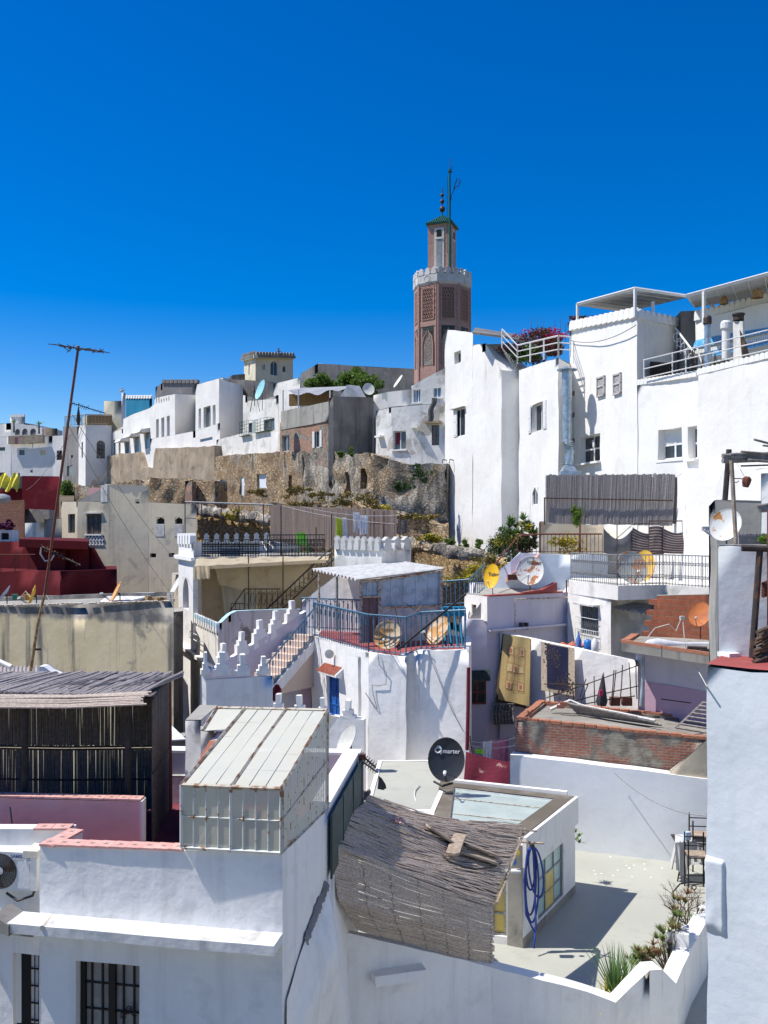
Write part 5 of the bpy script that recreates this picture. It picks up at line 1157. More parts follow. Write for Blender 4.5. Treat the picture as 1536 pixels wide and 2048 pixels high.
dish(352, 1173, 42.2, .5, 1.1, -52, 30, 'dish_rusty_white', 'slim white dish tucked left of the white tower', mast=.4, arm=False)
# leaning aerial mast
o = root('aerial_mast', P(66, 1372, 24), 'tall leaning rusty aerial mast carrying three old tv antennas', 'aerial')
mp = lambda y: P(157 - (y - 692) * .1353 - (.012 * (y - 692) if y > 1200 else 0), y, 24)
MB().tube([mp(y) for y in (692, 800, 900, 1000, 1100, 1190)], .034, 7, .042).build('pipe', 'rust_iron', o)
MB().tube([mp(y) for y in (1180, 1250, 1372)], .036, 7, .05).build('bamboo', 'bamboo_pole', o)
def yagi(M, ln, n, el, name, r=.01, tilt=0, folded=False):
    q = MB(); q.tube([M @ Vector((-ln * .5, 0, 0)), M @ Vector((ln * .5, 0, 0))], r * 1.6, 5)
    for k in range(n):
        x = -ln * .5 + ln * k / (n - 1); e = el * (1 - .35 * k / n); w = rnd.uniform(-.05, .05)
        q.tube([M @ Vector((x + w, -e, 0 + w)), M @ Vector((x, 0, 0)), M @ Vector((x - w, e, rnd.uniform(-.04, .04)))], r, 4)
    return q.build(name, 'dark_iron', o)
t = yagi(frame(P(162, 697, 24), Vector((1, .1, -.13)).normalized(), Vector((.35, .93, .05)).normalized()), 1.25, 13, .32, 'top_antenna')
q = MB()
for k in range(26):
    x = rnd.uniform(118, 205); y = 694 + (x - 118) * .1; q.tube([P(x, y + rnd.uniform(-3, 3), 24), P(x + rnd.uniform(-9, 12), y + rnd.uniform(-8, 9), 24.1)], .012, 4)
q.build('bent_elements', 'dark_iron', o)
yagi(frame(P(176, 816, 24), Vector((1, .1, -.31)).normalized(), Vector((.1, .6, .8)).normalized()), .92, 18, .05, 'middle_antenna', .008)
yagi(frame(P(122, 1112, 24), Vector((1, -.2, -.44)).normalized(), Vector((.1, .7, .7)).normalized()), 1.2, 20, .05, 'lower_antenna', .012)
q = MB(); q.tube([P(82, 1095, 24), P(81, 1108, 24), P(90, 1122, 24), P(102, 1120, 24), P(108, 1110, 24)], .022, 6); q.build('dipole_loop', 'shutter_grey', o)
q = MB(); q.tube([P(64, 1299, 24), P(82, 1299, 24)], .03, 5); q.build('peg', 'rust_iron', o)
q = MB(); q.tube([P(158, 700, 23.9), P(150, 760, 23.9), P(143, 810, 23.95), P(136, 848, 23.95), P(126, 920, 23.95)], .008, 4); q.build('feeder_cable', 'cable', o)
q = MB(); q.lathe(Matrix.Translation(P(157, 832, 24)), [(.03, -.25), (.06, -.1), (.04, .05), (.01, .25)], 7); q.tube([P(157, 806, 24), P(157, 824, 24)], .01, 4); q.build('insulator', 'dark_iron', o)
for k, (a, b) in enumerate((((136, 848, 24), (338, 1182, 35)), ((145, 830, 24), (352, 1120, 40)), ((140, 870, 24), (52, 980, 60)))):
    wire('guy_wire', ['thin guy wire from the mast to the stained roof corner', 'thin guy wire from the mast across the beige house', 'thin guy wire from the mast to the crimson wall'][k], P(*a), P(*b), .25, .009, 'cable_grey', group='guy wires of the leaning mast')
q = MB(); M = frame(P(118, 1142, 40.2), Vector((1, 0, 0))); 
q = MB()
for x in (2, 30, 58): q.tube([P(x, 1109, 42), P(x, 1145, 42)], .025, 4)
q.tube([P(-10, 1109, 42), P(70, 1109, 42)], .02, 4); q.tube([P(20, 1135, 41.8), P(38, 1110, 41.8)], .02, 4); q.build('drying_rack', 'rust_iron', label='thin rusty drying rack standing in the dark red terrace', cat='rack')
# ================================================================== WHITE TOWER WITH LOGGIA
dt = lambda x: 13700 / (x - 30)
h = house('tower_house', 'slim white moulded tower with two arched windows left of the cream awning', 'tower', [(357, 1085, dt(357)), (387, 1086, dt(387)), (404, 1084, 39.5)], 2, 'white_near', back=[(404, 1084, 42), (360, 1085, 44)], cell=.7,
      win=[dict(r=(366, 1156, 377, 1218), arch='round', pm='shutter_brown', nobars=True, dep=.25), dict(r=(366, 1304, 376, 1364), arch='round', pm='shutter_brown', nobars=True, dep=.25)])
merlons(h.root, P(357, 1085, dt(357)) + Vector((.05, 0, 0)), P(387, 1086, dt(387)), 5, .42, .25, 'square', 'white_trim', gap=.05)
low = house('house', 'lower white stage of the moulded tower under the aqua fretted balcony', 'house', [(357, 1285, dt(357) + .02), (392, 1309, dt(392)), (437, 1342, dt(437)), (440, 1342, 35.5)], 2, 'white_near', back=[(445, 1340, 40), (362, 1290, 43)], cell=.7)
q = MB()
f = h.faces[0]
for (y0, fx, e, x1) in ((1113, 357, .12, 391), ):
    a, b = f.pt(355, 1113, 0), f.pt(390, 1120, 0); M = frame(a, f.u3, -f.n3); q.box(M, -.1, (Vector((b.x - a.x, b.y - a.y, 0))).length, -.16, .0, -.08, .08)
q.build('moulding', 'white_trim', h.root)
q = MB(); f = Face(357, dt(357), 437, dt(437)); a = f.pt(355, 1283, 0); M = frame(a, f.u3, -f.n3); q.box(M, -.1, f.len, -.22, .0, -.07, .07); q.box(M, -.1, f.len, -.12, .0, -.16, -.07); q.build('moulding', 'white_trim', low.root)
bal = house('balcony', 'white balcony front with aqua fretted crest and iron flower bracket', 'balcony', [(390, 1240, dt(390) - .02), (437, 1262, dt(437) - .02), (439, 1262, 35)], low.foot[0].z + .02, 'white_worn', back=[(441, 1255, 37), (392, 1238, 40)], cell=.6)
merlons(bal.root, P(390, 1242, dt(390) - .1), P(437, 1264, dt(437) - .1), 10, .34, .12, 'square', 'white_trim', gap=.1)
merlons(bal.root, P(390, 1232, dt(390) - .1), P(437, 1253, dt(437) - .1), 10, .12, .13, 'square', 'aqua', gap=.25, name='aqua_crest')
q = MB(); M = bal.faces[0].fr(392, 1262); q.tube([M @ Vector((0, -.25, 0)), M @ Vector((1.6, -.25, .0))], .02, 4); q.tube([M @ Vector((0, -.25, -.25)), M @ Vector((1.6, -.25, -.25))], .02, 4)
for x in (0, .8, 1.6): q.tube([M @ Vector((x, -.25, 0)), M @ Vector((x, -.25, -.25)), M @ Vector((x, 0, -.25))], .015, 4)
q.build('flower_bracket', 'rusty_white', bal.root)
lg = root('loggia', P(520, 1240, 42), 'cream walled loggia room open under the upper terrace', 'room')
zf, zt = P(500, 1300, 38).z, P(391, 1120, 38).z
q = MB(); A, B = PZ(393, 39.8, zf), PZ(700, 41.8, zf); up = Vector((0, 0, zt - zf)); q.poly(A, B, B + up, A + up); q.build('back_wall', 'cloth_cream', lg)
q = MB(); A2 = PZ(391, 37.9, zf); q.box(frame(A2, (A - A2).normalized()), 0, (A - A2).length, -.1, .1, 0, up.z); q.build('side_wall', 'white_worn', lg)
q = MB(); q.slab([PZ(390, 38, zt + .1), PZ(640, 38.2, zt + .1), PZ(665, 47, zt + .1), PZ(392, 47, zt + .1)], .22); q.build('terrace_slab', 'floor_grey', lg)
q = MB()
q.box(frame(PZ(425, 40.2, zf), Vector((1, 0, 0))), 0, .1, 0, .1, 0, up.z); q.build('post', 'wood', lg)
q = MB(); q.grid(lambda u, v: PZ(427 + 190 * u, 38.9, zt - .1) + Vector((.25 * v * (1 - u), .15 * math.sin(u * 20) * v, -1.0 * v - .3 * math.sin(math.pi * u) * v)), 24, 8); q.build('drape', 'cloth_cream', lg, smooth=60)
q = MB(); q.grid(lambda u, v: PZ(455 + 60 * u, 39.8, zt - 1.1) + Vector((-.3 * (1 - v) * (1 - u), .08 * math.sin(u * 25), -2.2 * v)), 16, 4); q.build('inner_curtain', 'cream_light', lg, smooth=60)
aw = root('awning', PZ(388, 37.4, zt), 'cream cloth awning with scalloped valance shading the loggia', 'awning')
q = MB(); fa = lambda u: PZ(388 + (250 + 14 * u) * u, 36.3 + .9 * u, P(0, 1133 - 14 * u, 36.3 + .9 * u).z); fb = lambda u: PZ(393 + 265 * u, 38.15, P(0, 1115 - 2 * u, 38.15).z)
q.grid(lambda u, v: fa(u).lerp(fb(u), v) + Vector((0, 0, .02 * math.sin(u * 40) - .10 * math.sin(math.pi * v))), 40, 6); q.build('canopy', 'cloth_cream', aw, smooth=60)
q = MB(); q.grid(lambda u, v: fa(u * .13) + Vector((0, -.1 - .05 * math.sin(u * 12), -(.48 + .07 * abs(math.sin(u * 12))) * v)), 24, 4); q.grid(lambda u, v: fa(.13 + u * .87) + Vector((0, 0, -.14 * v)), 24, 1); q.build('valance', 'cloth_cream', aw, smooth=60)
# curved stained wall and diagonal stepped wall
strip('wall', 'stained grey garden wall with aqua coping curving up from the balcony', 'wall', [(436, 1246, 33.9), (444, 1244, 34), (452, 1236, 34.2), (462, 1227, 34.4), (473, 1222, 34.6), (504, 1220, 35.1), (574, 1218, 36.2), (606, 1218, 36.7)], 3, .2, 'stained_grey', cap='aqua', cell=.5)
sw, sf = strip('wall', 'sloping lilac stair wall carrying five stepped white merlons', 'wall', [(405, 1352, 31.4), (612, 1222, 33.6)], 3, .25, 'lilac', cap='white_trim', cell=.5)
mx = [(436, 461), (474, 498), (508, 536), (542, 566), (574, 599)]
for x0, x1 in mx:
    f = sf[0]; ym = 1352 - (x0 - 405) * .628; a = f.pt(x0, ym + 3, -.12); w = f.s_(x1) - f.s_(x0); zz = f.pt(x1, 1352 - (x1 - 405) * .628).z
    M = frame(Vector((a.x, a.y, zz - .08)), f.u3, -f.n3)
    pts = MERL['step'](w, .62)
    MB().prism(M, [(x, z if z > .01 else (-.45 + .3 * x / w)) for x, z in pts], -.12, .12).build('merlon', 'white_trim', sw, wob=.022, wsc=3)
fw, ff = strip('wall', 'near white terrace wall with three tall stepped merlons left of the blue stair rail', 'wall', [(403, 1338, 29.4), (412, 1360, 29.3), (545, 1352, 29.8), (547, 1352, 31.5)], 3, .3, 'white_near', cell=.5)
for x0, x1, yb, yt in ((402, 420, 1350, 1306), (427, 463, 1352, 1306), (470, 501, 1352, 1310), (514, 541, 1350, 1314)):
    f = ff[1]; a = f.pt(x0, yb, -.15); w = f.s_(x1) - f.s_(x0); M = frame(a, f.u3, -f.n3); MB().prism(M, MERL['step'](w, (yb - yt) / F * 29.5), -.14, .14).build('merlon', 'white_near', fw, wob=.022, wsc=3)
# stairs
st = root('staircase', P(585, 1380, 31.6), 'outdoor stair of plaster steps rising right to the red terrace', 'staircase')
n = 8; Sa, Sb = P(538, 1376, 30.9), P(628, 1270, 32.75); dv = Vector((Sb.x - Sa.x, Sb.y - Sa.y, 0)); ln_ = dv.length; hz = Sb.z - Sa.z
Ms = frame(Sa, dv); wd_ = 1.0
q = MB()
for k in range(n): q.box(Ms, ln_ * k / n, ln_ + .05, 0, wd_, hz * k / n - .28, hz * (k + 1) / n)
q.build('steps', 'step_plaster', st, wob=.008)
q = MB(); q.prism(Ms, [(-.05, -.05), (ln_, hz - .12), (ln_, hz - .5), (-.05, -.5)], -.1, -.005); q.build('stringer', 'white_near', st)
railing(st, [Ms @ Vector((-.55, -.04, -.45)), Ms @ Vector((0, -.04, -.05)), Ms @ Vector((ln_, -.04, hz))], 1.0, 'blue_iron', .17, 'arches', .014)
house('wall', 'shaded lilac wall under the outdoor stair', 'wall', [(540, 1330, 33.6), (650, 1300, 33.4)], 3, 'lilac_pink', 1, cell=.8)
q = MB(); q.box(bx(603, 1358, 33.1, 0, 0, 0), 0, .2, -.15, .1, 0, .65); q.build('meter_box', 'white_dirty', label='white meter box on the wall under the stair', cat='box')
q = MB(); q.grid(lambda u, v: P(545 + 18 * u, 1378 + v * 24 - 10 * math.sin(math.pi * u) * (1 - v), 30.2) + Vector((0, .04 * math.sin(u * 20), 0)), 12, 6); q.build('red_cloth', 'cloth_red', label='small red cloth hanging at the foot of the stair', cat='cloth', smooth=60)
# front row merlons
rw, rf = strip('wall', 'white courtyard wall with four stepped merlons behind the glass roof', 'wall', [(532, 1432, 27.4), (655, 1431, 27.2), (727, 1440, 26.9)], 3, .25, 'white_near', cell=.5)
for x0, x1, yb, yt in ((541, 570, 1426, 1388), (582, 612, 1430, 1391), (632, 656, 1432, 1396), (680, 709, 1438, 1400)):
    f = rf[0] if x1 < 658 else rf[1]; a = f.pt(x0, yb + 2, -.12); w = f.s_(x1) - f.s_(x0); MB().prism(frame(a, f.u3, -f.n3), MERL['step'](w, (yb - yt + 2) / F * 27), -.12, .12).build('merlon', 'white_trim', rw, wob=.022, wsc=3)
# ------------------------------------------------------------------ terrace house
th = house('house', 'central whitewashed terrace house with blue door and red terrace on top', 'house', [(622, 1272, 32.9), (737, 1306, 29.2), (812, 1313, 28.7), (813.5, 1310, 29.25), (838, 1300, 29.0), (938, 1299, 28.3), (939, 1299, 30)], 2, 'white_near', back=[(944, 1272, 33.2), (640, 1250, 37)], cell=.45, wob=.045, par=.04, thk=.2, roof='red_floor', wsc=.9, cap=None,
      win=[dict(seg=0, r=(655, 1345, 679, 1432), pm='shutter_blue', fm='shutter_blue', nx=2, nz=4, dep=.15, bar=.05, name='door'), dict(seg=0, r=(716, 1314, 722, 1432), arch='round', nobars=True, pm='white_dirty', dep=.25)])
M, w, hh = th.faces[0].rect(650, 1343, 683, 1348)
hd = MB(); hd.prism(M @ Matrix.Rotation(R(90), 4, 'Z') @ Matrix.Translation((0, -w - .25, 0)), [(0, -.05), (-.32, 0), (-.3, .08), (0, .30)], .1, w + .15); hd.build('hood', 'white_dirty', th.root)
q = MB()
for k in range(15): x = -.05 + (w) * k / 14 ; q.tube([M @ Vector((x + .1, -.02, .32)), M @ Vector((x + .1, -.36, .07))], .019, 5)
q.build('hood_tiles', 'terracotta_tile', th.root, smooth=40)
q = MB(); q.lathe(Matrix.Translation(M @ Vector((w * .55, -.18, .72))) @ Matrix.Rotation(R(90), 4, 'X'), [(.02, -.08), (.1, -.05), (.16, .0), (.16, .03), (.02, .04)], 14); q.build('floodlight', 'cream_paint', th.root, smooth=50)
zr_ = lambda px, py, d: P(px, py, d)
railing(th.root, [P(630, 1273, 32.5), P(737, 1304, 29.35)], 1.22, 'blue_iron', .15, 'arches', .016)
railing(th.root, [P(737, 1304, 29.35), P(812, 1311, 28.85), P(842, 1300, 29.15), P(930, 1297, 28.5), P(931, 1290, 29.8)], 1.22, 'blue_iron', .17, 'arches', .016)
railing(th.root, [P(602, 1256, 34.3), P(722, 1262, 33.4)], 1.15, 'blue_iron', .17, 'arches', .014)
bk = house('wall', 'white stair head wall with aqua sloping edge behind the blue rail', 'wall', [(604, 1205, 35.2), (672, 1150, 34.8), (722, 1148, 34.4)], 8, 'white_near', 1.2, cell=.6)
sh = root('shed', P(800, 1280, 31), 'rooftop shed of ribbed metal sheets under a pale corrugated roof', 'shed')
SA, SB, SC, SD = P(623, 1139, 34.2), P(712, 1159, 30.5), P(889, 1137, 32.0), P(812, 1125, 35.6)
def corr(A, B, C_, D, n, amp, sag=0):       # corrugations run from AB to DC
    q = MB()
    q.grid(lambda u, v: (A.lerp(B, u)).lerp(D.lerp(C_, u), v) + Vector((0, 0, amp * math.sin(u * n * 2 * math.pi) - sag * math.sin(math.pi * v))), n * 6, 4); return q
corr(SA, SB, SC, SD, 13, .055).build('roof_sheet', 'sheet_grey', sh, smooth=60)
zfl = P(735, 1300, 29.2).z
def panelwall(A, B, z0, z1, mat, name, n, amp=.025, par=sh):
    q = MB(); A = Vector((A.x, A.y, 0)); B = Vector((B.x, B.y, 0)); nn = (B - A).cross(Vector((0, 0, 1))).normalized()
    q.grid(lambda u, v: A.lerp(B, u) + Vector((0, 0, z0 + (z1(u) - z0) * v)) + nn * amp * (1 if (u * n) % 1 > .85 else 0), n * 12, 2); return q.build(name, mat, par)
W0, W1, W2 = P(722, 1280, 31.0), P(759, 1280, 31.2), P(882, 1280, 32.0)
t0, t1, t2 = P(722, 1162, 31).z, P(759, 1160, 31.2).z, P(882, 1141, 32).z
panelwall(W0, W1, P(740, 1193, 31).z, lambda u: t0 + (t1 - t0) * u, 'zinc_blue', 'window_sheet', 3)
panelwall(W0, W1, zfl, lambda u: P(740, 1195, 31).z, 'brown_door', 'door', 2)
panelwall(W1, W2, P(820, 1213, 31.5).z, lambda u: t1 + (t2 - t1) * u, 'zinc_blue', 'upper_sheet', 5)
panelwall(W1, W2, zfl, lambda u: P(820, 1213, 31.5).z - .02, 'zinc_sheet', 'lower_sheet', 5)
q = MB()
for w, tp in ((W0, t0), (W1, t1), (W2, t2)): q.box(frame(Vector((w.x, w.y - .05, zfl)), Vector((1, 0, 0))), -.05, .05, -.05, .05, 0, tp - zfl)
for a, b, za_, zb_2 in ((W0, W1, P(740, 1193, 31).z, P(740, 1193, 31).z), (W1, W2, P(820, 1213, 31.5).z, P(820, 1213, 31.5).z), (W0, W1, t0, t1), (W1, W2, t1, t2)):
    q.tube([Vector((a.x, a.y - .06, za_)), Vector((b.x, b.y - .06, zb_2))], .045, 4)
q.build('frame', 'rust_edge', sh)
for x, d in ((638, 33.4), (674, 32.3)): MB().tube([P(x, 1262, d), P(x, 1148, d)], .045, 6).build('post', 'rust_edge' if x < 650 else 'grey_iron', sh)
SAT = 'satellite dishes on the blue railed terrace'
dish(776, 1271, 29.3, .92, .92, -14, 20, 'dish_cream', 'round rusty cream dish with lettering behind the blue rail', mast=.45, txt=[('STARSAT', .11, 0, .18, None)], group=SAT)
dish(880, 1264, 29.3, 1.0, 1.0, -58, 30, 'dish_cream', 'tilted rusty dish lying edge-on at the right end of the blue rail', mast=.45, group=SAT, back='rust_iron')
MB().tube([P(795, 1300, 28.7), P(932, 1188, 28.3)], .035, 6).build('pole', 'black_iron', label='black pole slanting across the blue terrace rail', cat='pole')
q = MB()
for k, x in enumerate((888, 899, 911, 921)): q.tube([P(x - 3, 1215, 30.5), P(x + 4, 1292, 29.6)], .04, 5)
q.box(frame(P(886, 1232, 30.6), Vector((1, -.1, 0))), 0, .75, 0, .4, 0, .3); q.build('metal_rack', 'teal', label='teal blue metal frame standing at the right end of the terrace', cat='frame')
q = MB(); q.tube([P(815, 1240, 30), P(846, 1210, 30.3)], .02, 4); q.tube([P(790, 1215, 30), P(800, 1260, 29.8)], .015, 4); q.tube([P(775, 1225, 30), P(810, 1205, 30.3), P(842, 1230, 30.3)], .012, 4); q.build('tv_aerial', 'dark_iron', label='bent dark aerial rods leaning against the ribbed shed', cat='aerial')
# wires drooping on the wall
q = MB(); f1 = th.faces[1]; q.tube([f1.pt(x, y, .05) for x, y in ((757, 1306), (760, 1330), (774, 1345), (773, 1368), (757, 1371), (745, 1369), (748, 1390), (756, 1418), (745, 1405), (732, 1385))], .014, 4); q.build('wall_cable', 'cable_grey', label='loose grey cable looping down the blue white terrace wall', cat='cable')
q = MB(); f5 = th.faces[4]; q.tube([f5.pt(x, y, .06) for x, y in ((856, 1300), (880, 1360), (905, 1420), (928, 1462))], .012, 4); q.build('wall_cable', 'cable_grey', label='straight cable slanting down the right part of the terrace house', cat='cable')
MB().tube([P(937, 1335, 28.15), P(936, 1420, 28.15), P(934, 1500, 28.15)], .06, 8).build('downpipe', 'cloth_red', label='dark red downpipe on the right corner of the terrace house', cat='pipe')
# ------------------------------------------------------------------ small crenellated tower behind the shed
t1h = house('house', 'small white block with old diamond pierced merlons behind the metal shed', 'house', [(669, 1094, 36.6), (763, 1097, 35.2), (820, 1095, 36.8)], 8, 'white_worn', back=[(822, 1095, 39), (672, 1093, 40)], cell=.6, par=.1)
for k in range(7): a, b = P(669, 1096, 36.6), P(763, 1099, 35.2); merlons(t1h.root, a.lerp(b, k / 7), a.lerp(b, (k + 1) / 7), 1, .5, .18, 'point', 'merlon_old', gap=.12, each=True)
for k in range(3): a, b = P(763, 1099, 35.2), P(820, 1097, 36.8); merlons(t1h.root, a.lerp(b, k / 3), a.lerp(b, (k + 1) / 3), 1, .5, .18, 'point', 'merlon_old', gap=.1, each=True)
for k in range(4): a, b = P(668, 1094, 39.6), P(800, 1094, 39.5); merlons(t1h.root, a.lerp(b, k / 4 + .05), a.lerp(b, (k + .8) / 4), 1, .4, .18, 'point', 'merlon_old', gap=.1)
# upper terrace over the loggia
ut = root('terrace_railing', PZ(395, 38.2, zt), 'black wrought iron railing round the upper terrace over the cream awning', 'railing')
railing(ut, [PZ(404, 38.4, zt + .1), PZ(570, 38.8, zt + .1), PZ(648, 39.2, zt + .1)], .75, 'black_iron', .14, 'scroll', .012)
railing(ut, [PZ(535, 39, zt + .1), PZ(650, 41, zt + .1)], .95, 'black_iron', .16, 'scroll', .012)
q = MB()
for k in range(5): q.tube([PZ(404, 38.5, zt + .25 + k * .1), PZ(520, 38.7, zt + .25 + k * .1)], .022, 4)
for k in range(22): x = 404 + k * 5.4; q.tube([PZ(x, 38.5, zt + .1), PZ(x, 38.5, zt + .75)], .016, 4)
q.build('grating', 'black_iron', ut)
q = MB(); q.box(frame(PZ(405, 38.3, zt - .02), Vector((1, .02, 0))), -.2, 5.2, -.02, .2, 0, .14); q.build('kerb', 'floor_grey', ut)
MB().box(frame(PZ(440, 40, zt + .1), Vector((1, 0, 0))), 0, .9, 0, .8, 0, .35).build('terrace_table', 'glass_blue', label='small glass topped table on the upper terrace', cat='table')
wt = strip('wall', 'row of small white merlons along the rear of the upper terrace', 'wall', [(400, 1085, 46), (545, 1082, 46.5), (600, 1090, 47)], 8, .2, 'white_worn', cell=1)[0]
for k in range(7): a, b = P(405, 1086, 45.9), P(545, 1083, 46.4); merlons(wt, a.lerp(b, k / 7), a.lerp(b, (k + .8) / 7), 1, .5, .2, 'point', 'merlon_old', gap=.1)
pf = root('trellis', P(370, 1100, 46), 'rusty pipe frame standing over the upper terrace', 'frame')
q = MB(); q.tube([P(370, 1004, 46), P(455, 1007, 45.6), P(545, 1010, 45)], .05, 5); q.tube([P(370, 1036, 46), P(392, 1037, 46)], .02, 4)
q.build('top_rail', 'grey_iron', pf)
for x, y0, y1, d in ((370, 1005, 1075, 46), (403, 1005, 1078, 46), (442, 1007, 1095, 45.5), (478, 1010, 1098, 45.3), (527, 1008, 1098, 44.8), (562, 1010, 1112, 40), (632, 1054, 1120, 39), (663, 1028, 1135, 38)): MB().tube([P(x, y1, d), P(x, y0, d)], .028, 5).build('post', 'dark_iron', pf)
for x, y0 in ((497, 1112), (566, 1098)): MB().tube([P(x, 1222, 36.9), P(x, y0, 36.9)], .025, 5).build('awning_pole', 'dark_iron', aw)
# green chair
gc = root('garden_chair', P(605, 1108, 41), 'bright green plastic garden chair on the upper terrace', 'chair')
q = MB(); M = frame(P(597, 1108, 41), Vector((.95, .3, 0)))
q.box(M, 0, .5, 0, .48, .40, .44); MB().box(M, .03, .47, .02, .46, .40, .445).build('seat', 'plastic_green', gc)
q = MB(); q.grid(lambda u, v: M @ Vector((.02 + .46 * u, .46 + .12 * v, .44 + .5 * v + .04 * math.sin(math.pi * u))), 6, 4); q.build('backrest', 'plastic_green', gc)
for x in (.02, .48):
    MB().tube([M @ Vector((x, .02, .64)), M @ Vector((x, .3, .66)), M @ Vector((x, .5, .62))], .025, 5).build('armrest', 'plastic_green', gc)
    for y in (.03, .46): MB().tube([M @ Vector((x, y, 0)), M @ Vector((x, y, .42 + (.22 if y < .1 else 0)))], .022, 5).build('leg', 'plastic_green', gc)
# dark stair rail
sr = root('stair_railing', P(600, 1200, 37), 'dark ornamental stair railing climbing right beside the loggia', 'railing')
q = MB(); a, b = P(528, 1224, 36.7), P(668, 1090, 37.5); q.tube([a, b], .035, 5); q.tube([a + Vector((.35, 0, -.28)), b + Vector((.1, 0, -.5))], .03, 5)
for k in range(16):
    p = a.lerp(b, k / 16); q.tube([p, p - Vector((0, 0, .5))], .014, 4); c = p - Vector((-.1, 0, .28)); q.tube([c + Vector((.09 * math.cos(t), 0, .12 * math.sin(t))) for t in [j * .7 for j in range(9)]], .012, 4)
q.build('rail', 'black_iron', sr)
railing(sr, [P(462, 1222, 36.4), P(488, 1222, 36.5)], .3, 'black_iron', .15, 'bars', .012)
q = MB(); q.tube([P(460, 1222, 36.4), P(489, 1178, 36.6), P(560, 1178, 37)], .025, 5)
for k in range(7): x = 489 + k * 11; q.tube([P(x, 1178, 36.7), P(x, 1220, 36.7)], .013, 4); q.tube([P(x + 5 + 4 * math.cos(t), 1198 + 13 * math.sin(t), 36.7) for t in [j * .7 for j in range(9)]], .012, 4)
q.build('lower_rail', 'black_iron', sr)
# reed screen with clothes line
rs = root('reed_screen', P(560, 1080, 47), 'tall pale brown reed screen behind the upper terrace washing line', 'screen')
q = MB(); canes(q, lambda t: P(541 + 252 * t, 1095, 48 - 2 * t), lambda t: P(541 + 252 * t, 1011 + 9 * t + 2 * noise.noise(Vector((t * 30, 0, 0))), 48 - 2 * t), 230, .022, .03, 1); q.build('reeds', 'cane_pale', rs)
q = MB(); q.box(frame(P(541, 1098, 48.3), Vector((252 / F * 47, -2, 0))), 0, 6.5, 0, .03, .2, 2.0); q.build('backing', 'cane_dark', rs)
q = MB()
for x in (562, 748, 768, 800): q.tube([P(x, 1100, 45), P(x, 1012 + (x > 700) * 10, 45)], .03, 4)
q.tube([P(740, 1047, 45), P(795, 1048, 45)], .02, 4); q.build('support_frame', 'rust_iron', rs)
CLO = 'washing on the line of the upper terrace'
wire('washing_line', 'washing line strung in front of the pale reed screen', P(600, 1012, 43), P(800, 1030, 42), .2, .01, 'cable_white')
wire('washing_line', 'lower washing line sagging to the small merlon block', P(560, 1010, 43), P(790, 1048, 41), .15, .01, 'cable_white')
def cloth(pts, mat, lab, px=None, fold=.05, name='hanging_cloth', cat='cloth', group=None, uvs=False, nf=18, parent=None, nu=20):
    A, B, C_, D = pts; q = MB(); nn = (B - A).cross(Vector((0, 0, 1))).normalized()
    q.grid(lambda u, v: A.lerp(B, u).lerp(D.lerp(C_, u), v) + nn * fold * math.sin(u * nf + v * 2) * (.3 + .7 * v) + Vector((0, 0, -fold * .6 * math.sin(u * math.pi) * (1 - v))), nu, 10)
    return q.build(name, mat, parent, label=lab, cat=cat, group=group, smooth=70, uvs=uvs)
cloth([P(672, 1034, 42), P(684, 1035, 42), P(685, 1078, 42), P(671, 1077, 42)], 'cloth_lime', 'lime green garment hanging highest at the left of the washing', group=CLO)
cloth([P(685, 1034, 42), P(692, 1034, 42), P(696, 1077, 42), P(687, 1075, 42)], 'cloth_white', 'narrow white cloth beside the lime green garment', group=CLO)
cloth([P(706, 1024, 41.8), P(719, 1024, 41.8), P(716, 1066, 41.8), P(708, 1064, 41.8)], 'cloth_white', 'crumpled white garment in the middle of the line', group=CLO)
o = cloth([P(720, 1030, 41.6), P(736, 1030, 41.6), P(735, 1068, 41.6), P(720, 1070, 41.6)], 'cloth_white', 'white shirt hanging upside down at the right of the line', group=CLO)
cloth([P(716, 1045, 41.6), P(722, 1032, 41.6), P(724, 1052, 41.6), P(717, 1058, 41.6)], 'cloth_white', None, name='sleeve', fold=.02, parent=o, cat=None)
# ================================================================== RIGHT MIDDLE GROUND
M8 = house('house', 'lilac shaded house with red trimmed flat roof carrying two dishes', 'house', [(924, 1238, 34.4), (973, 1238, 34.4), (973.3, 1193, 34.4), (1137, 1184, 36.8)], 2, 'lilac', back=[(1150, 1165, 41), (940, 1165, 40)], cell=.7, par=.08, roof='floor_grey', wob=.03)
bxh = house('house', 'small bright white pier with a pierced vent on the lilac house corner', 'house', [(929, 1187, 36.2), (974, 1193, 34.1), (975, 1193, 34.5)], P(950, 1238, 35).z, 'white_near', back=[(990, 1187, 36.5)], cell=.5, win=[dict(seg=0, r=(944, 1209, 953, 1228), nobars=True, pm='shutter_brown', dep=.08)])
q = MB(); q.prism(frame(P(1044, 1186, 35.4), M8.faces[2].u3), [(0, 0), (0, .03), (1.0, .1), (1.75, .36), (1.8, .36), (1.8, 0)], -.1, .1); q.box(frame(P(975, 1192, 34.5), M8.faces[2].u3), 0, 3.9, -.1, .25, -.02, .03); q.build('red_trim', 'red_floor', M8.root)
MB().tube([P(1133, 1185, 36.6), P(1133, 1160, 36.6)], .03, 5).build('pole', 'rust_iron', M8.root)
f = M8.faces[2]
q = MB(); M = f.fr(976, 1262); q.box(M, 0, f.len - .4, -.25, 0, 0, .08); q.build('ledge', 'lilac', M8.root)
q = MB(); q.tube([f.pt(1025, 1262, .15), f.pt(1025, 1198, .15), f.pt(1137, 1194, .15)], .03, 5); q.build('pipe', 'rust_edge', M8.root)
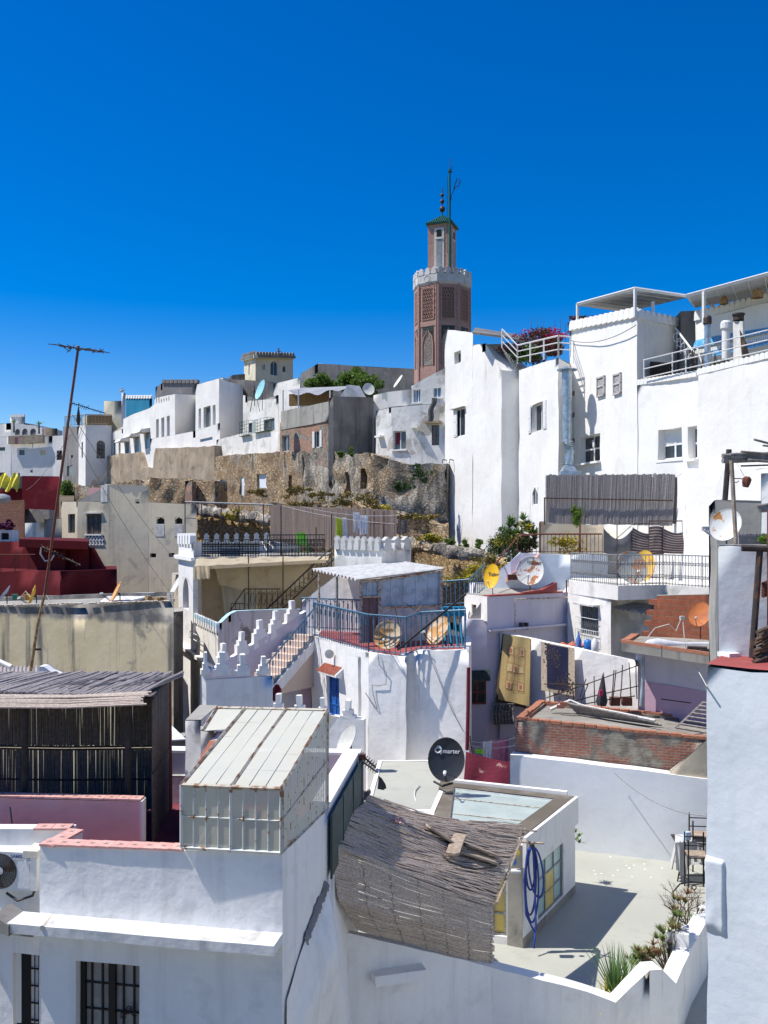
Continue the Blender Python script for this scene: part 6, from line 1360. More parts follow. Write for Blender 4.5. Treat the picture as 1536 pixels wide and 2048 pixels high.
for k, x in enumerate((1035, 1045)): q = MB(); q.box(f.fr(x, 1262), 0, .1, -.24, -.08, .08, .34); q.box(f.fr(x, 1262), 0, .1, -.24, .0, .08, .16); q.build('boot', 'cloth_dark', label=['left black boot drying on the lilac ledge', 'right black boot drying on the lilac ledge'][k], cat='boot', group='boots on the ledge')
fl_ = M8.faces[0]
window(M8.root, Face(932, 34.25, 978, 34.25), (937, 1360, 972, 1408), fm='rust_iron', pm='glass_dark', nx=2, nz=2, dep=.04, bar=.06)
tileroof(M8.root, P(936, 1342, 34.25), P(978, 1340, 34.25), (0, -.45, 0), .28, 14, 'green_tile_dark')
q = MB(); cg = Face(985, 34.3, 1032, 34.3)
for k in range(7):
    x = 988 + k * 6.5; q.tube([P(x, 1406, 34.3), P(x, 1410, 34.0), P(x - 3, 1425, 33.75), P(x - 2, 1440, 33.8), P(x, 1448, 34.2)], .02, 4)
for y in (1408, 1428, 1444): q.tube([P(986, y, 34.0), P(1030, y, 33.9)], .018, 4)
for r_ in (1416, 1432): q.tube([P(1012 + 12 * math.cos(t), r_ + 8 * math.sin(t), 33.8) for t in [j * .6 for j in range(9)]], .02, 4)
q.build('window_cage', 'grey_iron', M8.root)
MB().poly(P(986, 1404, 34.37), P(1032, 1404, 34.36), P(1032, 1448, 34.36), P(986, 1448, 34.37)).build('window', 'glass_grey', M8.root)
SAT2 = 'satellite dishes on the lilac house roof'
dish(984, 1153, 35.5, .62, 1.0, -28, 18, 'dish_yellow', 'yellow upright oval dish with dark lettering on the lilac roof', mast=.75, txt=[('Telev', .2, .06, .08, None)], group=SAT2)
dish(1060, 1143, 36.4, 1.08, 1.22, -10, 20, 'dish_banded', 'large white dish with rusty bands on the lilac roof', mast=.8, txt=[('HIRSAT', .17, .12, .36, None)], group=SAT2, roll=8)
# blue white terrace wall with blue and red rails
BW = strip('wall', 'sky blue washed terrace wall sloping down behind the rusty banded dish', 'wall', [(968, 1165, 39), (1022, 1122, 38.6), (1040, 1106, 38.6), (1142, 1110, 38.4), (1215, 1108, 38.6)], 6, .25, 'bluish', cell=.6)[0]
MB().slab([P(1020, 1150, 37.8), P(1075, 1113, 38.2), P(1080, 1105, 38.6), P(1010, 1160, 38.8)], .15).build('stair_edge', 'pink_tile', None, label='white pink sloping stair edge beside the big dish', cat='kerb')
q = MB(); q.box(bx(1016, 1160, 37.2, 0, 0, 0), 0, .4, 0, .2, 0, .22); q.build('planter', 'rust_iron', label='rusty planter box left of the banded dish', cat='planter')
rr = root('railing', P(1090, 1105, 39.5), 'thin rust red railing of the garden above the blue wall', 'railing')
railing(rr, [P(1035, 1105, 40), P(1080, 1106, 40), P(1205, 1106, 39.5)], .82, 'rust_iron', .16, 'bars', .012)
q = MB(); q.tube([P(974, 1148, 38), P(1036, 1072, 39.8), P(1084, 1068, 40), P(1205, 1068, 39.5)], .035, 5); q.tube([P(1080, 1044, 40.3), P(1206, 1048, 39.8)], .03, 5); q.tube([P(1080, 1106, 40), P(1080, 1044, 40.3)], .035, 5); q.tube([P(1160, 1106, 39.7), P(1160, 1046, 40)], .045, 5); q.build('frame', 'rust_iron', rr)
br = root('railing', P(900, 1205, 36.5), 'blue arched railing section right of the metal shed', 'railing')
railing(br, [P(884, 1212, 37), P(938, 1208, 36.5), P(968, 1178, 37.5)], 1.0, 'blue_iron', .17, 'arches', .016)
house('wall', 'sandy garden wall behind the red railing', 'wall', [(1078, 1046, 42), (1208, 1050, 41)], 8, 'cream', 1, cell=.8)
weeds(1130, 1085, 40.8, (1.2, .3, .5), 'leaf_yellow', 'yellow green weeds behind the red railing', 500, .08)
o = root('palm_shrub', P(1030, 1130, 44), 'fan palm and yellow flowering bush at the foot of the tower house', 'shrub')
m = MB()
for x, y, d in ((1035, 1050, 44), (1055, 1062, 43.5), (1015, 1070, 43.8), (1040, 1085, 43.4), (1000, 1085, 44), (1065, 1090, 43.6)):
    for k in range(5):
        c = P(x, y, d) + Vector((rnd.uniform(-.4, .4), rnd.uniform(-.3, .3), rnd.uniform(-.2, .3))); blades(m, c, 34, .75, .10, 1.0, .8, .7, 4)
m.build('fronds', 'leaf_palm', o)
m = MB(); leaves(m, P(1010, 1095, 43.2), (1.0, .7, .9), 2500, .07, clump=14); leaves(m, P(1050, 1080, 43.2), (.7, .5, .7), 1500, .07, clump=8); m.build('foliage', 'leaf_dark', o)
m = MB(); leaves(m, P(1000, 1085, 42.6), (.8, .4, .6), 330, .055, clump=14); leaves(m, P(1052, 1050, 42.8), (.4, .3, .4), 120, .055, clump=6); m.build('flowers', 'leaf_yellow', o, kind='stuff')
q = MB()
for k in range(4): q.tube([P(1025 + k * 8, 1140, 44), P(1030 + k * 7, 1080, 43.8)], .05, 5, .03)
q.build('stems', 'bark', o)
weeds(960, 1150, 41, (1.2, .5, .6), 'leaf_yellow', 'yellow weeds on the bank left of the blue stair rail', 700, .08)
weeds(990, 1125, 42, (.9, .4, .5), 'leaf_olive', 'dry weeds under the fan palm bush', 500, .08)
# big reed fence
rf_ = root('reed_fence', P(1220, 1045, 38), 'wide grey brown reed fence on the terrace under the white house', 'fence')
q = MB(); canes(q, lambda t: P(1091 + 254 * t, 1046 + 6 * t, 38.2 - 1.6 * t), lambda t: P(1092 + 258 * t, 950 - 2 * t + 2.5 * noise.noise(Vector((t * 40, 0, 0))), 38.2 - 1.6 * t), 210, .019, .03, 2); q.build('reeds', 'cane_grey', rf_)
q = MB(); A, B = P(1091, 1046, 38.25), P(1344, 1050, 36.65); q.box(frame(A, (B - A)), 0, 5.5, 0, .04, .05, 1.95); q.build('backing', 'cane_dark', rf_)
q = MB()
for y in (998, ): q.tube([P(1088, y - 2, 38.1), P(1346, y + 3, 36.5)], .03, 5)
q.tube([P(1089, 995, 38.1), P(1089, 1050, 38.1)], .03, 5); q.build('rail', 'dark_iron', rf_)
q = MB(); leaves(q, P(1157, 1025, 37.4), (.35, .2, .5), 420, .08, clump=6); blades(q, P(1160, 1050, 37.4), 12, 1.0, .02, .4); q.build('climbing_plant', 'leaf_light', label='small green climbing plant in front of the reed fence', cat='plant')
# striped cloths
sc = root('sunshade', P(1300, 1105, 36.5), 'striped brown and cream shade cloths strung on a pipe frame', 'sunshade')
def sh_(x0, x1, y0a, y0b, y1, d, mat, sag=.3, name='cloth'):
    q = MB(); q.grid(lambda u, v: P(x0 + (x1 - x0) * u, (y0a + (y0b - y0a) * u) * (1 - v) + y1 * v, d) + Vector((0, -.10 * math.sin(math.pi * u) * math.sin(math.pi * v * .9), -sag * math.sin(math.pi * u) * (1 - v * .9))), 24, 24)
    return q.build(name, mat, sc, smooth=70, uvs=True)
sh_(1265, 1328, 1054, 1052, 1108, 36.4, 'cloth_striped', .28); sh_(1297, 1326, 1054, 1054, 1105, 36.3, 'cloth_striped', -.05); sh_(1326, 1392, 1056, 1046, 1106, 36.2, 'cloth_striped', .30)
sh_(1207, 1267, 1056, 1056, 1106, 36.5, 'cloth_grey', .45, 'dark_cloth')
q = MB(); q.tube([P(1297, 1042, 36.2), P(1393, 1042, 36.2)], .025, 5); q.tube([P(1393, 1042, 36.2), P(1392, 1100, 36.2)], .025, 5); q.tube([P(1298, 1042, 36.2), P(1297, 1105, 36.2)], .02, 5); q.tube([P(1234, 1049, 36.4), P(1326, 1046, 36.3), P(1326, 1102, 36.3)], .02, 5); q.tube([P(1234, 1049, 36.4), P(1234, 1104, 36.4)], .02, 5); q.tube([P(1262, 1052, 36.4), P(1232, 1078, 36.3)], .015, 4); q.build('frame', 'dark_iron', sc)
# balcony house
zbal = P(1236, 1172, 32.8).z
M9 = house('house', 'white balcony house with barred shuttered window behind the washing wall', 'house', [(1136, 1172, 36.4), (1222, 1186, 33.4), (1223, 1186, 34.8), (1312, 1186, 34.2)], 2, 'white_worn', 6, cell=.6, wob=.03,
      win=[dict(r=(1162, 1212, 1197, 1270), pm='glass_grey', fm='grey_iron', nx=9, nz=1, bar=.03, dep=.12, hood=.32)])
q = MB(); M, w, hh = M9.faces[0].rect(1158, 1206, 1199, 1280)
for k in range(10): q.tube([M @ Vector((w * k / 9, -.16, 0)), M @ Vector((w * k / 9, -.16, hh * .28))], .012, 4)
for z in (0, .28, .6): q.tube([M @ Vector((0, 0, hh * z)), M @ Vector((0, -.16, hh * z)), M @ Vector((w, -.16, hh * z)), M @ Vector((w, 0, hh * z))], .014, 4)
q.build('window_guard', 'white_iron', M9.root)
bl = root('balcony', P(1236, 1172, 32.8), 'concrete balcony deck with ornate grey scroll railing and two dishes', 'balcony')
c = [PZ(1138, 36.3, zbal), PZ(1236, 32.8, zbal), PZ(1328, 33.4, zbal), PZ(1420, 31.6, zbal), PZ(1440, 38.2, zbal), PZ(1142, 38.2, zbal)]
MB().slab(c, .52).build('deck', 'white_worn', bl, wob=.01)
railing(bl, [c[0] + Vector((.1, .1, 0)), c[1] + Vector((0, .12, 0)), c[2] + Vector((0, .12, 0)), c[3] + Vector((0, .1, 0))], 1.12, 'grey_iron', .15, 'scroll', .013)
dish(1262, 1137, 34.2, 1.15, 1.3, 6, 24, 'dish_dull', 'large dull dish with rusty lower half behind the scroll railing', mast=.5, group='satellite dishes on the balcony')
dish(1290, 1132, 34.9, .75, 1.25, -22, 22, 'dish_yellow_rust', 'tall yellow rusty dish behind the dull one on the balcony', mast=.6, group='satellite dishes on the balcony')
MB().slab([P(1222, 1212, 34.0), P(1316, 1232, 33.2), P(1330, 1205, 35), P(1312, 1192, 35.6)], .02)
corr(P(1222, 1215, 33.9), P(1322, 1234, 32.6), P(1322, 1203, 34.8), P(1308, 1196, 35), 11, .04).build('corrugated_sheet', 'zinc_sheet', None, label='small corrugated metal canopy under the balcony deck', cat='roof', smooth=60)
bw = house('wall', 'unfinished red hollow brick wall with toothed left end', 'wall', [(1314, 1192, 31.8), (1440, 1189, 30.2)], 6, 'brick_block', .35, cell=.6, wob=.01)
q = MB(); f = bw.faces[0]
for k in range(9): y0 = 1200 + k * 11; L_ = (.34, .12, .42, .2, .5, .3, .62, .45, .8)[k]; M = f.fr(1314, y0 + 10); q.box(M, -L_, .05, .02, .3, 0, .185)
q.build('toothed_bricks', 'brick_block', bw.root)
dish(1400, 1230, 29.0, .66, .84, -30, 26, 'dish_rust', 'orange rusted oval dish in front of the hollow brick wall', mast=.75, group='satellite dishes on the tiled slab', roll=10)
q = MB(); q.tube([P(1366, 1243, 29), P(1370, 1290, 28.8)], .014, 5); q.tube([P(1362, 1238, 29), P(1352, 1262, 29), P(1338, 1248, 29), P(1310, 1256, 29.4), P(1295, 1275, 29.4)], .014, 5); q.build('loose_cable', 'cable_white', label='white cables looping in front of the brick wall', cat='cable'); MB().box(bx(1361, 1240, 29, 0, 0, 0), 0, .14, 0, .1, 0, .12).build('splitter_box', 'cream_paint', label='small cream splitter box hanging on the cables', cat='box')
q = MB(); q.tube([P(1415, 1243, 28.9), P(1432, 1256, 28)], .014, 4); q.tube([P(1370, 1290, 28.8), P(1390, 1330, 29), P(1415, 1375, 28)], .014, 5); q.build('loose_cable', 'cable_white', label='white cable dropping from the slab to the blue wall', cat='cable')
# tiled slab roof
sl_ = root('roof_slab', P(1340, 1300, 29.5), 'concrete slab roof edged with orange bricks and piled with junk', 'roof')
a, b, c2, d2 = P(1243, 1285, 30.4), P(1445, 1315, 28.0), P(1450, 1280, 30.4), P(1262, 1272, 32.2)
MB().slab([a, b, c2, d2], .28).build('slab', 'concrete', sl_, wob=.02)
q = MB(); q.slab([a + Vector((0, 0, .09)), b + Vector((0, 0, .09)), b + Vector((0, .25, .09)), a + Vector((0.05, .25, .09))], .1); q.slab([a + Vector((0, 0, .09)), a + Vector((.3, .1, .09)), d2 + Vector((.3, 0, .09)), d2 + Vector((0, 0, .09))], .1); q.build('brick_edge', 'terracotta', sl_)
q = MB(); q.lathe(frame(P(1290, 1288, 30), Vector((0, 0, 1)), Vector((0, 1, 0)), Vector((1, -.1, 0))), [(.05, 0), (.14, .1), (.2, .4), (.13, .8), (.08, 1.2), (.09, 2.3)], 12); q.build('white_sack', 'cloth_white', label='long white wrapped bundle lying on the brick edged slab', cat='bundle', smooth=60)
q = MB(); q.box(frame(P(1375, 1300, 28.9), Vector((1, -.3, 0))), 0, .6, 0, .3, 0, .1); q.box(frame(P(1400, 1304, 28.7), Vector((1, -.1, 0))), 0, .5, 0, .2, 0, .08); q.build('timber_scraps', 'dark_wood', label='dark timber scraps at the right of the slab', cat='timber')
pw = house('wall', 'shaded violet wall with pink lower half under the slab roof', 'wall', [(1272, 1305, 31.4), (1445, 1322, 29.6)], 3, 'lilac', 1.0, cell=.6, wob=.03)
f = pw.faces[0]; q = MB(); a = f.pt(1290, 1362, .012); b = f.pt(1440, 1388, .012); z0 = P(1300, 1450, 31).z; n = 20
for k in range(n):
    p0, p1 = a.lerp(b, k / n), a.lerp(b, (k + 1) / n); q.poly(p0, p1, Vector((p1.x, p1.y, z0)), Vector((p0.x, p0.y, z0)))
q.build('pink_dado', 'lilac_pink', pw.root)
MB().tube([P(1286, 1308, 30.9), P(1286, 1360, 30.9), P(1282, 1412, 30.9)], .06, 8).build('downpipe', 'zinc_blue', pw.root)
q = MB(); q.tube([P(1322, 1398, 30.2), P(1382, 1406, 29.6)], .02, 4); q.build('wall_rail', 'cable', pw.root)
# washing wall with carpets
cw, cf = strip('wall', 'white yard wall with two carpets thrown over it', 'wall', [(1000, 1266, 34.6), (1063, 1278, 34.0), (1148, 1296, 32.9), (1276, 1322, 31.2), (1278, 1322, 33)], 3, .3, 'white_near', cell=.5)
CAR = 'carpets hung over the yard wall'
o = root('carpet', P(1030, 1410, 34.6), 'tan carpet with a grid of small medallions hung over the white wall', 'carpet', CAR)
A, B, C_, D = P(1007, 1268, 34.35), P(1061, 1277, 33.75), P(1058, 1412, 33.6), P(996, 1398, 34.2)
fn = lambda u, v, e=0: A.lerp(B, u).lerp(D.lerp(C_, u), v) + Vector((0, -.03 - e + .03 * math.sin(u * 9 + v * 3), 0))
MB().grid(fn, 14, 24).build('pile', 'carpet_tan', o, smooth=60)
MB().grid(lambda u, v: fn(u, v, -.03) + Vector((-.06 * v - .03, .10, -.12 * v)), 14, 24).build('underside', 'carpet_brown', o, smooth=60)
q = MB(); rect = lambda u0, u1, v0, v1, e: q.grid(lambda u, v: fn(u0 + (u1 - u0) * u, v0 + (v1 - v0) * v, e), 3, 3)
for c in range(3):
    for r_ in range(5):
        u0, v0 = .2 + c * .2, .16 + r_ * .13
        if (c + r_) % 2 == 0 and r_ in (0, 2, 4) and c != 1 or (c == 1 and r_ == 2): q = MB(); rect(u0 + .01, u0 + .19, v0 + .01, v0 + .12, .022); q.build('medallion', 'carpet_square', o)
q = MB()
for c in range(4): rect(.2 + c * .2 - .006, .2 + c * .2 + .006, .16, .81, .032)
for r_ in range(6): rect(.2, .8, .16 + r_ * .13 - .003, .16 + r_ * .13 + .003, .032)
for c, r_ in ((0, 0), (2, 0), (1, 2), (0, 4), (2, 4)): u0, v0 = .2 + c * .2, .16 + r_ * .13; rect(u0 + .06, u0 + .14, v0 + .035, v0 + .095, .034)
q.build('grid_lines', 'carpet_motif', o)
o = root('carpet', P(1115, 1390, 33.4), 'navy carpet with pale flowered border hung over the white wall', 'carpet', CAR)
A2, B2, C2, D2 = P(1082, 1283, 33.55), P(1149, 1296, 32.7), P(1149, 1392, 32.6), P(1082, 1380, 33.4)
fn = lambda u, v, e=0: A2.lerp(B2, u).lerp(D2.lerp(C2, u), v) + Vector((0, -.04 - e + .02 * math.sin(u * 9 + v * 3), 0))
MB().grid(fn, 14, 20).build('pile', 'carpet_beige', o, smooth=60)
MB().grid(lambda u, v: fn(.17 + .63 * u, .02 + .9 * v, .02), 12, 16).build('navy_field', 'carpet_navy', o, smooth=60)
q = MB()
for k in range(230):
    u, v = (rnd.gauss(.32, .13), rnd.gauss(.2, .13)) if k < 110 else (rnd.gauss(.72, .13), rnd.gauss(.83, .1))
    if not (0.02 < u < .97 and .0 < v < .99): continue
    p = fn(u, v, .035); r = rnd.uniform(.018, .05); q.poly(*[p + Vector((r * math.cos(t), 0, r * math.sin(t))) for t in [j * 1.2566 for j in range(5)]])
q.build('flower_pattern', 'carpet_flower', o)
q = MB(); q.grid(lambda u, v: P(1108 + 62 * u, 1291 - 6 * math.sin(u * 3.1) + 8 * v + 3 * math.sin(u * 18), 34.2 - .4 * v), 16, 4); q.build('orange_cloth', 'terracotta_tile', label='crumpled orange cloth behind the navy carpet', cat='cloth', smooth=60)
q = MB(); q.lathe(Matrix.Translation(P(1176, 1305, 33.6)), [(.12, 0), (.16, .05), (.16, .38), (.1, .46), (.05, .5)], 12); q.build('water_drum', 'plastic_blue', label='blue plastic drum behind the white wall', cat='drum', smooth=50)
q = MB(); q.lathe(Matrix.Translation(P(1190, 1306, 33.2)), [(.1, 0), (.14, .05), (.14, .4), (.06, .5), (.04, .55)], 12); q.build('water_can', 'plastic_white', label='white plastic water can behind the white wall', cat='can', smooth=50)
q = MB(); q.lathe(Matrix.Translation(P(1157, 1297, 33.9)), [(.1, 0), (.12, .3), (.04, .5), (.02, .65)], 8); q.build('spray_bottle', 'cloth_blue', label='blue bottle standing left of the drum', cat='bottle', smooth=50)
wf = root('scrap_fence', P(1180, 1410, 30.6), 'makeshift fence of bent rusty rods in front of the white yard wall', 'fence')
q = MB()
for x0, y0, x1, y1 in ((1092, 1396, 1278, 1330), (1110, 1412, 1276, 1372), (1150, 1412, 1270, 1392), (1088, 1368, 1176, 1369), (1176, 1369, 1160, 1412), (1100, 1370, 1100, 1405), (1144, 1366, 1148, 1412), (1120, 1395, 1118, 1412), (1188, 1352, 1190, 1410), (1224, 1412, 1232, 1340), (1245, 1330, 1240, 1405), (1258, 1325, 1262, 1400), (1272, 1322, 1274, 1398), (1228, 1340, 1222, 1412), (1135, 1384, 1130, 1412), (1160, 1395, 1172, 1358)):
    q.tube([P(x0, y0, 30.7), P((x0 + x1) / 2 + rnd.uniform(-1, 1), (y0 + y1) / 2 + rnd.uniform(-2, 2), 30.6), P(x1, y1, 30.7)], .018, 4)
q.build('rods', 'dark_iron', wf)
um = root('parasol', P(1205, 1412, 30.5), 'closed dark parasol with a red patch leaning at the rod fence', 'parasol')
a, b = P(1203, 1412, 30.5), P(1206, 1348, 30.5); q = MB(); M = frame(a, Vector((1, 0, 0)), None, (b - a).normalized()); L_ = (b - a).length
q.lathe(Matrix.Translation(a) @ Matrix.Rotation(R(3), 4, 'Y'), [(.16, .02), (.2, .15), (.13, .5), (.06, .9), (.02, L_)], 9); q.build('canopy', 'cloth_dark', um, smooth=30)
MB().tube([a - Vector((0, 0, .1)), b + Vector((0.02, 0, .06))], .015, 5).build('pole', 'wood', um)
q = MB(); q.box(bx(1199, 1392, 30.33, 0, 0, 0), 0, .1, -.05, .03, 0, .2); q.build('red_patch', 'flower_pink', um)
for x in (1222, 1246): MB().box(bx(x, 1412, 30.8, 0, 0, 0), 0, .32, 0, .25, 0, .28).build('flower_pot', 'rust_iron', label='rusty square pot beside the parasol' if x < 1230 else 'rusty square pot at the right end of the rod fence', cat='pot', group='pots by the rod fence')
# brick roof
B1 = house('house', 'low brick outbuilding with flat concrete roof and orange brick rim', 'house', [(1031, 1439, 28.6), (1415, 1479, 26.8), (1500, 1490, 26.4)], 4, 'brick_old', back=[(1500, 1447, 30.0), (1079, 1403, 32.2)], par=.10, thk=.26, cap=None, cell=.5, wob=.03, roof='concrete')
q = MB(); fo = [Vector(p) for p in B1.foot]
for i in (0, 2, 3, 4) if len(fo) > 4 else (0, 1, 2, 3):
    a, b = fo[i], fo[(i + 1) % len(fo)]
    n = int((b - a).length / .34); cen = sum(fo, Vector()) / len(fo); inn = (b - a).cross(Vector((0, 0, 1))).normalized(); inn = inn if inn.dot(cen - a) > 0 else -inn
    inn = Vector((inn.x, inn.y, 0)).normalized()
    for k in range(n):
        p = a.lerp(b, (k + .04) / n); M = frame(p + Vector((0, 0, .012)), Vector(((b - a).x, (b - a).y, 0)), inn); j = rnd.uniform(-.02, .02); q.box(M, 0, (b - a).length / n * .93, -.02 + j, .2 + j, -.03, .055 + rnd.uniform(-.01, .01))
q.build('brick_rim', 'terracotta', B1.root)
q = MB()
for k in range(7):
    a = P(1135 + k * 3, 1414 + k * 3.2, 30.4); b = P(1275 + k * 8, 1440 + k * 2.5, 28.9); q.tube([a + Vector((0, 0, .12)), b + Vector((0, 0, .08))], .03 if k % 2 else .045, 5)
q.build('pipe_bundle', 'wood_grey', label='bundle of grey poles lying across the brick outbuilding roof', cat='poles')
MB().tube([P(1100, 1422, 30.4) + Vector((0, 0, .05)), P(1140, 1413, 30.6) + Vector((0, 0, .2)), P(1165, 1418, 30.4) + Vector((0, 0, .1)), P(1310, 1448, 28.5) + Vector((0, 0, .1))], .06, 4).build('metal_channel', 'white_dirty', label='white metal channel resting on the pole bundle', cat='metal')
for k, (x, y) in enumerate(((1114, 1417), (1120, 1411))): MB().box(frame(P(x, y, 30.2), Vector((1, -.1, 0))), 0, .24, 0, .12, 0, .11).build('loose_brick', 'terracotta', label=['loose orange brick at the near edge of the pair on the roof', 'loose orange brick behind the other one on the roof'][k], cat='brick', group='loose bricks')
q = MB(); a, b, c, d_ = P(1352, 1462, 27.4) + Vector((0, 0, .1)), P(1440, 1478, 26.8) + Vector((0, 0, .12)), P(1440, 1440, 28.6) + Vector((0, 0, .5)), P(1405, 1430, 29) + Vector((0, 0, .4))
for k in range(8): q.tube([a.lerp(d_, k / 7), b.lerp(c, k / 7)], .035, 5)
q.tube([a, d_], .04, 4); q.tube([b, c], .04, 4); q.build('ladder', 'wood_grey', label='weathered slatted rack lying at the right of the brick roof', cat='rack')
# courtyard back wall
strip('courtyard_wall', 'pale courtyard wall with bright white sloping coping', 'wall', [(1021, 1510, 28.2), (1146, 1524, 27.56), (1415, 1558, 26.25), (1560, 1575, 25.5)], CF - .5, .42, 'white_clean', cap='white_trim', cell=.5, wob=.03)
wire('cable', 'thin cable drooping across the courtyard wall', P(1228, 1545, 27), P(1430, 1632, 24), .35, .012, 'cable_grey')
house('wall', 'rendered grey lean-to wall at the right of the brick outbuilding', 'wall', [(1340, 1545, 26.65), (1415, 1478, 26.3), (1500, 1430, 26.1)], 5, 'cream', .3, cell=.6)
# washing behind the dark dish
wk = 'washing in the narrow yard'
wire('washing_line', 'upper washing line of the narrow yard', P(938, 1482, 29), P(1032, 1474, 28.6), .12, .01, 'cable_white'); wire('washing_line', 'lower washing line of the narrow yard', P(938, 1490, 28.8), P(1032, 1490, 28.5), .1, .01, 'cable_white')
cloth([P(985, 1480, 29), P(1017, 1474, 29), P(1018, 1555, 29), P(986, 1545, 29)], 'cloth_pink', 'rose pink cloth on the narrow yard washing line', group=wk)
cloth([P(965, 1482, 29), P(984, 1480, 29), P(984, 1520, 29), P(966, 1518, 29)], 'cloth_white', 'thin white cloth on the narrow yard washing line', group=wk)
cloth([P(950, 1497, 28.9), P(967, 1498, 28.9), P(967, 1508, 28.9), P(951, 1507, 28.9)], 'plastic_green', 'small green cloth on the narrow yard washing line', group=wk, fold=.01)
cloth([P(932, 1503, 27.2), P(1020, 1524, 27.2), P(1017, 1585, 26.6), P(926, 1575, 26.6)], 'cloth_red', 'large dark red rug with pale blotches drying behind the dark dish', group=wk, fold=.06, nf=9)
MB().tube([P(940, 1472, 28.8), P(944, 1505, 28.8)], .02, 5).build('line_pole', 'rust_iron', label='rusty pole holding the narrow yard washing lines', cat='pole')
# grey pier at right
gp = house('wall', 'weathered grey concrete pier wall behind the white dish', 'wall', [(1419, 1012, 24), (1432, 1000, 23.8), (1520, 1003, 23.4), (1600, 1003, 23)], 3, 'concrete', 1.0, cell=.6, wob=.05)
gp.wall.data.materials[0] = MAT['grey_render']
MB().lathe(Matrix.Translation(P(1437, 1001, 24)), [(.18, 0), (.12, .06), (.04, .1)], 8).build('capstone', 'white_worn', gp.root)
house('wall', 'white pillar wall at the right photo edge behind the poles', 'wall', [(1522, 948, 21), (1600, 945, 20.5)], 8, 'white_near', 1, cell=.5)
dish(1452, 1052, 15.5, .50, .60, -30, 24, 'dish_rusty_white', 'large white dish with an orange rust streak at the grey pier', mast=.4, roll=18, arm=False, group='satellite dishes near the right edge')
q = MB(); q.tube([P(1408, 1060, 20), P(1424, 1072, 20)], .03, 5); q.box(bx(1405, 1062, 20, 0, 0, 0), 0, .14, 0, .1, 0, .1); q.build('receiver_arm', 'white_dirty', label='small white receiver head on an arm left of the big white dish', cat='aerial')
# ================================================================== COURTYARD BUILDING
zR = CH - 7.19
FR = (xo(1046, 21.1), 21.1); BR = (xo(1152, 24.3), 24.3); BL = (xo(880, 25.7), 25.7); FL = (1.15, 21.75)
cb = house('outbuilding', 'small courtyard building with framed glass roof and coloured window panes', 'building',
      [(CX + F * FL[0] / FL[1], HY + 7.19 * F / FL[1], FL[1]), (1015, 1677, 21.25), (1046, 1673, 21.1), (1150, 1594, 24.3)], CF - .3, 'white_near', back=[(880, HY + 7.19 * F / 25.7, 25.7)], cell=.5, wob=.008, par=.06, thk=.42, roof='skylight_glass', cap='coping_dark',
      win=[dict(seg=0, r=(984, 1742, 1013, 1872), pm='glass_yellow', fm='grey_iron', nx=1, nz=3, dep=.12, bar=.05), dict(seg=2, r=(1076, 1708, 1124, 1818), pm='glass_mint', fm='grey_iron', nx=3, nz=3, dep=.1, bar=.045)])
f = cb.faces[2]
q = MB(); M = f.fr(1046, 1673); q.box(M, -.02, f.len + .02, -.09, .0, -.72, -.01); q.build('fascia', 'white_near', cb.root, wob=.006)
M, w, hh = f.rect(1076, 1708, 1124, 1818)
q = MB(); q.box(M, w / 3 + .02, w * 2 / 3 - .02, .045, .06, .04, hh * .65); q.build('yellow_pane', 'glass_yellow', cb.root)
q = MB(); z_ = CF; 
for ff in cb.faces[1:]:
    M = frame(Vector((ff.a.x, ff.a.y, z_)), ff.u3, -ff.n3); q.box(M, 0, ff.len, -.015, .0, 0, .22)
ff = cb.faces[1]; M = frame(Vector((ff.a.x, ff.a.y, z_)), ff.u3, -ff.n3); q.box(M, 0, ff.len - .01, -.012, .0, .2, 2.4); q.build('grey_dado', 'concrete', cb.root)
q = MB(); zt_ = zR + .004
fo = [Vector((p.x, p.y, zR - .035)) for p in cb.foot]
for t in (.33, .66): a_, b_ = fo[3].lerp(fo[2], t), fo[4].lerp(fo[0], t); q.tube([a_.lerp(b_, .12), a_.lerp(b_, .88)], .012, 4)
q.build('glazing_bar', 'rust_edge', cb.root)
q = MB(); q.tube([P(1030, 1683, 21.0), P(1088, 1687, 20.6)], .025, 5); q.build('bracket_rod', 'wood', cb.root)
MB().box(frame(fo[4] + Vector((-.1, .05, -.3)), (fo[3] - fo[4])), 0, (fo[3] - fo[4]).length * .97, .02, .16, 0, .42).build('rear_kerb', 'white_trim', cb.root)
gr = house('outbuilding', 'low flat grey green roof behind the courtyard building', 'building', [(728, 1622, 22.9), (870, 1622, 22.9)], CF - .3, 'white_near', back=[(912, 1520, 28.2), (757, 1520, 28.4)], cell=.6, wob=.01, par=.04, thk=.12, roof='floor_green')
q = MB(); q.tube([P(838, 1568, 25.3), P(830, 1580, 24.8), P(829, 1592, 24.3), P(833, 1604, 23.8), P(820, 1612, 23.5)], .02, 5); q.build('loose_cable', 'cable_white', label='white cable snaking over the grey green roof', cat='cable')
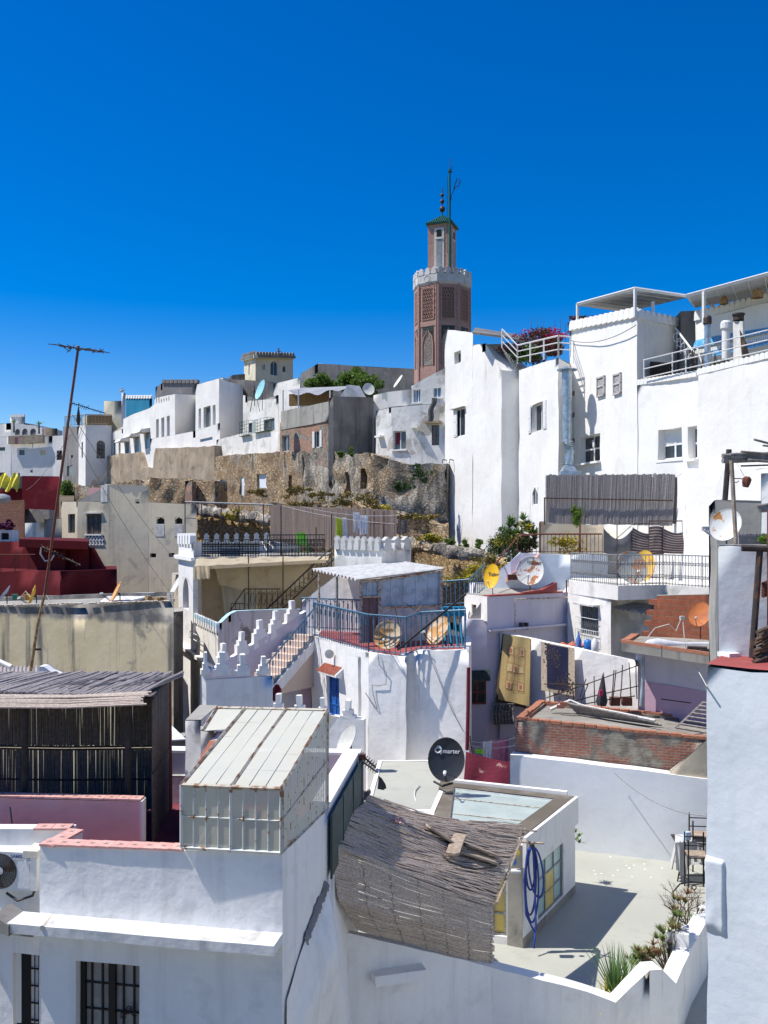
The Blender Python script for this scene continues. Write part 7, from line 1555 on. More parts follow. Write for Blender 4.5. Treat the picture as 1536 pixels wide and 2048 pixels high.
# the dark dish
dd, R3, ref = dish(893, 1519, 24.6, .98, 1.16, -8, 14, 'dish_dark', 'large anthracite dish with white lettering on the courtyard building roof', mast=.6, back='black_iron', rim='dark_iron',
     txt=[('smarter', .17, .10, .22, 'lettering_white')], group='satellite dishes above the courtyard')
surf = lambda x, z: -.098 * ((x / .49) ** 2 + (z / .58) ** 2) - .008
q = MB(); q.tube([R3 @ Vector((-.23 + .085 * math.cos(t), surf(-.23, .26), .26 + .09 * math.sin(t))) for t in [2 * math.pi * k / 18 for k in range(18)]], .018, 5, closed=True)
q.tube([R3 @ Vector((-.21, surf(-.2, .2), .22)), R3 @ Vector((-.14, surf(-.15, .15) - .0, .14))], .02, 5); q.build('letter_q', 'lettering_white', ref, local=True)
q = MB(); q.tube([R3 @ Vector((-.23 + .05 * math.cos(t), surf(-.23, .26) - .004, .26 + .05 * math.sin(t))) for t in [.5 + k * .3 for k in range(9)]], .012, 4); q.build('logo_swirl', 'logo_blue', ref, local=True)
q = MB(); q.tube([P(868, 1563, 24.9), P(885, 1572, 24.6), P(905, 1566, 24.8)], .035, 5); q.build('foot_bar', 'black_iron', dd)
# dark half dish tip
q = MB(); q.prism(frame(P(755, 1578, 22.3), Vector((1, -.2, 0))), [(0, 0), (.03, .32), (.1, .27), (.2, .12), (.22, .03), (.15, -.02)], 0, .03); q.build('dish_fragment', 'dish_dark', label='broken tip of a dark dish at the edge of the grey green roof', cat='dish part')
dish(697, 1482, 20.5, .66, .72, -62, 28, 'dish_white', 'pale dish seen nearly edge-on beyond the white terrace parapet', mast=.9, group='satellite dishes above the courtyard', arm=False)
# courtyard parapet walls
cwall, _ = strip('courtyard_wall', 'near whitewashed courtyard parapet stepping up at its right end', 'wall', [(655, 1852, 15.2), (692, 1866, 15.9), (985, 1935, 16.75), (1205, 1996, 16.95), (1232, 2006, 16.95), (1299, 1940, 17.0), (1325, 1938, 17.15), (1352, 1966, 17.2), (1384, 1895, 18.6), (1430, 1815, 20.6)], 0, .34, 'white_near', cell=.3, wob=.035, wsc=1.0, cap='white_trim')
MB().box(frame(P(1367, 1890, 18.6), Vector((.35, .93, 0))), 0, .5, -.1, .35, -.2, .22).build('pier', 'white_near', label='small white block set on the side courtyard parapet', cat='block')
MB().box(Face(692, 15.9, 985, 16.75).fr(742, 1948), 0, .95, -.28, .02, -.12, .06).build('ledge_block', 'white_near', wob=.03, wsc=2, label='small white block ledge jutting from the courtyard parapet', cat='ledge')
# sloping white buttress against the left house
q = MB()
A = P(654, 1770, 13.8); B = P(693, 1868, 15.8); Cc = P(706, 2120, 15.6); D = P(572, 2120, 12.0); E = P(612, 1878, 12.82); G = P(572, 2000, 12.08)
def tri(a, b, c, n=8):
    for i in range(n):
        for j in range(n - i):
            p = lambda i_, j_: a + (b - a) * (i_ / n) + (c - a) * (j_ / n)
            q.poly(p(i, j), p(i + 1, j), p(i, j + 1))
            if i + j < n - 1: q.poly(p(i + 1, j), p(i + 1, j + 1), p(i, j + 1))
F2 = P(672, 1900, 13.3)
tri(A, B, F2); tri(B, Cc, F2); tri(Cc, D, F2); tri(A, F2, E); tri(E, F2, D); tri(E, D, G)
q.build('buttress', 'white_near', label='sloping whitewashed buttress between the left house and the courtyard parapet', cat='wall', wob=.03, wsc=1.2)
fsd = Face(565, 12, 655, 13.9); q = MB(); a, b = fsd.pt(652, 1772, .035), fsd.pt(607, 1885, .05); dr_ = (b - a).normalized(); ac_ = dr_.cross(fsd.n3).normalized()
def rib(u, v):
    w = .11 + .05 * noise.noise(Vector((u * 7, 1, 0))); e = (v - .5) * 2
    return a.lerp(b, u) + ac_ * (e * w * (1.15 - .5 * abs(u - .4)) + .05 * noise.noise(Vector((u * 9, 5, 0)))) + fsd.n3 * (.05 * (1 - e * e) + .03 * noise.noise(Vector((u * 14, e * 2, 3))) - .03)
q.grid(rib, 40, 8); q.build('weathered_ridge', 'stucco_grey', label='dark lichen blackened mortar streak at the top of the sloping buttress', cat='mortar', smooth=80)
# reed awning
ra = root('reed_awning', P(840, 1700, 18), 'large sagging split reed awning slung between the left house and the courtyard building', 'awning')
L0, L1, L2 = P(737, 1589, 17.7), P(660, 1686, 14.35), P(676, 1792, 14.6)       # left edge: back, crease, hem
R0, R1_, R2_ = P(1043, 1652, 20.9), P(984, 1806, 16.95), P(984, 1926, 16.95)
L3 = P(716, 1858, 15.85)
def edge(t, pts):
    n = len(pts) - 1; k = min(int(t * n), n - 1); return pts[k].lerp(pts[k + 1], t * n - k)
SG = .14
q = MB(); nr = 96
for k in range(nr):
    t = (k + rnd.uniform(.1, .9)) / nr
    a = L0.lerp(L1, t); b = R0.lerp(R1_, t); b = b + Vector((.12 * math.sin(t * math.pi), 0, 0)) * 0 + (b - a).normalized() * rnd.uniform(-.04, .10)
    ph = rnd.uniform(0, 6); rr = rnd.uniform(.010, .020)
    pts = []
    for s in range(15):
        u = s / 14; p = a.lerp(b, u); p.z -= SG * math.sin(math.pi * u) * (1 - .3 * t) + .05 * math.sin(t * 9 + u * 5) ; p.z += .02 * math.sin(u * 18 + ph); p.y += .05 * noise.noise(Vector((u * 4, t * 30, 2)))
        p += noise.noise_vector(Vector((u * 3.5, t * 22, ph))) * .014
        pts.append(p)
    q.tube(pts, rr, 5, cap=False)
for k in range(nr // 2):      # broken, loose canes
    t = rnd.random(); u0 = rnd.random() * .8; a = L0.lerp(L1, t); b = R0.lerp(R1_, t)
    pts = []
    for s in range(5):
        u = u0 + s * .05; p = a.lerp(b, u); p.z -= SG * math.sin(math.pi * u) * (1 - .3 * t) + .05 * math.sin(t * 9 + u * 5) - .03 - .02 * rnd.random(); pts.append(p)
    q.tube(pts, rnd.uniform(.008, .016), 4, cap=False)
q.build('roof_canes', 'cane_mat', ra)
q = MB()
q.grid(lambda u, v: (lambda p: p - Vector((0, 0, SG * math.sin(math.pi * u) * (1 - .3 * v) + .05 * math.sin(v * 9 + u * 5) + .035)))(L0.lerp(L1, v).lerp(R0.lerp(R1_, v), u)), 20, 14); q.build('roof_matting', 'cane_dark', ra)
q = MB(); nr = 74
def hang(t, u):
    a = L1.lerp(L3, t) if t > .0 else L1; a = edge(t, [L1, L2, L3]); b = R1_.lerp(R2_, t); p = a.lerp(b, u)
    p.z -= SG * .7 * math.sin(math.pi * u) * (1 - t) ** 1.0 + .05 * math.sin(9 + u * 5) * (1 - t)
    p.z -= .05 * math.sin(math.pi * u) * t
    p.y += -.10 * math.sin(t * 3.1) + .04 * math.sin(u * 9 + t * 4)
    return p
for k in range(nr):
    t = (k + rnd.uniform(.2, .8)) / nr; ph = rnd.uniform(0, 6); rr = rnd.uniform(.009, .016); e = rnd.uniform(-.012, .015)
    q.tube([hang(t, u_ / 14 * (1 + e)) + noise.noise_vector(Vector((u_ * .25, t * 40, ph))) * .02 for u_ in range(15)], rr, 5, cap=False)
q.build('hanging_canes', 'cane_mat', ra)
q = MB()
for u in (.17, .33, .5, .66, .82, .985):
    q.tube([hang(t / 30, u + .006 * math.sin(t * 1.7)) + Vector((0, -.018, 0)) for t in range(31)], .004, 4)
q.build('twine', 'cable', ra)
q = MB(); q.tube([L3 + Vector((0, .05, .9)), hang(.97, .5) + Vector((0, .08, 0)), R2_ + Vector((0, .08, .05))], .02, 4); q.tube([R0 + Vector((.1, .1, -.1)), R1_ + Vector((.1, .1, -.05))], .03, 5); q.tube([L0 + Vector((0, 0, -.12)), L0.lerp(R0, .5) + Vector((0, 0, -.30)), R0 + Vector((.35, 0, -.12))], .02, 5); q.build('support_poles', 'wood', ra)
q = MB()
for k in range(26): a = P(722 + k * .8, 1582 + rnd.uniform(-3, 6), 17.6); q.tube([a, P(690 - k * .6 + rnd.uniform(-6, 6), 1650 + rnd.uniform(-10, 14), 16.2)], .014, 4)
q.build('loose_canes', 'cane_dark', ra)
def onmat(u, v, e=.05):
    p = L0.lerp(L1, v).lerp(R0.lerp(R1_, v), u); p.z -= SG * math.sin(math.pi * u) * (1 - .3 * v) + .05 * math.sin(v * 9 + u * 5) - e; return p
# boards on the awning
BO = 'weathered boards lying on the reed awning'
def board(u0, v0, u1, v1, w, th, e, lab):
    a, b = onmat(u0, v0, e), onmat(u1, v1, e); x = (b - a).normalized(); y = Vector((0, 0, 1)).cross(x).normalized(); z = x.cross(y); M = frame(a, x, y, z); l = (b - a).length
    q = MB(); q.prism(Matrix(((x.x, z.x, y.x, a.x), (x.y, z.y, y.y, a.y), (x.z, z.z, y.z, a.z), (0, 0, 0, 1))), [(0, -w * .3), (l * .04, -w / 2), (l * .5, -w * .54), (l * .97, -w / 2), (l, w * .2), (l * .93, w / 2), (l * .4, w * .46), (l * .05, w * .5)], 0, th)
    q.build('board', 'wood', label=lab, cat='board', group=BO)
board(.40, .33, .66, .47, .26, .04, .07, 'left grey board with knocked holes on the reed awning')
board(.60, .50, .93, .62, .28, .04, .06, 'longest board lying along the reed awning')
board(.66, .40, .92, .50, .22, .04, .06, 'rear thin board near the glass roof side')
board(.63, .36, .64, .66, .26, .05, .14, 'dark board lying across the other boards')
q = MB(); pts = [onmat(u, v, .06) for u, v in ((.56, .60), (.62, .68), (.72, .74), (.82, .74), (.92, .68), (.97, .60))]; q.tube(pts, .02, 6); q.build('hose', 'cable', label='dark hose curving over the boards of the awning', cat='hose', smooth=60)
q = MB()
for k in range(40): c = onmat(.23 + rnd.gauss(0, .02), .38 + rnd.gauss(0, .025), .05); q.box(frame(c, Vector((rnd.gauss(0, 1), rnd.gauss(0, 1), .01))), 0, .05, 0, .03, 0, .012)
q.build('petals', 'pink_tile', label='scatter of pink paint flakes on the awning', cat='flakes', kind='stuff')
# blue hose
ho = root('garden_hose', P(1065, 1690, 20.9), 'coiled blue garden hose hanging on the outbuilding corner', 'hose')
q = MB()
def loop(cx, w, y0, y1, d, sk=0): return [P(cx + w * math.sin(t) * (1 if t < math.pi else 1) + sk * (1 - math.cos(t)) / 2, y0 + (y1 - y0) * (1 - math.cos(t)) / 2, d) for t in [2 * math.pi * k / 26 for k in range(27)]]
for cx, w, y1, d, sk in ((1062, 11, 1830, 20.95, -2), (1066, 14, 1795, 20.9, 12), (1061, 9, 1780, 20.98, 0), (1064, 13, 1845, 20.92, 0)): q.tube(loop(cx, w, 1694, y1, d, sk), .024, 7)
q.tube([P(1056, 1700, 20.9), P(1048, 1760, 20.9), P(1052, 1830, 20.9), P(1070, 1866, 20.85), P(1068, 1897, 20.7)], .024, 7); q.tube([P(1066, 1692, 20.9), P(1070, 1780, 20.9), P(1072, 1862, 20.85)], .024, 7); q.build('coil', 'hose_blue', ho, smooth=60)
MB().box(bx(1060, 1694, 20.9, 0, 0, 0), 0, .1, -.05, .2, 0, .06).build('hook', 'dark_iron', ho)
for k, (x, y, m, lb) in enumerate(((1036, 1702, 'yellow_plastic', 'yellow funnel hanging by the awning corner'), (1029, 1722, 'plastic_blue', 'blue cloth peg bag hanging by the awning corner'))):
    MB().lathe(Matrix.Translation(P(x, y, 20.7)), [(.03, -.09), (.05, -.02), (.02, .05), (.01, .1)], 8).build('funnel' if k == 0 else 'peg_bag', m, label=lb, cat='funnel' if k == 0 else 'bag')
MB().box(frame(P(1017, 1747, 20.6), Vector((1, 0, 0))), 0, .28, 0, .16, 0, .05).build('shelf', 'plastic_white', label='small white shelf on the grey pillar under the awning', cat='shelf')
# plants and furniture of the courtyard
def potplant():
    o = root('yucca', P(1225, 2000, 17.7), 'spiky green yucca rising behind the courtyard parapet', 'plant')
    m = MB(); blades(m, P(1232, 2000, 17.9), 70, 1.05, .045, .95, .25, 1.0, 6); blades(m, P(1258, 1990, 18.0), 36, .9, .045, .9, .2, 1.0, 6); m.build('leaves', 'leaf_palm', o)
    m = MB(); blades(m, P(1212, 2005, 17.8), 20, 1.0, .04, 1.3, .55, .6, 6); m.build('dry_leaves', 'leaf_yellow', o)
potplant()
o = root('oleander_bush', P(1330, 1950, 18.6), 'half dry reddish green bush beside the side parapet', 'shrub')
m = MB(); q = MB(); base = P(1335, 1950, 18.6)
for k in range(64):
    x, y = rnd.choice(((1330, 1870), (1300, 1900), (1345, 1850), (1290, 1905), (1350, 1830), (1320, 1905), (1362, 1800), (1275, 1915))); c = P(x + rnd.gauss(0, 9), y + rnd.gauss(0, 9), 18.7 + rnd.uniform(-.2, .6)); q.tube([base, base.lerp(c, .6) + Vector((rnd.gauss(0, .05), 0, 0)), c], .012, 4, .005); blades(m, c - Vector((0, 0, .06)), 24, .24, .035, 1.0, .5, .7, 3)
m.build('leaves', 'leaf_dry', o); q.build('twigs', 'bark', o)
o = root('bare_bush', P(1375, 1850, 20.3), 'bare leafless twigs rising above the side parapet', 'shrub'); q = MB()
def twig(a, dr, l, r, dep):
    b = a + dr * l; q.tube([a, a.lerp(b, .5) + Vector((rnd.gauss(0, .04), 0, rnd.gauss(0, .03))), b], r, 4, r * .6)
    if dep: 
        for _ in range(3): twig(a.lerp(b, rnd.uniform(.4, 1)), (dr + Vector((rnd.gauss(0, .55), rnd.gauss(0, .3), rnd.uniform(-.1, .35)))).normalized(), l * .62, r * .6, dep - 1)
for dx in (-.15, .0, .12, -.05): twig(P(1378, 1880, 20.3), Vector((dx * 2.5, 0, 1)).normalized(), .75, .02, 3)
q.build('twigs', 'bark', o)
m = MB(); blades(m, P(1392, 1850, 20.6), 26, .5, .05, 1, .7, .6, 4); m.build('palm_seedling', 'leaf_palm', label='small green palm tuft behind the side parapet', cat='plant')
m = MB(); c = P(1149, 1672, 25); [blades(m, c + Vector((rnd.uniform(-.05, .15), 0, rnd.uniform(-.2, .2))), 10, .3, .05, 1, .8, .5, 3) for _ in range(5)]; m.build('shrub', 'leaf_light', label='yellow green leafy sprig beside the courtyard building corner', cat='plant')
tb_ = root('table', P(1385, 1770, 25.0), 'small iron table draped with a grey lace cloth against the blue wall', 'table')
zt2 = P(1385, 1685, 25.0).z
MB().box(frame(PZ(1352, 25.0, zt2), Vector((1, -.1, 0))), 0, .85, 0, .7, -.03, 0).build('table_top', 'dark_wood', tb_)
for x, d in ((1357, 25.1), (1410, 25.0), (1360, 25.6), (1411, 25.6)): MB().tube([PZ(x, d, zt2), PZ(x + 2, d, zt2 - .8), PZ(x - 2, d, CF)], .02, 5).build('leg', 'black_iron', tb_)
def clo():
    q = MB(); n = 40
    def fn(u, v):
        p = PZ(1350 + 66 * u, 24.95, zt2 + .01); dr = .80 + .22 * abs(math.sin(u * 5)); return p + Vector((.05 * math.sin(u * 30) * v, -.10 * v + .06 * math.sin(u * 34) * v, -dr * v * (.9 if u < .4 else .6)))
    q.grid(fn, n, 14); q.grid(lambda u, v: PZ(1350 + 4 * (1 - v) - 6 * u * 0, 24.95 + .7 * u, zt2 + .01) + Vector((-.10 * v + .04 * math.sin(u * 20) * v, 0, -.75 * v)), 16, 10)
    q.grid(lambda u, v: PZ(1350 + 66 * u, 24.95 + .7 * v, zt2 + .012), 4, 4)
    o = q.build('tablecloth', 'cloth_check', label='grey crocheted cloth hanging in folds over the small iron table', cat='tablecloth', smooth=70, uvs=False); return o
clo()
q = MB(); q.grid(lambda u, v: PZ(1352 + 26 * u, 24.9 + .3 * v, zt2 + .05 + .08 * math.sin(u * 3.1) * math.sin(v * 3.1)) + Vector((0, 0, .02 * math.sin(u * 25 + v * 9))), 16, 8); q.build('lace_bundle', 'cloth_white', label='crumpled white lace lying on the covered table', cat='cloth', smooth=60)
MB().box(frame(P(1372, 1680, 24.9), Vector((1, .3, 0))), 0, .16, 0, .12, 0, .2).build('blue_box', 'logo_blue', label='light blue carton on the covered table', cat='box')
def chair(px, d, z, lab, hgt=1.5, rot=(1, -.12)):
    o = root('bar_stool', PZ(px, d, z), lab, 'stool', 'black metal stools'); M = frame(PZ(px, d, z), Vector((rot[0], rot[1], 0)))
    MB().box(M, 0, .5, 0, .48, .96, 1.0).build('seat', 'wood', o)
    for x in (.0, .5):
        for y in (.0, .48): MB().tube([M @ Vector((x, y, 0)), M @ Vector((x, y, 1.0 if y < .1 and False else (hgt if y else 1.42)))], .022, 5).build('leg', 'black_iron', o)
    q = MB()
    for z_ in (1.12, 1.36): q.tube([M @ Vector((0, .48, z_)), M @ Vector((.5, .48, z_))], .016, 5)
    q.build('back_rail', 'black_iron', o)
    q = MB()
    for z_ in (.3, .94): q.tube([M @ Vector((0, 0, z_)), M @ Vector((.5, 0, z_)), M @ Vector((.5, .48, z_)), M @ Vector((0, .48, z_))], .014, 4, closed=True)
    q.build('seat_frame', 'black_iron', o)
chair(1377, 24.3, CF, 'nearer tall black metal stool with wooden seat beside the cloth covered table'); chair(1386, 25.0, CF + .3, 'rear black metal stool rising higher behind the other stool')
q = MB(); q.tube([P(1380, 1765, 24), P(1360, 1768, 24), P(1345, 1785, 24)], .02, 5); q.tube([P(1388, 1775, 24) + Vector((.06 * math.cos(t), 0, .06 * math.sin(t))) for t in [2 * math.pi * k / 12 for k in range(12)]], .015, 5, closed=True); q.build('iron_scroll', 'black_iron', label='small black wheeled trolley base under the stacked chairs', cat='trolley')
q = MB()
for k in range(16): x, y = rnd.uniform(1160, 1340), rnd.uniform(1712, 1760); d = dz(y, CF + .008); q.poly(*[PZ(x, d, CF + .008) + Vector((rnd.uniform(.02, .05) * math.cos(t), rnd.uniform(.02, .05) * math.sin(t), 0)) for t in [j * 1.05 for j in range(6)]])
q.build('paint_spots', 'white_trim', label='spots of white paint on the courtyard floor', cat='stains', kind='stuff')
# aerial on the parapet
o = root('tv_aerial', P(723, 1592, 17.2), 'small broken tv aerial on a brown post at the terrace corner', 'aerial')
MB().tube([P(723, 1612, 17.3), P(722, 1512, 17.3)], .05, 6).build('post', 'wood', o)
q = MB(); q.tube([P(716, 1504, 17.3), P(752, 1535, 17.2)], .018, 5); q.tube([P(720, 1520, 17.3), P(756, 1546, 17.2)], .014, 5)
for k in range(8): x = 718 + k * 4.4; y = 1506 + k * 3.8; q.tube([P(x - 4, y + 5, 17.2), P(x + 4, y - 5, 17.4)], .012, 4)
for k in range(6): x = 728 + k * 4.8; y = 1525 + k * 3.4; q.tube([P(x - 2, y + 6, 17.2), P(x + 3, y - 5, 17.3)], .009, 4)
q.build('antenna', 'dark_iron', o)
q = MB(); q.box(bx(717, 1520, 17.2, 0, 0, 0), 0, .14, 0, .1, 0, .1); q.build('clamp', 'rust_iron', o)
# ================================================================== NEAR LEFT HOUSE
dn = lambda x: 12 * 9715 / (x + 9150)
zT = CH - 4.32
def lvl(px, d, z): return (px, HY + (CH - z) * F / d, d)
nh = root('house', (xo(565, 12), 12, 0), 'near left whitewashed house with pink tiled parapet, ledge and barred windows', 'house')
fn_ = [lvl(80, dn(80), zT - .11), lvl(565, 12, zT)]
ffs = Face(80, dn(80), 565, 12)
wins = [dict(r=(151, 1927, 278, 2140), dep=.22)]
strip('front_wall', None, None, fn_, 0, .26, 'white_near', cell=.3, wob=.012, holes=wins, parent=nh)
window(nh, ffs, (151, 1927, 278, 2140), fm='black_iron', pm='curtain', nx=6, nz=4, dep=.22, bar=.022, frame_w=.05)
M, w, hh = ffs.rect(151, 1927, 278, 2140); q = MB(); q.box(M, w * .5 - .05, w * .5 + .05, .13, .2, 0, hh); q.box(M, 0, .07, .13, .21, 0, hh); q.build('door_stile', 'black_iron', nh)
q = MB()
for k in range(8): cx_, cz = w * .78 + .09 * math.cos(k * .8), hh * .52 + .05 * math.sin(k * 1.3); q.tube([M @ Vector((cx_ + .04 * math.cos(t), .1, cz + .04 * math.sin(t))) for t in [j * .7 for j in range(9)]], .006, 4)
q.build('iron_scrolls', 'black_iron', nh)
strip('side_wall', None, None, [lvl(565, 12, zT), lvl(655, 13.9, zT), lvl(716, 17.25, zT)], 0, .26, 'white_near', cell=.3, wob=.012, parent=nh)
# pink tile coping
def ribbon(pts, w, z, mat, name, th=.03, z2=None):
    q = MB(); q2 = MB(); za_ = z; zb_ = z if z2 is None else z2
    for a, b in zip(pts, pts[1:]):
        a = Vector(a); b = Vector(b); d = (b - a).normalized(); s = Vector((-d.y, d.x)); n = max(1, int((b - a).length / .2))
        for k in range(n):
            p0, p1 = a.lerp(b, k / n), a.lerp(b, (k + .96) / n); z = za_ + (zb_ - za_) * (k + .5) / n
            q.slab([Vector((*p0, z)), Vector((*p1, z)), Vector((*(p1 + s * w), z)), Vector((*(p0 + s * w), z))], th)
            c = (p0 + p1) / 2 + s * w * .5
            for an in (0, math.pi / 2): e = Vector((math.cos(an + .6), math.sin(an + .6))) * .045; g_ = Vector((-e.y, e.x)) * .18; q2.poly(Vector((*(c - e - g_), z + .003)), Vector((*(c + e - g_), z + .003)), Vector((*(c + e + g_), z + .003)), Vector((*(c - e + g_), z + .003)))
    q.build(name, mat, nh); q2.build(name + '_motif', 'concrete', nh)
c0 = Vector((xo(79, dn(80)), dn(80) - .02)); c1 = Vector((xo(366, dn(366)), dn(366) - .02)); cb2 = Vector((xo(139, 13.3), 13.3)); cl2 = Vector((xo(66, 13.3), 13.3)); cl3 = Vector((-8, 13.4))
ribbon([c0, c1], .24, zT - .08, 'pink_tile', 'coping_tiles', z2=zT - .02)
ribbon([cb2, c0], .24, zT - .085, 'pink_tile', 'coping_tiles'); ribbon([cl2, cb2], .22, zT - .09, 'pink_tile', 'coping_tiles')
q = MB(); a = Vector((c0.x, c0.y + .1, 0)); b = Vector((cb2.x, cb2.y, 0)); q.box(frame(a, b - a), 0, (b - a).length, -.22, 0, zT - 3, zT - .115)
q.box(frame(Vector((-9, 13.42, 0)), Vector((1, -.01, 0))), 0, 9 + cb2.x, -.02, .2, zT - 3, zT - .12); q.build('return_wall', 'white_near', nh, wob=.01)
# pink inner parapet, terrace
fp = [lvl(-60, 14.55, zT - .02), lvl(281, 14.3, zT - .02), lvl(282, 14.3, zT - .02)]
q, _ = strip('inner_parapet', None, None, [lvl(-60, 14.75, zT - .06), lvl(281, 14.5, zT - .06)], zT - 2, .2, 'pink_wall', cell=.4, wob=.006, parent=nh)
q = MB(); q.box(frame(PZ(281, 14.5, zT - 2), Vector((1, 0, 0))), 0, .03, -.01, .22, 0, 1.95); q.build('parapet_end', 'white_near', nh)
ribbon([Vector((xo(-60, 14.75), 14.75)), Vector((xo(281, 14.5), 14.5))], .2, zT - .02, 'pink_tile', 'coping_tiles')
zfl1 = zT - .98
MB().poly((-9, 13.6, zfl1), (cb2.x - .15, 13.5, zfl1), (c0.x + .12, 12.8, zfl1), (xo(563, 12.3), 12.3, zfl1), (xo(655, 14), 14.2, zfl1), (xo(712, 17.4), 17.4, zfl1), (-9, 17.8, zfl1)).build('terrace_floor', 'wine_floor', nh)
strip('rear_parapet', None, None, [lvl(330, 17.45, zT + .02), lvl(716, 17.25, zT)], zfl1 - 1, .24, 'lilac', cell=.5, wob=.01, parent=nh, cap=None)
q = MB(); q.slab([PZ(330, 17.4, zT + .06), PZ(720, 17.2, zT + .06), PZ(724, 17.5, zT + .06), PZ(330, 17.75, zT + .06)], .05); a, b = PZ(656, 13.9, zT + .05), PZ(717, 17.25, zT + .05); ll = Vector((-.30, .05, 0)); q.slab([a, b, b + ll, a + ll], .05); q.build('white_coping', 'white_trim', nh)
q = MB(); q.tube([PZ(345, 17.35, zT - .42), PZ(400, 17.35, zT - .42)], .03, 4); q.build('wall_pipe', 'white_dirty', nh)
q = MB(); fs2 = Face(656.5, 13.9, 719, 17.25); M = frame(Vector((fs2.a.x, fs2.a.y, zT - 1.05)) + fs2.n3 * .04, fs2.u3, -fs2.n3)
q.box(M, -.05, fs2.len, -.02, .0, 0, .98)
for k in range(4): q.box(M, -.05 + k * 1.1, -.02 + k * 1.1, -.035, -.02, 0, .98)
q.build('green_sheeting', 'green_panel', nh)
MB().box(frame(Vector((fs2.a.x, fs2.a.y, zT - 2.0)) + fs2.n3 * .04, fs2.u3, -fs2.n3), -.03, .04, -.05, 0, 0, 1.0).build('white_batten', 'white_paint', nh)
# ledge under the parapet
za1 = HY  # rows measured on the photograph
q = MB(); Lz = lambda px, py, off: P(px, py, dn(px) - off)
zL = CH - (1868 - 1060) / F * (dn(320) - .35)
def ledge(a, b, out, z0, z1, nm, mat, n=24):
    q = MB()
    for k in range(n):
        p, r_ = a.lerp(b, k / n), a.lerp(b, (k + 1) / n); w0 = Vector((out.x, out.y, 0))
        A_, B_ = Vector((p.x, p.y, z1)), Vector((r_.x, r_.y, z1)); q.poly(A_, B_, B_ + w0, A_ + w0); C_, D_ = A_ - Vector((0, 0, z1 - z0)), B_ - Vector((0, 0, z1 - z0)); q.poly(A_ + w0, B_ + w0, D_ + w0, C_ + w0); q.poly(C_, D_, D_ + w0, C_ + w0)
    a0, b0 = Vector((a.x, a.y, z1)), Vector((b.x, b.y, z1))
    for s in (a0, b0): q.poly(s, s + w0, s + w0 - Vector((0, 0, z1 - z0)), s - Vector((0, 0, z1 - z0)))
    return q.build(nm, mat, nh, wob=.012)
u3 = ffs.u3; n3 = ffs.n3
a = Vector((ffs.a.x, ffs.a.y, 0)) - u3 * .25; b = Vector((ffs.b.x, ffs.b.y, 0)) - u3 * .0
ledge(a, b, n3 * .40, zL - .13, zL - .0, 'ledge', 'white_dirty')
ledge(Vector((ffs.a.x - .55, ffs.a.y + .35, 0)), Vector((ffs.a.x - .2, ffs.a.y + .02, 0)), n3 * .42, zL - .16, zL - .01, 'ledge', 'grey_dark')
q = MB(); q.tube([P(104, 1831, dn(100) - .0), P(84, 1856, dn(90) - .45)], .035, 8); q.build('drain_pipe', 'cream_paint', nh)
# AC recess, left bay
strip('left_bay_wall', None, None, [lvl(-90, 13.5, zT - .95), lvl(79, 13.2, zT - .95)], 0, .3, 'white_near', cell=.4, wob=.012, parent=nh, holes=[dict(r=(26, 1908, 78, 2150), dep=.2)])
fb_ = Face(-90, 13.5, 79, 13.2); M, w, hh = fb_.rect(26, 1908, 78, 2150)
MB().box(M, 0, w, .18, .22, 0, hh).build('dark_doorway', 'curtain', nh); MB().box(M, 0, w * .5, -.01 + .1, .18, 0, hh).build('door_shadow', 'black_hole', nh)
q = MB()
for k in range(4): x = w * (.52 + k * .16); q.tube([M @ Vector((x, .1, 0)), M @ Vector((x, .1, hh))], .012, 4)
for k in range(8): q.tube([M @ Vector((w * .5, .1, hh * k / 7)), M @ Vector((w, .1, hh * k / 7))], .012, 4)
q.build('grille', 'black_iron', nh)
q = MB(); M = fb_.fr(-60, 1822); q.box(M, 0, 1.25, -.30, 0, -.14, .0); q.build('bay_ledge', 'grey_render', nh, wob=.01)
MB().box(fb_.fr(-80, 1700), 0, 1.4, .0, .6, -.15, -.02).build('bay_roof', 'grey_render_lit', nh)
ac = root('air_conditioner', P(0, 1790, 13.2), 'white outdoor air conditioning unit with round fan grille at the left edge', 'air conditioner')
A0 = P(-42, 1778, 13.15); M = frame(A0, Vector((1, -.12, 0)))
MB().box(M, 0, .83, 0, .30, 0, .56).build('casing', 'plastic_white', ac)
q = MB(); q.box(M, .80, .90, -.02, .28, .02, .50); q.build('side_cover', 'plastic_white', ac); MB().box(M, .70, .92, -.04, .30, .50, .60).build('top_cover', 'cream_paint', ac)
q = MB(); Mf = M @ Matrix.Translation((.33, -.008, .28)) @ Matrix.Rotation(R(90), 4, 'X')
for r in (.06, .09, .12, .15, .18, .21, .24, .255): q.tube([Mf @ Vector((r * math.cos(t), r * math.sin(t), 0)) for t in [2 * math.pi * k / 32 for k in range(32)]], .0035, 4, closed=True)
for k in range(24): t = 2 * math.pi * k / 24; q.tube([Mf @ Vector((.05 * math.cos(t), .05 * math.sin(t), 0)), Mf @ Vector((.255 * math.cos(t), .255 * math.sin(t), 0))], .0025, 3)
q.build('fan_grille', 'dark_iron', ac)
q = MB(); q.lathe(Mf @ Matrix.Translation((0, 0, -.004)), [(.001, 0), (.255, 0), (.255, -.002), (.001, -.002)], 32); q.build('fan_opening', 'concrete', ac)
q = MB()
for k in range(3):
    t0 = 2 * math.pi * k / 3; q.poly(*[Mf @ Vector((r * math.cos(t0 + dt_), r * math.sin(t0 + dt_), .001)) for r, dt_ in ((.05, 0), (.14, -.1), (.24, .1), (.24, .75), (.15, .65), (.05, .7))])
q.build('fan_blades', 'dark_iron', ac); MB().lathe(Mf, [(.05, 0), (.05, .006), (.001, .008)], 16).build('hub', 'plastic_white', ac)
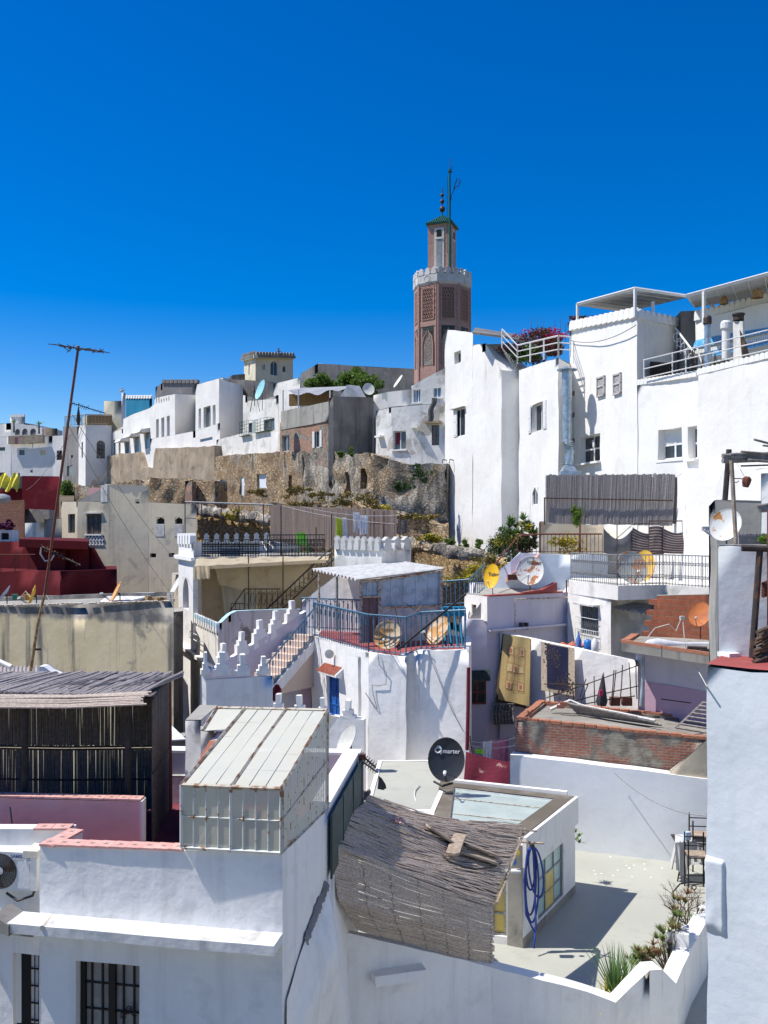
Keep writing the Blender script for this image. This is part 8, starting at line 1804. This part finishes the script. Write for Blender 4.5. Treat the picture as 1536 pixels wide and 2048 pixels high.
text_mesh('SAMSUNG', .068, 'lettering_blue', ac, M @ Matrix.Translation((.65, -.006, .50)) @ Matrix.Rotation(R(90), 4, 'X')).matrix_parent_inverse = Matrix.Translation(-ac.location)
MB().box(M, .60, .78, -.006, 0, .04, .42).build('service_panel', 'white_paint', ac); MB().box(M, .72, .80, -.03, 0, .42, .45).build('handle', 'white_trim', ac)
q = MB(); q.tube([M @ Vector((.85, .1, .1)), M @ Vector((.8, .05, -.08)), M @ Vector((.6, .0, -.14)), M @ Vector((.4, .05, -.06))], .02, 6); q.build('pipes', 'cable', ac)
q = MB(); q.tube([PZ(20, 14.2, zT - .05), PZ(24, 14.15, zT - .3), PZ(17, 14.1, zT - .5)], .014, 5); q.build('loose_cable', 'cable', label='short black cable hanging on the wall behind the air conditioner', cat='cable')
# glasshouse on the parapet
gh = root('glasshouse', (xo(565, 12), 12, zT), 'rusty framed lean-to glasshouse with sloping glass roof on the near parapet', 'glasshouse')
G0 = P(363, 1570, 12.2); G1 = P(562, 1578, 11.98); G2 = P(655, 1421, 13.9); G3 = P(490, 1417, 14.2); G4 = P(434, 1416, 14.3); G5 = P(405, 1462, 13.7)
B0 = Vector((G0.x, G0.y, zT + .02)); B1 = Vector((G1.x, G1.y, zT + .02)); B2 = Vector((G2.x, G2.y, zT + .02)); B3 = Vector((G3.x, G3.y, zfl1))
MB().poly(G0, G1, G2, G3).poly(G3, G4, G5, G0.lerp(G3, .7)).build('roof_glass', 'greenhouse_glass', gh)
MB().poly(B0, B1, G1, G0).build('front_glass', 'greenhouse_side', gh); MB().poly(B1, B2, G2, G1).build('side_glass', 'greenhouse_side', gh)
MB().poly(B0, B3, G3, G0).build('left_glass', 'greenhouse_side', gh)
def fr(pairs, r, nm, mat): 
    q = MB(); [q.tube([a, b], r, 4) for a, b in pairs]; q.build(nm, mat, gh)
e = Vector((0, 0, .012))
mids = [(G0.lerp(G1, .5), G3.lerp(G2, .5))]
fr([(G0 + e, G3 + e), (G1 + e, G2 + e), (mids[0][0] + e, mids[0][1] + e), (G4 + e, G5 + e)], .028, 'roof_bar', 'rust_edge')
fr([(G0, G1), (G3, G2), (G4, G3)], .030, 'eaves_bar', 'rust_edge')
lo = []
for k in range(1, 6):
    if k == 3: continue
    lo.append((G0.lerp(G1, k / 6) - e * 2, G3.lerp(G2, k / 6) - e * 2))
for k in range(1, 5): lo.append((G0.lerp(G3, k / 5) - e * 2.5, G1.lerp(G2, k / 5) - e * 2.5))
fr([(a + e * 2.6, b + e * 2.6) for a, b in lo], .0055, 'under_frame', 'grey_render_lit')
fr([(B0, G0), (B1, G1), (B0, B1)], .028, 'corner_post', 'rusty_white')
fr([(B1 + Vector((.02, 0, 0)), G1 + Vector((.02, 0, 0))), (B1, B2), (B2, G2)], .024, 'side_post', 'rust_edge')
ls = []
for k in range(1, 8):
    if k == 4: continue
    ls.append((B0.lerp(B1, k / 8), G0.lerp(G1, k / 8)))
ls.append((B0.lerp(G0, .50), B1.lerp(G1, .50)))
fr(ls, .013, 'glazing_bar', 'rusty_white'); fr([(B0.lerp(B1, .5), G0.lerp(G1, .5))], .026, 'centre_post', 'rusty_white')
ls = []
for k in range(1, 22): ls.append((B1.lerp(B2, k / 22), G1.lerp(G2, k / 22)))
fr(ls, .0085, 'side_bars', 'rusty_white'); fr([(B1.lerp(G1, .5), B2.lerp(G2, .5))], .016, 'side_rail', 'rust_edge')
ins = MB(); c = (B0 + B2) / 2 + Vector((.35, -.25, .0)); ins.lathe(Matrix.Translation((c.x, c.y, zT - .25)), [(.30, 0), (.30, .12), (.22, .5), (.14, .75), (.03, .8)], 18); ins.build('white_shade', 'white_paint', gh, smooth=60)
q = MB(); q.tube([B0 + Vector((.1, .3, -.2)), B0 + Vector((.5, 1.0, .6))], .02, 5); q.tube([B0 + Vector((.2, .3, -.2)), B0 + Vector((.6, 1.0, .6))], .02, 5); q.build('inner_ladder', 'white_paint', gh)
stub = house('chimney', 'squat white rooftop stub behind the glasshouse roof', 'chimney', [(371, 1441, 14.9), (402, 1441, 14.75), (435, 1412, 16.4)], zfl1, 'white_dirty', back=[(400, 1411, 16.6)], cell=.3, wob=.015)
house('wall', 'grey white low wall left of the glasshouse roof', 'wall', [(401, 1462, 14.35), (432, 1462, 14.3)], zfl1, 'white_dirty', .3, cell=.3)
MB().slab([P(385, 1540, 12.75), P(398, 1545, 12.7), P(452, 1462, 13.9), P(430, 1463, 14.0)], .02).build('rusty_sheet', 'rust_sheet', None, label='rust stained white metal sheet leaning against the glasshouse', cat='metal sheet')
# corrugated lean-to scraps beyond the pergola
MB().slab([P(332, 1440, 24), P(372, 1478, 22), P(342, 1480, 22), P(325, 1462, 23)], .03).build('tin_roof', 'white_dirty', label='small white tin roof right of the pergola', cat='roof')
house('wall', 'shaded grey wall under the small white tin roof', 'wall', [(325, 1478, 22.6), (402, 1470, 22)], 3, 'grey_dark', .4, cell=.6)
# ================================================================== REED PERGOLA ON THE NEAR TERRACE
pe_ = root('pergola', (xo(255, 15.2), 15.2, zfl1), 'weathered reed pergola with cane screens on the near left terrace', 'pergola')
yb, yf = 17.0, 15.1
zb_ = P(338, 1350, yb).z; zf_ = P(300, 1388, yf).z
xr_b, xr_f = xo(338, yb), xo(302, yf)
q = MB(); n = 170
for k in range(n):
    t = k / n; x = -9.0 + (xr_b + 9.0) * t; sl = rnd.uniform(-.02, .02); xf = -9.4 + (xr_f + 9.4) * t
    z1 = zb_ + .05 * math.sin(t * 60) * 0 + rnd.uniform(-.02, .05); sag = .10 * math.sin(t * math.pi * 3)
    a = Vector((x + .25 + rnd.uniform(-.06, .1), yb + rnd.uniform(.0, .14), z1)); b = Vector((xf - .12 + sl, yf, zf_ - sag * .3 + rnd.uniform(-.01, .02)))
    q.tube([a, a.lerp(b, .5) + Vector((0, 0, rnd.uniform(-.02, .03))), b], rnd.uniform(.016, .03), 5)
for k in range(60):
    t = rnd.random(); x = -9.0 + (xr_b + 9.0) * t; a = Vector((x + .3, yb + .05, zb_ + .05)); b = Vector((x - .3, yf + .1, zf_ + .05)); u0 = rnd.uniform(0, .5); q.tube([a.lerp(b, u0), a.lerp(b, u0 + .45)], .012, 4)
q.build('roof_canes', 'cane_grey', pe_)
MB().poly((-9, yb, zb_ - .03), (xr_b, yb, zb_ - .03), (xr_f, yf, zf_ - .04), (-9, yf, zf_ - .04)).build('roof_matting', 'cane_dark', pe_)
q = MB()
for k in range(9):
    zz = zf_ - .01 - .018 * k; yy = yf - .06 - .035 * k
    q.tube([Vector((-9, yy, zz + rnd.uniform(-.02, .02) + .03)), Vector((-6.4, yy, zz)), Vector((-5.2, yy, zz + rnd.uniform(-.015, .015))), Vector((xr_f + rnd.uniform(-.15, .05), yy, zz + .05))], rnd.uniform(.013, .024), 5)
q.build('front_canes', 'cane_mat', pe_)
for x in (xo(255, 15.2), xo(48, 15.2), -7.6): MB().tube([Vector((x, 15.2, zfl1)), Vector((x + .02, 15.2, zf_ - .1))], .055, 8).build('post', 'dark_wood', pe_)
MB().tube([Vector((xr_b + .02, yb, zfl1)), Vector((xr_b, yb, zb_))], .05, 6).build('post', 'rust_iron', pe_)
q = MB(); q.tube([(-9, 15.2, zf_ - .12), (xr_f, 15.2, zf_ - .1)], .045, 6); q.tube([(xr_f, 15.15, zf_ - .08), (xr_b, yb, zb_ - .06)], .04, 5); q.build('beam', 'dark_wood', pe_)
for (za_, zb2_, nm) in ((zfl1 + .02, zfl1 + 1.18, 'lower_screen'), (zfl1 + 1.225, zb_ - .05, 'upper_screen')):
    q = MB(); n = 205
    for k in range(n):
        x = -8.6 + (xr_b + 8.6) * k / n + rnd.uniform(-.008, .008)
        if rnd.random() < (.05 if 'upper' in nm else .01): continue
        q.tube([(x, yb - .05, za_ + rnd.uniform(-.0, .03)), (x + rnd.uniform(-.02, .02), yb - .05, zb2_ + rnd.uniform(-.03, .0))], rnd.uniform(.0145, .0195), 5)
    n = 62
    for k in range(n):
        t = k / n; p = Vector((xr_f + (xr_b - xr_f) * t, yf + .1 + (yb - yf - .15) * t, 0))
        if rnd.random() < .08: continue
        q.tube([p + Vector((0, 0, za_)), p + Vector((rnd.uniform(-.01, .01), 0, zb2_))], rnd.uniform(.0145, .0195), 5)
    q.build(nm, 'cane_dark', pe_)
q = MB(); 
for z in (zfl1 + .62, zfl1 + 1.24, zfl1 + 1.19): q.tube([(-8.6, yb - .08, z + .02), (-6, yb - .08, z - .02), (xr_b, yb - .08, z)], .018, 5); q.tube([(xr_f, yf + .1, z), (xr_b, yb - .05, z)], .018, 5)
q.build('rail', 'dark_wood', pe_)
q = MB(); a = PZ(15, 16.2, zfl1 + .02); q.slab([PZ(15, 15.6, zfl1 + .1), PZ(105, 15.6, zfl1 + .1), PZ(135, 16.5, zfl1 + .42), PZ(55, 16.5, zfl1 + .42)], .03); q.build('leaning_screen', 'wood_grey', label='slatted wooden panel lying under the reed pergola', cat='panel')
for k in range(0): pass
# tin roof and white pipe behind the pergola
corr(P(-30, 1345, 24), P(80, 1350, 23.5), P(80, 1333, 26), P(-30, 1333, 26), 14, .03).build('corrugated_roof', 'cane_grey', None, label='dark ribbed roof edge behind the reed pergola', cat='roof', smooth=60)
q = MB(); q.prism(frame(P(78, 1352, 23.6), Vector((1, 0, 0))), [(0, -.3), (0, .25), (.12, .25), (.3, .12), (.6, .0), (.8, -.3)], 0, .4); q.build('roof_end', 'white_near', label='curved white gable end behind the reed pergola', cat='wall')
MB().tube([P(-10, 1319, 22.5), P(23, 1334, 22.3)], .06, 8).build('pipe', 'white_paint', label='white pipe end at the left edge above the pergola', cat='pipe')
# ================================================================== NEAR RIGHT WALLS
zQ = CH - 1.35
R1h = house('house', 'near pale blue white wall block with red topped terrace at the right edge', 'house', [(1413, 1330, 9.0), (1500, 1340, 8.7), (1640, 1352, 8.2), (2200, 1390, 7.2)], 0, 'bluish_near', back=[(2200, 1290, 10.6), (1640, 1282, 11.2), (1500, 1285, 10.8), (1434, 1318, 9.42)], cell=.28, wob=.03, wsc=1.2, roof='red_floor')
q = MB(); f = R1h.faces[0]; M = f.fr(1412, 1876, 0)
def lump(u, v):
    ss = lambda x: max(0, min(1, x)) ** 2 * (3 - 2 * max(0, min(1, x)))
    e = ss((u + .05) / .1) * ss((1 - u) / .2) * ss(v / .22) * ss((1 - v) / .08)
    return M @ Vector((.22 * u, .015 - (.06 + .012 * noise.noise(Vector((u * 2, v * 4, 4)))) * e, .86 * v))
q.grid(lump, 22, 60); q.build('wall_lump', 'bluish_near', R1h.root, smooth=80)
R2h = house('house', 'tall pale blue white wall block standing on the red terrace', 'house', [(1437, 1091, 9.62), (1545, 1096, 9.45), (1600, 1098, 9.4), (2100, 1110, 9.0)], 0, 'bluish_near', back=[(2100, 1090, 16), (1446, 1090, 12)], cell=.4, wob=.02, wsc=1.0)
q = MB(); q.box(frame(P(1459, 1317, 9.45), Vector((1, .3, 0))), 0, .14, 0, .2, 0, .05); q.build('white_kerb', 'white_trim', R1h.root)
pr = root('trellis', P(1495, 1310, 9.6), 'rustic pole frame with dark crossbar and red post on the red terrace', 'frame')
MB().tube([P(1504, 1316, 9.2), P(1520, 1098, 9.25)], .034, 8).build('upright', 'dark_iron', pr)
MB().tube([P(1483, 1096, 9.28), P(1600, 1099, 9.15)], .036, 8).build('crossbar', 'dark_wood', pr)
MB().tube([P(1542, 1360, 9.2), P(1542, 1020, 9.2)], .038, 8).build('red_post', 'rust_iron', pr)
q = MB()
for r_ in range(9):
    for c in range(4): a = P(1506 + r_ * 1.5 + rnd.uniform(-5, 5) + c * 9, 1325 - r_ * 7.5, 9.1 + rnd.uniform(-.08, .08)); q.tube([a, a + Vector((.55, .22, .18))], .022, 6)
q.build('reed_roll', 'bark', label='bundle of brown canes with cut ends stacked at the red post', cat='canes')
q = MB()
for k in range(5): q.tube([P(1526, 1168 + k * 6, 9.3), P(1545, 1160 + k * 6, 9.5)], .02, 6)
q.build('cane_ends', 'rust_iron', label='cut cane ends sticking out beside the red post', cat='canes')
lp = root('cane_pergola', P(1465, 1090, 11), 'thin cane pergola of two poles and loose horizontal sticks above the blue wall', 'pergola')
MB().tube([P(1450, 1000, 13.0), P(1458, 899, 13.0)], .04, 7).build('pole', 'dark_wood', lp); MB().tube([P(1472, 1089, 10.6), P(1463, 920, 10.6)], .025, 7).build('pole', 'wood', lp)
q = MB()
for y0, y1, x0, x1, r in ((912, 909, 1445, 1600, .03), (917, 912, 1446, 1600, .025), (922, 918, 1445, 1600, .03), (914, 916, 1462, 1600, .022), (903, 912, 1482, 1600, .012), (879, 902, 1508, 1600, .014), (891, 903, 1526, 1600, .012), (932, 926, 1482, 1600, .012), (909, 905, 1460, 1600, .02), (920, 928, 1495, 1600, .02)):
    q.tube([P(x0, y0, 10.9), P((x0 + x1) / 2, (y0 + y1) / 2 + rnd.uniform(-2, 2), 11), P(x1, y1, 11.2)], r, 6)
for k in range(6): q.tube([P(1515 + k, 1012 + k * 2.2, 11.0), P(1600, 1000 + k * 3, 11.4)], .018, 5)
q.build('sticks', 'wood_grey', lp)
q = MB()
for k in range(46): x = 1478 + k * 1.8 + rnd.uniform(-.5, .5); q.tube([P(x, 1089, 11.2), P(x, 1068 + rnd.uniform(-2, 2), 11.2)], .011, 4)
q.tube([P(1476, 1072, 11.2), P(1560, 1072, 11.2)], .012, 4); q.build('short_fence', 'cane_grey', None, label='short dark cane edging on top of the tall blue white wall', cat='fence')
weeds(1527, 1082, 11.1, (.12, .08, .07), 'leaf_light', 'tiny green succulents behind the short cane edging', 120, .02)
ln = root('lantern', P(1490, 962, 10.7), 'rusty scalloped tin lantern hanging on a scroll arm', 'lantern')
q = MB(); q.lathe(Matrix.Translation(P(1491, 974, 10.7)) @ Matrix.Rotation(R(12), 4, 'Y'), [(.035, 0), (.05, .05), (.055, .1), (.03, .125)], 7, True); q.build('shade', 'rust_iron', ln)
q = MB(); q.tube([P(1465, 957, 10.6), P(1480, 957, 10.65), P(1484, 958, 10.7)], .006, 4); q.tube([P(1466 + 6 + 5 * math.cos(t), 961 + 4 * math.sin(t), 10.62) for t in [j * .5 for j in range(9)]], .005, 4); q.tube([P(1488, 952, 10.7), P(1474, 926, 10.8)], .003, 3); q.build('arm', 'dark_iron', ln)
q = MB(); q.tube([P(1415, 1372, 8.9), P(1411, 1378, 9.2)], .01, 4); q.build('cable_stub', 'cable_white', R1h.root)
